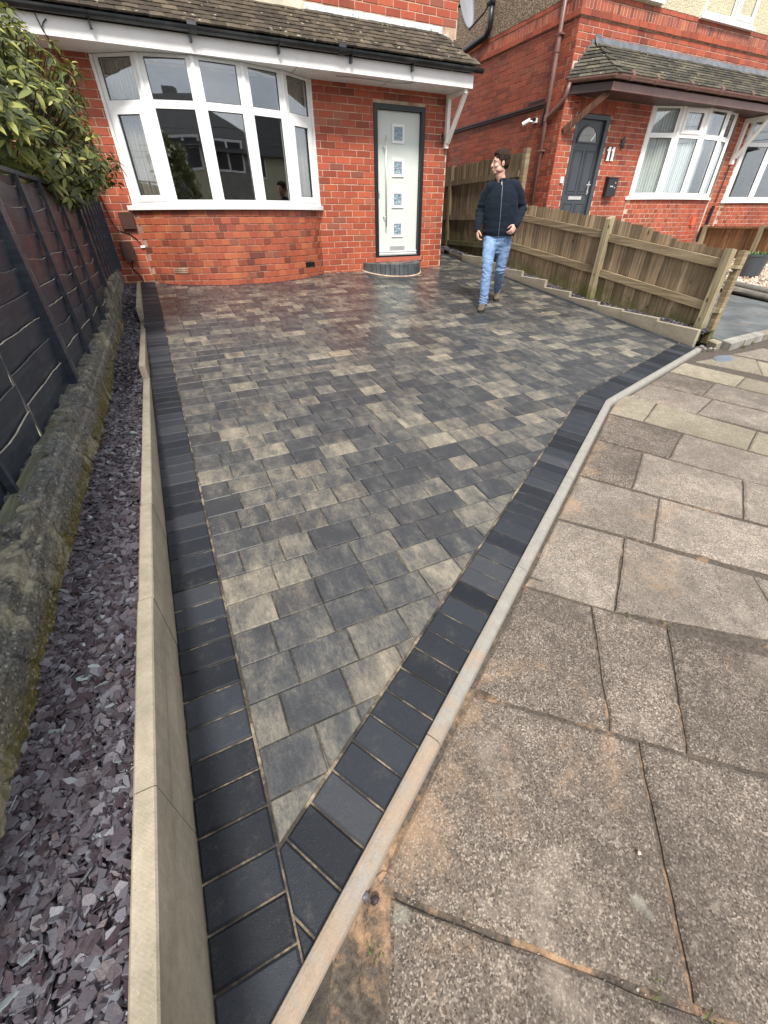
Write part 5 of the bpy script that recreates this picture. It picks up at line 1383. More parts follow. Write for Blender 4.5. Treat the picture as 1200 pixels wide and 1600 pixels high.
# meter boxes and cables at the left
for (x0, x1, z0, z1, nm, lb, g_) in ((-.33,-.155,1.375,1.57,'vent_cover','square brown vent cover on the brick wall beside the bow window',.035), (-.42,-.275,1.0,1.235,'meter_box','small dark brown utility box low on the brick wall beside the fence',.07)):
    t = empty(nm, ((x0+x1)/2, YW, z0), lb, 'utility box')
    mb = MB(); mb.box((x0+.006, YW-g_, z0+.006), (x1-.006, YW-.002, z1-.006)); mb.build('back_box', M['brownbox'], t)
    mb = MB(); mb.prism([(x0,z0),(x1,z0),(x1,z1),(x0,z1)], 0, .012, .004); mb.v = [(v[0], YW-g_-v[2], v[1]) for v in mb.v]; mb.f = [f[::-1] for f in mb.f]; mb.build('cover', M['brownbox'], t)
tag((lambda m: (m.tube([(-.47,YW-.012,1.75),(-.44,YW-.012,1.50),(-.40,YW-.012,1.37),(-.27,YW-.015,1.33),(-.19,YW-.015,1.26),(-.15,YW-.015,1.17),(-.10,YW-.015,1.17)], .006, 6), m.build('cable', M['blackplastic']))[1])(MB()), 'thin black cable looping between the brown boxes on the brick wall', 'cable')
tag((lambda m: (m.tube([(-.33,YW-.03,1.0),(-.36,YW-.015,.90),(-.30,YW-.012,.82),(-.27,YW-.012,.70)], .008, 6), m.build('cable', M['blackplastic']))[1])(MB()), 'black cable dropping from the lower brown box to the ground', 'cable')
mb = MB(); mb.box((-.17,YW-.02,1.15),(-.09,YW-.002,1.18)); tag(mb.build('cable_clip', M['whiteplastic']), 'small white cable clip beside the lower brown box', 'clip')
# cables on the fascia at the far left
for pts, lb in (([(-.76,YF-.02,3.32),(-.74,YF-.012,3.23),(-.70,YF-.012,3.12),(-.68,YF+.02,3.075),(-.66,YW-.2,3.06)], 'black cable running down the white fascia above the rhododendron'),
                ([(-.50,YF-.02,3.32),(-.49,YF-.012,3.22),(-.47,YF-.012,3.12),(-.45,YF+.02,3.07),(-.42,YW-.30,3.0),(-.36,YW-.05,2.86),(-.35,YW-.012,2.60)], 'black cable dropping from the fascia to the brick wall by the bow window'),
                ([(-.40,YF-.012,3.20),(-.44,YF-.014,3.17),(-.468,YF-.014,3.13),(-.455,YF-.01,3.09),(-.43,YF+.05,3.06),(-.39,YW-.18,2.95),(-.33,YW-.02,2.80),(-.33,YW-.012,2.5)], 'second black cable curling over the fascia edge beside the first')):
    m_ = MB(); m_.tube(pts, .0055, 6); tag(m_.build('cable', M['blackplastic']), lb, 'cable')

# satellite dish on the corner of house A
DI = empty('satellite_dish', (5.02, 8.1, 4.15), 'grey oval satellite dish on a black arm at the corner of the near house', 'satellite dish')
cD = Vector((5.25, 8.02, 4.13)); axis = Vector((.50,-.83,.22)).normalized(); ux = axis.cross(Vector((0,0,1))).normalized(); uy = ux.cross(axis).normalized()
mb = MB(); nr, na = 6, 28; V = [tuple(cD-axis*.035)]
for i in range(1, nr+1):
    for k in range(na): a = 6.283*k/na; r_ = i/nr; V.append(tuple(cD+ux*(.27*r_*math.cos(a))+uy*(.30*r_*math.sin(a))-axis*(.035*(1-r_*r_))))
F = [(0, 1+k, 1+(k+1)%na) for k in range(na)]+[(1+(i-1)*na+k, 1+i*na+k, 1+i*na+(k+1)%na, 1+(i-1)*na+(k+1)%na) for i in range(1, nr) for k in range(na)]
n0 = len(V); V += [tuple(Vector(v)-axis*.008) for v in V]; F += [tuple(n0+q for q in f[::-1]) for f in F]+[(1+(nr-1)*na+k, n0+1+(nr-1)*na+k, n0+1+(nr-1)*na+(k+1)%na, 1+(nr-1)*na+(k+1)%na) for k in range(na)]
mb.add(V, F); mb.build('dish', M['greyplastic'], DI, smooth=True)
mb = MB(); mb.tube([cD-uy*.30, cD-uy*.22+axis*.25, cD-uy*.16+axis*.34], .012, 8); mb.tube([cD-uy*.16+axis*.30, cD-uy*.14+axis*.40], .026, 10); mb.build('feed_arm', M['blackplastic'], DI)
mb = MB(); mb.tube([cD-axis*.04, cD-axis*.14, (5.04,8.2,4.05), (5.02,8.2,4.0)], .018, 8); mb.build('bracket', M['blackplastic'], DI)

# ------------------------------------------------------------ HOUSE B (neighbour)
HB_ = empty('brick_house', (10.4, 8.0, .95), 'neighbouring red brick and pebbledash house with dark grey door and tiled canopy roof', 'house')
XN, YN = 7.53, 8.0
ZL0, ZL1, ZBT = 4.24, 4.33, 4.53
wall = MB()
wall.box((XN+e_, YN+e_, .3), (XN+.24, 14, 6.2)); 
for (x0, x1, z0, z1) in ((XN+.24,7.905,.3,3.1),(7.905,8.80,3.09,3.3),(8.80,9.96,.3,3.3),(9.96,12.86,.3,1.80),(12.86,13.36,.3,3.3),(13.36,16.5,.3,1.75),(XN+.24,16.5,3.3,6.2),(16.4,16.6,.3,3.3),(7.905,8.80,.3,.96)):
    wall.box((x0, YN+e_, z0), (x1, YN+.24, z1))
WB = wall.build('wall', M['mortar_n'], HB_)
fs = flat_wall(XN, 15.0, .985, 3.45, YN-.001, holes=[(7.905,8.80,.3,3.12),(9.96,12.86,.3,3.45),(13.36,15.2,.3,3.45)], zref=.985, phase=.06)
fs += flat_wall(XN, 15.0, 3.80, ZL0, YN-.001, zref=.985, phase=.06)
lay(WB, fs, M['brick_n'], 230)
# soldier arch over the door
ar_ = [((7.86+.078*i+.039, YN-.004, 3.185), 0, .066, .20) for i in range(13)]
lay(WB, ar_, M['brick_n'], 13)
# side wall facing -x
side = []
L_s = .237
for (z0, z1) in ((.70, ZL0),):
    r = 0
    while .70+r*CH < z1-.02:
        za = .70+r*CH; y_ = YN+((.1185) if r % 2 else 0)
        if r % 2: side.append(((XN-.001, YN+.054, za+CH/2), -math.pi/2, .108, CH-MJ))
        while y_ < 12.9: side.append(((XN-.001, y_+L_s/2, za+CH/2), -math.pi/2, L_s-.007, CH-.006)); y_ += L_s
        r += 1
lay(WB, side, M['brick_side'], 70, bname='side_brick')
# string course and brick-on-edge band
def band(z0, z1, proud, mat, name, per, front=True):
    items = []
    x = XN-proud
    while x < 15.6: items.append(((x+per/2, YN-proud, (z0+z1)/2), 0, per-.010, z1-z0-.008)); x += per
    y_ = YN-proud
    while y_ < 12.9: items.append(((XN-proud, y_+per/2, (z0+z1)/2), -math.pi/2, per-.010, z1-z0-.008)); y_ += per
    return items
bk = MB(); bk.box((XN-.018, YN-.018, ZL0), (16, YN+.1, ZL1)); bk.box((XN-.018, YN+.101, ZL0), (XN+.1, 13, ZL1)); bk.box((XN-.001, YN-.001, ZL1), (16, YN+.1, ZBT)); bk.box((XN-.001, YN+.101, ZL1), (XN+.1, 13, ZBT))
BD = bk.build('string_course', M['mortar_n'], HB_)
lay(BD, band(ZL0, ZL1, .030, None, '', .237), M['brick_n'], 60)
lay(BD, band(ZL1+.004, ZL1+.128, .006, None, '', .082), M['brick_bay'], 150)
lay(BD, band(ZL1+.132, ZBT, .012, None, '', .237), M['brick_n'], 60)
mb = MB(); mb.box((XN-.014, YN-.014, ZBT), (16.4, YN+.004, 6.2)); mb.build('front_render', M['dash_cream'], HB_)
mb = MB(); mb.box((XN-.014, YN+.006, ZBT), (XN+.004, 13.4, 6.2)); mb.build('side_render', M['dash_brown'], HB_)
# inside darkness
rm = MB()
for (x0, x1) in ((9.5, 13.1), (13.2, 16.3)): rm.add([(x0,8.03,.9),(x1,8.03,.9),(x1,11,.9),(x0,11,.9),(x0,8.03,3.5),(x1,8.03,3.5),(x1,11,3.5),(x0,11,3.5)], [(0,1,2,3),(4,7,6,5),(1,5,6,2),(3,2,6,7),(0,3,7,4)])
rm.build('room', M['room_dark'], HB_)
# door of B
DB = empty('front_door', (8.35, 8.02, .98)); DB.parent = HB_; WL[DB.name] = Vector((8.35,8.02,.98)); DB.location = wloc(DB)-wloc(HB_)
mb = MB()
for b in (((7.91,YN-.004,.96),(7.965,YN+.10,3.075)), ((8.70,YN-.004,.96),(8.795,YN+.10,3.075)), ((7.965,YN-.004,3.01),(8.70,YN+.10,3.075))): mb.box(*b)
mb.build('door_frame', M['door_grey'], DB)
mb = MB(); mb.box((7.968,YN+.05,.97),(8.697,YN+.09,3.006)); mb.build('door_leaf', M['door_grey'], DB)
def raised(x0, x1, z0, z1, root, mat, yb):
    mb = MB(); k = .016
    for b in (((x0,yb-.010,z0),(x0+k,yb,z1)),((x1-k,yb-.010,z0),(x1,yb,z1)),((x0+k,yb-.010,z0),(x1-k,yb,z0+k)),((x0+k,yb-.010,z1-k),(x1-k,yb,z1))): mb.box(*b)
    mb.prism([(x0+k+.02,z0+k+.02),(x1-k-.02,z0+k+.02),(x1-k-.02,z1-k-.02),(x0+k+.02,z1-k-.02)], 0, .011, .008)
    m0 = len(mb.v)-12
    for i in range(m0, len(mb.v)): v = mb.v[i]; mb.v[i] = (v[0], yb-v[2], v[1])
    n12 = len(mb.f)-9; mb.f[n12:] = [f[::-1] for f in mb.f[n12:]]
    mb.build('door_panel', mat, root)
for (x0, x1) in ((8.04,8.30),(8.37,8.63)):
    raised(x0, x1, 1.87, 2.57, DB, M['door_grey'], YN+.05); raised(x0, x1, 1.08, 1.72, DB, M['door_grey'], YN+.05)
fan = MB(); n = 16; cx_, cz_ = 8.335, 2.665
ro = [(cx_+.285*math.cos(math.pi*i/n), cz_+.27*math.sin(math.pi*i/n)) for i in range(n+1)]; ri = [(cx_+.245*math.cos(math.pi*i/n), cz_+.02+.225*math.sin(math.pi*i/n)) for i in range(n+1)]
V = [(x, YN+.03, z) for x, z in ro]+[(x, YN+.03, z) for x, z in ri]+[(x, YN+.05, z) for x, z in ro]+[(x, YN+.05, z) for x, z in ri]; m_ = n+1
fan.add(V, [(i+1, i, m_+i, m_+i+1)[::-1] for i in range(n)]+[(i, i+1, 2*m_+i+1, 2*m_+i)[::-1] for i in range(n)]+[(m_+i, m_+i+1, 3*m_+i+1, 3*m_+i) for i in range(n)]+[(0, n, 2*n+1, m_)])
fan.build('fanlight_frame', M['door_grey'], DB)
fg = MB(); fg.add([(x, YN+.042, z) for x, z in ri], [tuple(range(n+1))[::-1]]); fg.build('fanlight_glass', M['glass_clear'], DB)
fg = MB(); fg.add([(x, YN+.047, z) for x, z in ri], [tuple(range(n+1))[::-1]]); fg.build('fanlight_backing', M['room_dark'], DB); fg = MB(); fg.add([(8.42,YN+.045,2.69),(8.47,YN+.045,2.72),(8.53,YN+.045,2.80),(8.52,YN+.045,2.86),(8.49,YN+.045,2.78),(8.44,YN+.045,2.74)], [(0,1,2,3,4,5)]); fg.build('fanlight_pale_piece', M['whiteplastic'], DB)  # plain backing, and a pale curved piece set just behind the glass
mb = MB(); mb.box((8.615,YN+.032,1.86),(8.645,YN+.05,2.08)); mb.tube([(8.63,YN+.03,2.02),(8.63,YN-.012,2.02),(8.52,YN-.012,2.02)], .010, 8); mb.tube([(8.63,YN+.045,1.90),(8.63,YN+.02,1.90)], .016, 8); mb.build('lever_handle', M['chrome'], DB)
mb = MB(); mb.box((8.14,YN+.036,1.775),(8.50,YN+.051,1.83)); mb.build('letter_plate', M['chrome'], DB)
# things on the front of B
nbx = empty('doorbell', (7.80,8.0,2.06), 'small white doorbell beside the dark grey door', 'doorbell')
mb = MB(); mb.box((7.77,YN-.03,2.035),(7.835,YN-.002,2.135)); mb.build('case', M['whiteplastic'], nbx)
mb = MB(); mb.tube([(7.80,YN-.031,2.07),(7.80,YN-.036,2.07)], .014, 12); mb.build('button', M['greyplastic'], nbx)
mbx = empty('letter_box', (9.18,8.0,1.83), 'black wall-mounted post box on the brickwork beside the dark grey door', 'post box')
mb = MB(); mb.box((9.05,YN-.10,1.83),(9.33,YN-.002,2.13)); mb.build('box', M['blackplastic'], mbx)
mb = MB(); mb.add([(9.04,YN-.115,2.13),(9.34,YN-.115,2.13),(9.34,YN-.001,2.13),(9.04,YN-.001,2.13),(9.04,YN-.115,2.145),(9.34,YN-.115,2.145),(9.34,YN-.001,2.17),(9.04,YN-.001,2.17)], [(0,3,2,1),(4,5,6,7),(0,1,5,4),(1,2,6,5),(2,3,7,6),(3,0,4,7)]); mb.build('lid', M['blackplastic'], mbx)
mb = MB()
for z in (1.98, 2.06): mb.tube([(9.26,YN-.101,z),(9.26,YN-.106,z)], .013, 10)
mb.box((9.12,YN-.104,1.99),(9.21,YN-.1005,2.01)); mb.build('badge', M['chrome'], mbx)
hn = empty('house_number', (9.0,8.0,2.43), 'white number 11 on a dark backing between the grey door and the bay window', 'number sign')
mb = MB(); mb.box((8.88,YN-.014,2.42),(9.12,YN-.002,2.64)); mb.build('backing', M['brown_dark'], hn)
for x in (8.945, 9.065):
    mb = MB(); mb.box((x-.03,YN-.024,2.43),(x+.03,YN-.0145,2.63)); mb.bar((x-.03,YN-.019,2.595),(x-.055,YN-.019,2.57),.03,.008,up=(0,1,0)); mb.box((x-.042,YN-.0235,2.415),(x+.042,YN-.0145,2.43)); mb.build('digit', M['whiteplastic'], hn)
og = empty('wall_ornament', (9.28,8.0,2.66), 'small dark star-shaped metal ornament on the brick wall above the number', 'ornament')
for k in range(6):
    mb = MB(); a = 6.283*k/6+.3; mb.bar((9.28,YN-.02,2.70),(9.28+.085*math.cos(a),YN-.015,2.70+.10*math.sin(a)),.030,.012,up=(0,1,0)); mb.build('ray', M['blackplastic'], og)
# canopy of B
xc0, xc1 = 7.50, 16.2; YC = 7.43; ZG = 3.475
mb = MB(); mb.box((8.02, YC, 3.29), (xc1, YC+.03, 3.40)); mb.build('fascia', M['brown_pvc'], HB_)
mb = MB(); mb.bar((7.55,YN-.01,3.345),(8.03,YC+.015,3.345),.02,.11,up=(0,0,1)); mb.build('fascia', M['brown_dark'], HB_)
mb = MB(); mb.add([(7.56,YN-.002,3.295),(8.03,YC+.03,3.295),(xc1,YC+.03,3.295),(xc1,YN-.002,3.295),(7.56,YN-.002,3.31),(8.03,YC+.03,3.31),(xc1,YC+.03,3.31),(xc1,YN-.002,3.31)], [(0,3,2,1)[::-1],(4,5,6,7),(0,1,5,4),(1,2,6,5)]); mb.build('soffit', M['brown_dark'], HB_)
gutter(HB_, [(7.50,YN-.03,ZG), (7.98,YC-.05,ZG), (8.10,YC-.062,ZG), (xc1,YC-.062,ZG)], .058, M['brown_pvc'])
for x in (8.35,9.0,9.95,10.9,11.9): mb = MB(); mb.tube([(x-.04,YC-.062,ZG+.001),(x+.04,YC-.062,ZG+.001)],.064,10); mb.build('gutter_union', M['brown_pvc'], HB_)
apex = (8.08, YN, 3.985)
mb = MB(); mb.add([(7.45,YN-.06,3.46),(8.02,YC-.09,3.46),(xc1,YC-.09,3.46),(xc1,YN,3.945),(apex[0],YN,3.955),(7.45,YN-.0,3.44)], [(0,1,4,5)[::1],(1,2,3,4)]); roofB = mb.build('canopy_roof', M['tile_n'], HB_)
SB_ = math.hypot(.66, .50)
slope_tiles(roofB, 'tile', M['tile_n'], (7.98, YC-.10, 3.45), (15.4, YC-.10, 3.45), (7.98, YN+.02, 3.965), 9, .088, .30, .020, 230, clipfn=lambda u, s_: u > .03+.10*s_/SB_, len_=.16)
def hipL(t_): return Vector((7.43+.47*t_, YN-.012, 3.465+.475*t_))
def hipR(t_): return Vector((8.005+.065*t_, YC-.10+.645*t_, 3.475+.49*t_))
for r_ in range(9):      # courses of the little hip end, cut tiles running up to the hip
    t0_, t1_ = r_/9.0, min(1.0, (r_+1.35)/9.0); k_n = max(1, 4-r_//2)
    for q_ in range(k_n):
        a0, a1 = q_/k_n, (q_+1)/k_n; A0_ = hipL(t0_).lerp(hipR(t0_), a0); A1_ = hipL(t0_).lerp(hipR(t0_), a1); B0_ = hipL(t1_).lerp(hipR(t1_), a0); B1_ = hipL(t1_).lerp(hipR(t1_), a1)
        nn = (A1_-A0_).cross(B0_-A0_).normalized(); nn = -nn if nn.z < 0 else nn; ex = R.uniform(0, .004); gp = (A1_-A0_)*.012
        V = [A0_+nn*.001+gp, A1_+nn*.001-gp, A1_+nn*(.024+ex)-gp, A0_+nn*(.024+ex)+gp, B1_+nn*.006-gp, B0_+nn*.006+gp]
        mb = MB(); mb.add(V, [(0,1,2,3),(3,2,4,5),(1,4,2),(0,3,5)]); mb.build('tile', M['tile_n'], roofB)
mb = MB(); n = 60; V = []
for i in range(n+1):
    x = 7.95+(15.4-7.95)*i/n; k_ = .008*mnoise.noise(Vector((x*5,0,1))); V += [(x, YN-.10, 3.905+k_), (x, YN-.05+k_, 3.965), (x, YN-.008, 4.045+k_)]
mb.add(V, [(i*3+k, (i+1)*3+k, (i+1)*3+k+1, i*3+k+1) for i in range(n) for k in range(2)]); mb.build('lead_flashing', M['lead'], roofB)
for k in range(7):     # stepped soakers up the hip end
    t_ = k/6; x = 7.56+.44*t_; z = 3.50+.46*t_; mb = MB(); mb.box((x-.04,YN-.016,z-.02),(x+.075,YN-.004,z+.115)); mb.build('step_flashing', M['lead'], roofB)
mb = MB(); mb.bar((7.60,YN-.02,2.80),(8.06,YC+.09,3.28),.07,.10,up=(0,0,1)); mb.build('canopy_bracket', M['beam'], HB_)
# bay window of B with curved base
BOWB = [(9.93,8.0),(10.56,7.77),(11.24,7.66),(11.93,7.68),(12.38,7.80),(12.62,8.0)]
WNB = empty('bay_window', (11.3,7.8,1.8)); WNB.parent = HB_; WL[WNB.name] = Vector((11.3,7.8,1.8)); WNB.location = wloc(WNB)-wloc(HB_)
for i in range(5): facet(WNB, BOWB[i], BOWB[i+1], 1.835, 2.86, 3.30, fw=.06, tsash=i in (1,))
for i, p in enumerate(BOWB): corner_post(WNB, p, 1.835, 3.298, .042)
BB2 = arc_pts(9.86, 12.78, 7.60, 8.0, 50)
mb = MB(); n = 40; A_ = arc_pts(9.80, 12.84, 7.555, 8.0, n); m_ = n+1
V = [(x, y_-.012, 1.785) for x, y_ in A_]+[(x, y_-.012, 1.832) for x, y_ in A_]+[(x, min(y_+.16, 8.02), 1.84) for x, y_ in A_]
mb.add(V, [(i, i+1, m_+i+1, m_+i) for i in range(n)]+[(m_+i, m_+i+1, 2*m_+i+1, 2*m_+i) for i in range(n)]); mb.build('sill', M['upvc'], WNB)
bb = MB(); n = len(BB2); V = [(x, y_+e_, .5) for x, y_ in BB2]+[(x, y_+e_, 1.79) for x, y_ in BB2]; bb.add(V, [(i, i+1, n+i+1, n+i) for i in range(n-1)])
BBo = bb.build('bay_base', M['mortar_n'], HB_)
def curved(pts, zs, per, dz=CH):
    cu = [0]
    for a, b in zip(pts[:-1], pts[1:]): cu.append(cu[-1]+math.dist(a, b))
    out = []
    for r, za in enumerate(zs):
        s_ = .02+(per/2 if r % 2 else 0)
        while s_ < cu[-1]-.06:
            m = s_+per/2; i = max(0, min(len(cu)-2, int(np.searchsorted(cu, m))-1)); t_ = (m-cu[i])/(cu[i+1]-cu[i]); a, b = pts[i], pts[i+1]
            out.append(((a[0]+(b[0]-a[0])*t_, a[1]+(b[1]-a[1])*t_-.001, za+dz/2), math.atan2(b[1]-a[1], b[0]-a[0]), per-MJ, dz-MJ)); s_ += per
    return out
lay(BBo, curved(BB2, [.93+CH*r for r in range(10)], .1215), M['brick_n'], 200)
for i in range(5):
    a_, b_ = Vector(BOWB[i]), Vector(BOWB[i+1]); t_ = (b_-a_).normalized(); nn = Vector((-t_.y, t_.x)); cu = MB(); n = 24; V = []
    if i == 2: b_ = a_.lerp(b_, .45)
    for k in range(n+1):
        p = a_.lerp(b_, k/n)+nn*(.085+.016*math.sin(k*1.9)); V += [(p.x, p.y, 1.84), (p.x, p.y, 3.28)]
    cu.add(V, [(2*k, 2*k+2, 2*k+3, 2*k+1) for k in range(n)]); cu.build('net_curtain', M['net'], WNB)
# second window at the far right (other half of the pair)
BOWC = [(13.42,8.0),(14.15,7.79),(14.95,7.70),(15.75,7.79),(16.2,8.0)]
WNC = empty('bay_window', (14.6,7.8,1.75)); WNC.parent = HB_; WL[WNC.name] = Vector((14.6,7.8,1.75)); WNC.location = wloc(WNC)-wloc(HB_)
for i in range(4): facet(WNC, BOWC[i], BOWC[i+1], 1.79, 2.86, 3.28, fw=.06)
for i, p in enumerate(BOWC): corner_post(WNC, p, 1.79, 3.28, .042)
mb = MB(); n = 30; A_ = arc_pts(13.30, 16.3, 7.60, 8.0, n); m_ = n+1
V = [(x, y_-.012, 1.74) for x, y_ in A_]+[(x, y_-.012, 1.79) for x, y_ in A_]+[(x, min(y_+.16, 8.02), 1.80) for x, y_ in A_]
mb.add(V, [(i, i+1, m_+i+1, m_+i) for i in range(n)]+[(m_+i, m_+i+1, 2*m_+i+1, 2*m_+i) for i in range(n)]); mb.build('sill', M['upvc'], WNC)
BB3 = arc_pts(13.36, 16.24, 7.63, 8.0, 40); bb = MB(); n = len(BB3); V = [(x, y_+e_, .5) for x, y_ in BB3]+[(x, y_+e_, 1.745) for x, y_ in BB3]; bb.add(V, [(i, i+1, n+i+1, n+i) for i in range(n-1)])
BBp = bb.build('bay_base', M['mortar_n'], HB_); lay(BBp, curved(BB3, [.885+CH*r for r in range(10)], .1215), M['brick_n'], 150)
mb = MB(); mb.box((13.06,YN-.07,2.48),(13.14,YN-.004,3.28)); mb.build('bracket_upright', M['whitewood'], HB_)
mb = MB(); mb.bar((13.10,YN-.075,2.60),(13.10,YC+.05,3.26),.06,.07,up=(1,0,0)); mb.build('bracket_brace', M['whitewood'], HB_)
mb = MB(); mb.box((13.07,YC+.03,3.20),(13.13,YN-.07,3.28)); mb.build('bracket_arm', M['whitewood'], HB_)
mb = MB(); mb.box((11.80,7.585,1.30),(11.95,7.66,1.46)); mb.build('vent_cover', M['orange'], HB_)
# pipes low between the two bays
mb = MB(); mb.tube([(13.05,YN-.05,2.45),(13.04,YN-.04,1.75)], .014, 8); mb.build('thin_pipe', M['brown_dark'], HB_)
mb = MB(); mb.tube([(13.0,YN-.06,1.68),(12.97,YN-.06,.9)], .035, 8); mb.tube([(12.80,YN-.10,1.25),(12.80,YN-.10,.9)], .045, 8); mb.build('waste_pipe', M['blackplastic'], HB_)
# upper windows
for (x0, x1, zb) in ((7.95,9.33,4.56),(10.50,12.12,4.52)):
    WU = empty('upper_window', ((x0+x1)/2,7.98,zb)); WU.parent = HB_; WL[WU.name] = Vector(((x0+x1)/2,7.98,zb)); WU.location = wloc(WU)-wloc(HB_)
    xm = x1-.42*(x1-x0)
    facet(WU, (x0,YN-.03), (xm,YN-.03), zb+.04, zb+1.35, zb+1.6, fw=.055); facet(WU, (xm,YN-.03), (x1,YN-.03), zb+.04, zb+1.35, zb+1.6, fw=.055, sash=True)
    mb = MB(); mb.box((x0-.04,YN-.085,zb-.01),(x1+.04,YN-.001,zb+.04)); mb.build('sill', M['upvc'], WU)
    mb = MB(); mb.box((x0+.02,YN-.012,zb+.05),(x1-.02,YN+.001,zb+1.6)); mb.build('interior', M['room'], WU)
# rainwater pipe and fittings on the side wall
RP = empty('downpipe', (7.48,8.37,.9), 'brown rainwater pipe running down the corner of the neighbouring brick house', 'downpipe')
mb = MB(); mb.tube([(XN-.06,8.36,.75),(XN-.06,8.36,6.3)], .037, 12); mb.build('pipe', M['brown_pvc'], RP, smooth=True)
for z in (3.93,3.02): mb = MB(); mb.tube([(XN-.06,8.36,z-.05),(XN-.06,8.36,z+.05)], .046, 12); mb.build('socket', M['brown_pvc'], RP, smooth=False)
mb = MB(); mb.tube([(7.50,7.93,3.43),(7.49,7.95,3.30),(7.48,7.98,3.22),(XN-.06,8.30,3.04),(XN-.06,8.36,2.96)], .033, 10); mb.build('branch', M['brown_pvc'], RP, smooth=True)
for z in (2.55, 1.6, 4.1, 5.2): mb = MB(); mb.box((XN-.10,8.30,z-.012),(XN-.004,8.42,z+.012)); mb.build('pipe_clip', M['brown_pvc'], RP)
mb = MB(); mb.box((XN-.05,8.42,3.235),(XN-.003,12.6,3.265)); mb.box((XN-.03,8.42,3.20),(XN-.002,12.6,3.234)); tag(mb.build('timber_batten', M['brown_dark']), 'long dark horizontal strip fixed along the brick side wall of the neighbouring house', 'batten')
mb = MB(); mb.tube([(XN-.03,11.9,3.23),(XN-.03,11.9,.8)], .02, 8); mb.tube([(XN-.04,8.45,3.24),(XN-.04,8.50,2.95)], .022, 8); 
tag(mb.build('conduit', M['brown_dark']), 'dark conduit running down the far end of the brick side wall', 'conduit')
SC = empty('security_lamp', (7.48,8.72,3.0), 'small white security lamp on the brick wall beside the brown downpipe', 'security lamp')
mb = MB(); mb.box((XN-.05,8.66,3.0),(XN-.002,8.74,3.07)); mb.build('base', M['whiteplastic'], SC)
mb = MB(); mb.tube([(XN-.05,8.70,3.03),(XN-.12,8.74,3.02)], .012, 8); mb.tube([(XN-.10,8.76,3.05),(XN-.20,8.86,2.99)], .035, 10); mb.build('head', M['whiteplastic'], SC)
mb = MB(); mb.tube([(XN-.09,8.64,3.04),(XN-.16,8.60,3.03)], .026, 8); mb.build('sensor', M['blackplastic'], SC)
SPp = MB(); SPp.tube([(XN-.09,10.45,5.02),(XN-.09,10.45,4.66),(XN-.09,10.56,4.57),(XN-.09,11.5,4.50),(XN-.09,12.3,4.48)], .055, 12); SPp.tube([(XN-.09,10.45,4.96),(XN-.09,10.45,5.03)], .066, 12)
tag(SPp.build('soil_pipe', M['blackplastic'], smooth=True), 'thick black elbowed waste pipe on the brown pebbledash side wall', 'pipe')
mb = MB(); mb.box((XN-.006,8.55,3.29),(XN+.002,9.0,3.33)); mb.build('missing_mortar', M['blackplastic'], HB_)
# roofs above (out of the picture, close the houses)
for (x0, x1, z) in ((-4.2,5.1,5.6),(7.4,16.7,6.2)):
    mb = MB(); mb.add([(x0,7.6,z),(x1,7.6,z),(x1,14,z),(x0,14,z),((x0+x1)/2-2,10.8,z+2.2),((x0+x1)/2+2,10.8,z+2.2)], [(0,1,5,4),(1,2,5),(2,3,4,5),(3,0,4),(0,3,2,1)]); mb.build('main_roof', M['slate_tile'], HA if x0 < 0 else HB_)
mb = MB(); mb.box((-4,8.15,3.1),(-3.76,13,5.6)); mb.box((-3.76,12.8,.3),(4.7,13,5.6)); mb.build('rear_wall', M['brick'], HA)

# ------------------------------------------------------------ houses across the street (seen in the window reflections)
def opposite(x0, x1, y_, h, rh, lab, mat, hip):
    t = empty('brick_house', ((x0+x1)/2, y_, gz(y_)), lab, 'house'); zb = gz(-9)-.1
    mb = MB(); mb.box((x0, y_-8, zb), (x1, y_, h)); w_ = mb.build('wall', mat, t)
    mb = MB(); mb.add([(x0-.4,y_+.4,h),(x1+.4,y_+.4,h),(x1+.4,y_-8.4,h),(x0-.4,y_-8.4,h),(x0+hip,y_-4,h+rh),(x1-hip,y_-4,h+rh)], [(3,2,1,0)[::-1],(0,4,5,1)[::-1],(1,5,2)[::-1],(2,5,4,3)[::-1],(3,4,0)[::-1]]); mb.build('roof', M['slate_tile'], t)
    mb = MB(); mb.box(((x0+x1)/2-.3,y_-5.0,h+rh-.7),((x0+x1)/2+.3,y_-4.5,h+rh+.35)); mb.build('chimney', M['conc'], t)
    for k in range(2):
        for z in (zb+1.2, zb+3.9):
            xx = x0+(x1-x0)*(.27+.46*k); mb = MB(); mb.box((xx-.8,y_+.002,z),(xx+.8,y_+.05,z+1.3)); wd_ = mb.build('window', M['upvc'], t)
            for s_ in (-1,1): mb = MB(); mb.box((xx+s_*.38-.32,y_+.051,z+.1),(xx+s_*.38+.32,y_+.06,z+1.2)); mb.build('pane', M['blackplastic'], wd_)
opposite(-13, -4.5, -11.5, 4.4, 2.6, 'cream rendered house across the street reflected in the bow window, left one', M['dash_cream'], 2.5)
opposite(1.5, 10, -12.5, 4.3, 2.6, 'grey rendered house across the street reflected in the window, behind the photographer', M['conc'], 2.5)
opposite(14, 24, -12, 4.6, 2.8, 'cream rendered house across the street far to the right behind the photographer', M['dash_cream'], 2.5)
# overhead wires reflected in the glass
for k in range(3):
    mb = MB(); mb.tube([(-30+60*i/16, -8.6-.3*k, 5.2+.35*k-1.2*(1-((i-8)/8)**2)) for i in range(17)], .012, 5); tag(mb.build('overhead_wire', M['blackplastic']), ['lowest of the three overhead wires across the street','middle one of the three overhead wires across the street','highest of the three overhead wires across the street'][k], 'wire')
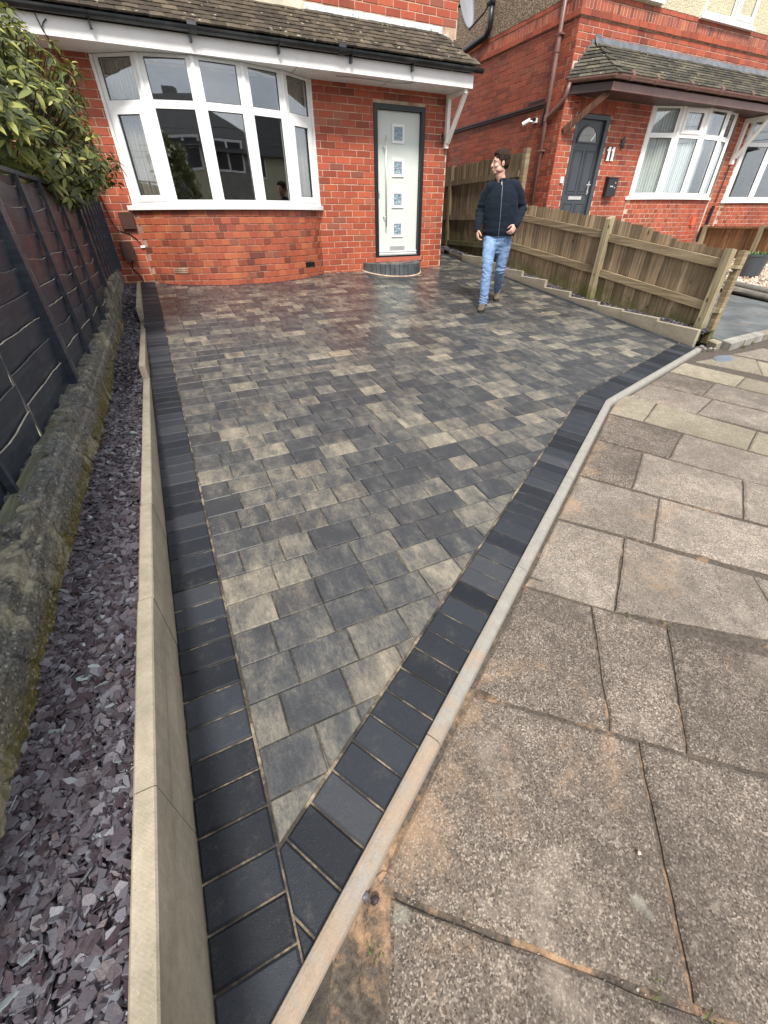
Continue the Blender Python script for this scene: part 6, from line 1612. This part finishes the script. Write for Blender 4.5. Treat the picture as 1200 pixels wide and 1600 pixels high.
# ============================================================ THE MAN ON THE DRIVEWAY
PB = Vector((4.12, 5.14, SL*5.14))
PF = Vector((-.66, -.75, 0)).normalized(); PLt = Vector((.75, -.66, 0)).normalized(); PLt = (PLt-PF*PLt.dot(PF)).normalized()
def bp_(l, f, z): return PLt*l+PF*f+Vector((0,0,z))        # lateral (his left), forward, height
def etube(mb, pts, rad_, ref, n=20, round_=True):
    """pts Vectors, rad_ list of (ra along ref, rb across); rounded ends"""
    P = [Vector(p) for p in pts]; rr = [r if isinstance(r, tuple) else (r, r) for r in rad_]
    if round_:
        t0 = (P[0]-P[1]).normalized(); t1 = (P[-1]-P[-2]).normalized(); m0, m1 = min(rr[0]), min(rr[-1])
        P = [P[0]+t0*m0*.95, P[0]+t0*m0*.75]+P+[P[-1]+t1*m1*.75, P[-1]+t1*m1*.95]
        rr = [(rr[0][0]*.28, rr[0][1]*.28), (rr[0][0]*.68, rr[0][1]*.68)]+rr+[(rr[-1][0]*.68, rr[-1][1]*.68), (rr[-1][0]*.28, rr[-1][1]*.28)]
    b0 = len(mb.v)
    for i, p in enumerate(P):
        t = (P[min(i+1,len(P)-1)]-P[max(i-1,0)]).normalized(); a = ref-t*ref.dot(t)
        a = a.normalized() if a.length > 1e-3 else t.orthogonal().normalized(); b = t.cross(a)
        for k in range(n): g_ = 6.28318*k/n; mb.v.append(tuple(p+a*(math.cos(g_)*rr[i][0])+b*(math.sin(g_)*rr[i][1])))
    for i in range(len(P)-1):
        for k in range(n): k2 = (k+1)%n; q_ = b0+i*n; mb.f.append((q_+k, q_+k2, q_+n+k2, q_+n+k))
    mb.f.append(tuple(b0+k for k in range(n))[::-1]); q_ = b0+(len(P)-1)*n; mb.f.append(tuple(q_+k for k in range(n)))
def ball(mb, c, ax, r, n=16, m=10):
    """ax: three axes vectors, r: three radii"""
    b0 = len(mb.v); c = Vector(c)
    for i in range(m+1):
        ph = math.pi*i/m
        for k in range(n):
            th = 6.28318*k/n; mb.v.append(tuple(c+ax[0]*(r[0]*math.sin(ph)*math.cos(th))+ax[1]*(r[1]*math.sin(ph)*math.sin(th))+ax[2]*(r[2]*math.cos(ph))))
    for i in range(m):
        for k in range(n): mb.f.append((b0+i*n+k, b0+(i+1)*n+k, b0+(i+1)*n+(k+1)%n, b0+i*n+(k+1)%n))
def fuse(mb, voxel, smooth, name, mat, parent, disp=None, fac=.5):
    me = bpy.data.meshes.new('tmp'); me.from_pydata(mb.v, [], mb.f); me.update()
    import bmesh
    bm = bmesh.new(); bm.from_mesh(me); bmesh.ops.remove_doubles(bm, verts=bm.verts, dist=1e-5); bmesh.ops.recalc_face_normals(bm, faces=bm.faces); bm.to_mesh(me); bm.free()
    o = bpy.data.objects.new('tmp', me); col.objects.link(o)
    m1 = o.modifiers.new('r', 'REMESH'); m1.mode = 'VOXEL'; m1.voxel_size = voxel
    m2 = o.modifiers.new('s', 'SMOOTH'); m2.iterations = smooth; m2.factor = fac
    dg = bpy.context.evaluated_depsgraph_get(); new = bpy.data.meshes.new_from_object(o.evaluated_get(dg)); bpy.data.objects.remove(o); 
    if disp:
        new.update(); no = [Vector(v.normal) for v in new.vertices]
        for v, n_ in zip(new.vertices, no): v.co = v.co+n_*disp(Vector(v.co))
    new.name = name; new.materials.clear(); new.materials.append(mat)
    new.polygons.foreach_set('use_smooth', [True]*len(new.polygons)); new.update()
    return link(name, new, parent, PB)
M['skin'] = None
n_ = N('skin'); c_ = n_.mix(n_.ramp(n_.noise(14, 4), (.35, 0.0), (.7, 1.0)), (.50,.27,.20), (.60,.36,.28)); n_.b.inputs['Subsurface Weight'].default_value = .08; n_.b.inputs['Subsurface Radius'].default_value = (.01,.004,.002)
M['skin'] = n_.done(c_, .5, None, .4)
n_ = N('dark_brown_hair'); f_ = n_.noise(1, 4, .6, v=n_.map((160,160,40))); M['hair'] = n_.done(n_.ramp(f_, (.3, (.014,.009,.007)), (.7, (.050,.030,.021))), .8, n_.bump(f_, .8, .006), .12)
n_ = N('navy_fleece'); f_ = n_.noise(9, 5, .6); M['navy'] = n_.done(n_.mix(f_, (.004,.007,.013), (.012,.019,.030)), .9, n_.bump(n_.noise(260, 3), .4, .003), .15, Sheen_Weight=.04)
n_ = N('blue_denim'); f_ = n_.noise(5, 5, .65); g_ = n_.noise(1, 4, .7, v=n_.map((26,26,60)))
cd = n_.ramp(f_, (.30, (.075,.13,.25)), (.5, (.125,.205,.36)), (.70, (.22,.33,.50))); cd = n_.mix(n_.ramp(g_, (.42, 0.0), (.70, .4)), cd, (.38,.49,.64))
M['denim'] = n_.done(cd, .85, n_.bump(n_.noise(300, 2), .3, .002), .2)
M['boot'] = m_plain('taupe_suede_boot', (.105,.082,.058), .85, 120, .3, .25, dirt=(.20,.165,.12))
M['sole'] = m_plain('dark_rubber_sole', (.03,.025,.02), .8, 60, .1, .2)
M['eye_white'] = m_plain('eye_white', (.42,.38,.35), .2, 60, .0, .02); M['iris'] = m_plain('iris', (.03,.025,.02), .2, 60, .0, .1)
M['lip'] = m_plain('lip', (.48,.27,.21), .5, 60, .1, .1)
MAN = empty('person', tuple(PB), 'man in navy zip jacket and light blue jeans walking down the driveway, head turned aside', 'person')
Z = Vector((0,0,1))
# skeleton points
neck0, neck1 = bp_(-.045, .0, 1.335), bp_(-.080, .035, 1.43)
headc = bp_(-.095, .045, 1.535)
shR, shL = bp_(-.205, .01, 1.315), bp_(.145, -.02, 1.325)
elR, wrR, haR = bp_(-.278, -.02, 1.070), bp_(-.272, .10, .880), bp_(-.262, .13, .80)
elL, wrL, haL = bp_(.248, -.05, 1.085), bp_(.200, .12, .925), bp_(.145, .18, .860)
hiR, hiL = bp_(-.105, .02, .80), bp_(.085, -.01, .80)
fz = lambda l, f: (PB+bp_(l, f, 0))[1]*SL-PB.z
anR, anL = bp_(-.075, .33, .085+fz(-.075,.33)), bp_(.06, -.40, .125+fz(.06,-.40))
knR, knL = bp_(-.085, .245, .455), bp_(.075, -.045, .425)
toR, toL = bp_(-.09, .50, .035+fz(-.09,.5)), bp_(.075, -.235, .040+fz(.075,-.235))
# ---- body: one continuous surface (mostly under the clothes)
B = MB()
hd = (PLt*-.88+PF*.44+Z*-.04).normalized(); hs_ = Z.cross(hd).normalized(); hu = hd.cross(hs_).normalized()
def H(a, b, c): return headc+hd*a+hs_*b+hu*c              # forward of the face, to its left, up
ball(B, H(-.012,0,.022), (hd,hs_,hu), (.094,.074,.090)); ball(B, H(.022,0,-.035), (hd,hs_,hu), (.062,.058,.072)); ball(B, H(.045,0,-.078), (hd,hs_,hu), (.034,.036,.030))
ball(B, H(.066,0,.022), (hd,hs_,hu), (.018,.048,.020))                                   # brow
for s_ in (-1,1): ball(B, H(.053,s_*.034,-.022), (hd,hs_,hu), (.030,.026,.024)); ball(B, H(-.010,s_*.074,-.008), (hd,hs_,hu), (.018,.010,.031)); ball(B, H(.01,s_*.05,-.060), (hd,hs_,hu), (.045,.018,.026))
etube(B, [H(.080,0,.018),H(.092,0,-.004),H(.103,0,-.024)], [(.010,.009),(.011,.011),(.013,.016)], hd, 10); ball(B, H(.098,0,-.027), (hd,hs_,hu), (.012,.015,.010))
ball(B, H(.078,0,-.056), (hd,hs_,hu), (.012,.024,.007)); ball(B, H(.074,0,-.067), (hd,hs_,hu), (.012,.021,.007))
etube(B, [bp_(-.045,-.01,1.30), neck0, neck1, H(-.02,0,-.05)], [.062,.058,.055,.055], PF, 18)
etube(B, [bp_(-.01,0,.80), bp_(-.015,0,.95), bp_(-.025,0,1.15), bp_(-.03,0,1.27), bp_(-.04,0,1.33)], [(.13,.09),(.12,.085),(.14,.09),(.13,.07),(.07,.05)], PLt)
for a, b, c in ((shR, elR, wrR), (shL, elL, wrL)): etube(B, [a, a.lerp(b,.5), b, b.lerp(c,.4), c], [.034,.036,.034,.034,.026], PF, 14)
for a, b, c, d in ((hiR, knR, anR, toR), (hiL, knL, anL, toL)):
    etube(B, [a, a.lerp(b,.5), b, b.lerp(c,.35), c], [.070,.058,.040,.036,.022], PF, 16); gzz = (PB+c).y*SL-PB.z; etube(B, [c, Vector((c.x, c.y, gzz+.060)), Vector((c.x, c.y, gzz+.045)).lerp(Vector((d.x, d.y, gzz+.040)), .35)], [.028,.024,.018], PF, 12)
def hand(wr, dirv, palm, thumb, L=.175):
    """dirv: towards fingertips, palm: palm normal, thumb: towards the thumb side; relaxed and curled"""
    dirv, palm = dirv.normalized(), palm.normalized(); side = dirv.cross(palm).normalized()
    if side.dot(thumb) < 0: side = -side
    etube(B, [wr-dirv*.01, wr+dirv*.03, wr+dirv*.062, wr+dirv*.082], [(.022,.017),(.030,.016),(.036,.014),(.036,.012)], side, 14)
    for k, (off_, ln_) in enumerate(((.027,.070),(.009,.078),(-.009,.072),(-.026,.056))):
        r0 = wr+dirv*.080+side*off_; cu = .35+.12*k; d1_ = (dirv*math.cos(cu)+palm*math.sin(cu)); d2_ = (dirv*math.cos(cu+.75)+palm*math.sin(cu+.75)); d3_ = (dirv*math.cos(cu+1.2)+palm*math.sin(cu+1.2))
        p1 = r0+d1_*ln_*.45; p2 = p1+d2_*ln_*.32; p3 = p2+d3_*ln_*.25; etube(B, [r0-dirv*.01, r0, p1, p2, p3], [.0095,.0095,.0088,.0080,.0068], palm, 8)
    t0 = wr+dirv*.022+side*.024+palm*.004; p1 = t0+(dirv*.55+side*.6+palm*.3).normalized()*.032; p2 = p1+(dirv*.85+side*.15+palm*.4).normalized()*.028; p3 = p2+(dirv*.8+palm*.5).normalized()*.02
    etube(B, [t0, p1, p2, p3], [.013,.0105,.0095,.008], palm, 8)
hand(wrR, (haR-wrR)+Z*-.01, PLt*.9+PF*-.3, PF)
hand(wrL, (haL-wrL)+Z*-.02, (PLt*-.55+PF*-.75), (PF*.4+PLt*-.6+Z*.4))
body = fuse(B, .0052, 3, 'body', M['skin'], MAN, fac=.4)
# face details
for s_ in (-1, 1):
    e = MB(); ball(e, H(.0745,s_*.031,.003), (hd,hs_,hu), (.007,.009,.0038), 12, 8); e.v = [tuple(Vector(v)+PB) for v in e.v]; e.build('eye', M['eye_white'], MAN, smooth=True)
    e = MB(); ball(e, H(.0835,s_*.031,.003), (hd,hs_,hu), (.003,.0040,.0038), 10, 6); e.v = [tuple(Vector(v)+PB) for v in e.v]; e.build('iris', M['iris'], MAN, smooth=True)
    e = MB(); etube(e, [H(.088,s_*.014,.021),H(.089,s_*.032,.026),H(.074,s_*.052,.020)], [.0022,.0028,.0018], hu, 8); e.v = [tuple(Vector(v)+PB) for v in e.v]; e.build('eyebrow', M['hair'], MAN, smooth=True)
e = MB(); etube(e, [H(.080,-.020,-.062),H(.0905,0,-.060),H(.080,.020,-.062)], [.0035,.0055,.0035], hu, 8); e.v = [tuple(Vector(v)+PB) for v in e.v]; e.build('mouth', M['lip'], MAN, smooth=True)
# hair: cap over crown, back and sides, tufted forwards at the top
Hm = MB()
ball(Hm, H(-.026,0,.050), (hd,hs_,hu), (.099,.088,.086)); ball(Hm, H(-.050,0,.005), (hd,hs_,hu), (.066,.078,.078)); ball(Hm, H(.018,0,.092), (hd,hs_,hu), (.060,.062,.034))
for i in range(40):
    a = random.Random(i*7).uniform(-1, 1); b = random.Random(i*13+1).uniform(-.9, 1)
    p = H(.014+.052*b-.02*abs(a), .060*a, .108-.030*a*a-.016*max(0,b)); d = (hd*(.5+.3*b)+hs_*(a*.9+.4*math.sin(i*5))+hu*(.35-.75*max(0,b))).normalized(); etube(Hm, [p-d*.02, p, p+d*.024], [.013,.009,.003], hu, 8)
for s_ in (-1, 1): etube(Hm, [H(.012,s_*.071,.035),H(.012,s_*.073,.005),H(.012,s_*.071,-.012)], [.014,.010,.005], hd, 8)
def cut_face(p): return 0
hair = fuse(Hm, .005, 1, 'hair', M['hair'], MAN, disp=lambda p: .007*mnoise.noise(p*45)+.004*mnoise.noise(p*95))
# ---- jacket
Jk = MB()
etube(Jk, [bp_(-.005,.005,.815), bp_(-.005,.005,.87), bp_(-.012,.008,.98), bp_(-.022,.012,1.12), bp_(-.028,.008,1.22), bp_(-.03,.0,1.295), bp_(-.036,-.004,1.345), bp_(-.045,.0,1.372)],
      [(.204,.140),(.210,.146),(.206,.150),(.206,.144),(.198,.130),(.172,.108),(.112,.084),(.076,.072)], PLt, 32, round_=False)
for s_, (a, b, c) in ((-1, (shR, elR, wrR)), (1, (shL, elL, wrL))):
    a2 = a+PLt*(.028*-s_)+Z*-.008
    etube(Jk, [a2+PLt*(-s_*.05)+Z*.01, a2, a.lerp(b,.35), a.lerp(b,.75), b, b.lerp(c,.35), b.lerp(c,.8), c+(c-b).normalized()*-.005], [(.078,.068),(.080,.070),(.067,.064),(.060,.058),(.057,.056),(.054,.052),(.047,.046),(.040,.039)], PF, 20)
def wrinkle(p):
    w_ = .0045*mnoise.noise(Vector((p.x*7+p.y*3, p.y*7, p.z*17)))+.0028*mnoise.noise(Vector((p.x*16, p.y*16, p.z*36)))
    for e_ in (elR, elL):
        d = (p-e_).length
        if d < .13: w_ += .007*(1-d/.13)*math.sin((p.z-e_.z)*120+8*(p.x+p.y))
    if p.z < .93: w_ += .004*math.sin(p.z*90+4*mnoise.noise(p*5))*(1-max(0, (p.z-.8))/.13)
    return w_
jk = fuse(Jk, .008, 5, 'jacket', M['navy'], MAN, disp=wrinkle)
cl = MB(); n = 28; V = []
for k in range(n):          # stand collar
    a = 6.28318*k/n; r0 = (.073, .068); o_ = PLt*(math.cos(a)*1)+PF*math.sin(a); base = bp_(-.047, .004, 1.358); h_ = .046-.010*max(0, math.sin(a))
    for (rr, z) in ((1.0,0),(1.0,h_*.7),(.97,h_),(.88,h_),(.86,0)): V.append(base+PLt*(math.cos(a)*r0[0]*rr)+PF*(math.sin(a)*r0[1]*rr+.012*z/.046)+Z*(z-.0)+PLt*(-.018*z/.046))
F = [(k*5+j, ((k+1)%n)*5+j, ((k+1)%n)*5+j+1, k*5+j+1) for k in range(n) for j in range(4)]
cl.add([v+PB for v in V], F); cl.build('collar', M['navy'], MAN, smooth=True)
# zip down the front
def jfront(z):
    zs = [.80,.87,.98,1.12,1.22,1.295,1.345,1.372,1.40]; fr_ = [.141,.151,.158,.156,.140,.112,.086,.077,.085]; lt_ = [.0,.002,-.002,-.012,-.020,-.026,-.034,-.045,-.055]
    return float(np.interp(z, zs, lt_)), float(np.interp(z, zs, fr_))
zp = MB(); pts = []
for k in range(40):
    z = .80+.60*k/39; l_, f_ = jfront(z); pts.append(PB+bp_(l_, f_+.006+wrinkle(bp_(l_,f_,z)), z))
V = []
for p in pts: V += [p-PLt*.0045, p-PLt*.003+PF*.002, p+PLt*.003+PF*.002, p+PLt*.0045]
zp.add(V, [(k*4+j, k*4+j+1, (k+1)*4+j+1, (k+1)*4+j) for k in range(39) for j in range(3)]); zp.build('zip', M['zip'], MAN)
mb = MB(); l_, f_ = jfront(1.37); q_ = PB+bp_(l_, f_+.016, 1.36); mb.bar(q_, q_-Z*.03, .009, .005, up=tuple(PF)); mb.build('zip_pull', M['chrome'], MAN)
# ---- jeans
Jn = MB()
etube(Jn, [bp_(-.01,.0,.70), bp_(-.01,.0,.77), bp_(-.008,.0,.86)], [(.150,.105),(.168,.118),(.160,.112)], PLt, 28)
for a, b, c, s_ in ((hiR, knR, anR, -1), (hiL, knL, anL, 1)):
    sh = (c-b).normalized()
    etube(Jn, [a+Z*-.02, a.lerp(b,.3), a.lerp(b,.65), b, b.lerp(c,.3), b.lerp(c,.65), c+sh*-.02, c+sh*.028], [(.096,.090),(.092,.087),(.079,.077),(.068,.067),(.066,.065),(.059,.059),(.054,.054),(.056,.058)], PF, 20, round_=False)
def jw(p):
    w_ = .004*mnoise.noise(Vector((p.x*8, p.y*8, p.z*20)))+.003*mnoise.noise(Vector((p.x*20, p.y*20, p.z*44)))
    for kn, r_, am in ((knR,.16,.006),(knL,.16,.007),(anR,.16,.009),(anL,.16,.009),(bp_(0,.05,.74),.14,.005)):
        d = (p-kn).length
        if d < r_: w_ += am*(1-d/r_)*math.sin(p.z*135+10*mnoise.noise(p*6))
    return w_
fuse(Jn, .0075, 4, 'jeans', M['denim'], MAN, disp=jw)
# ---- boots
for nm_, (an, to, pitch) in (('r', (anR, toR, 0)), ('l', (anL, toL, 0))):
    Bt = MB(); fd = (to-an); fd.z = 0; fd.normalize(); sd_ = Z.cross(fd)
    heel = an-fd*.045; gz0 = lambda p: (PB+p).y*SL-PB.z
    g0 = gz0(an)+(.012 if an is anR else .035); g1 = gz0(to)+.004
    def sp_(f, z): p = an+fd*f; return Vector((p.x, p.y, g0+(g1-g0)*min(1, max(0, (f+.05)/.22))+z))
    etube(Bt, [sp_(-.045,.045), sp_(.0,.048), sp_(.06,.045), sp_(.12,.038), sp_(.165,.033)], [(.030,.036),(.036,.038),(.035,.043),(.028,.046),(.022,.040)], Z, 18)
    etube(Bt, [sp_(-.015,.05), sp_(-.010,.11), sp_(-.012,.175)], [(.050,.042),(.047,.042),(.048,.043)], fd, 16)
    fuse(Bt, .006, 3, 'boot', M['boot'], MAN, disp=lambda p: .0015*mnoise.noise(p*40))
    so = MB(); out = []
    for k in range(20):
        a = 6.28318*k/20; f = .062+.128*math.cos(a); s2 = .046*math.sin(a)*(1 if f > .06 else .82); out.append((f, s2))
    V = [PB+sp_(f, -.004)+sd_*s2 for f, s2 in out]+[PB+sp_(f, .016)+sd_*s2 for f, s2 in out]
    so.add(V, [(k,(k+1)%20,20+(k+1)%20,20+k) for k in range(20)]+[tuple(range(20,40)), tuple(range(20))[::-1]]); so.build('sole', M['sole'], MAN)
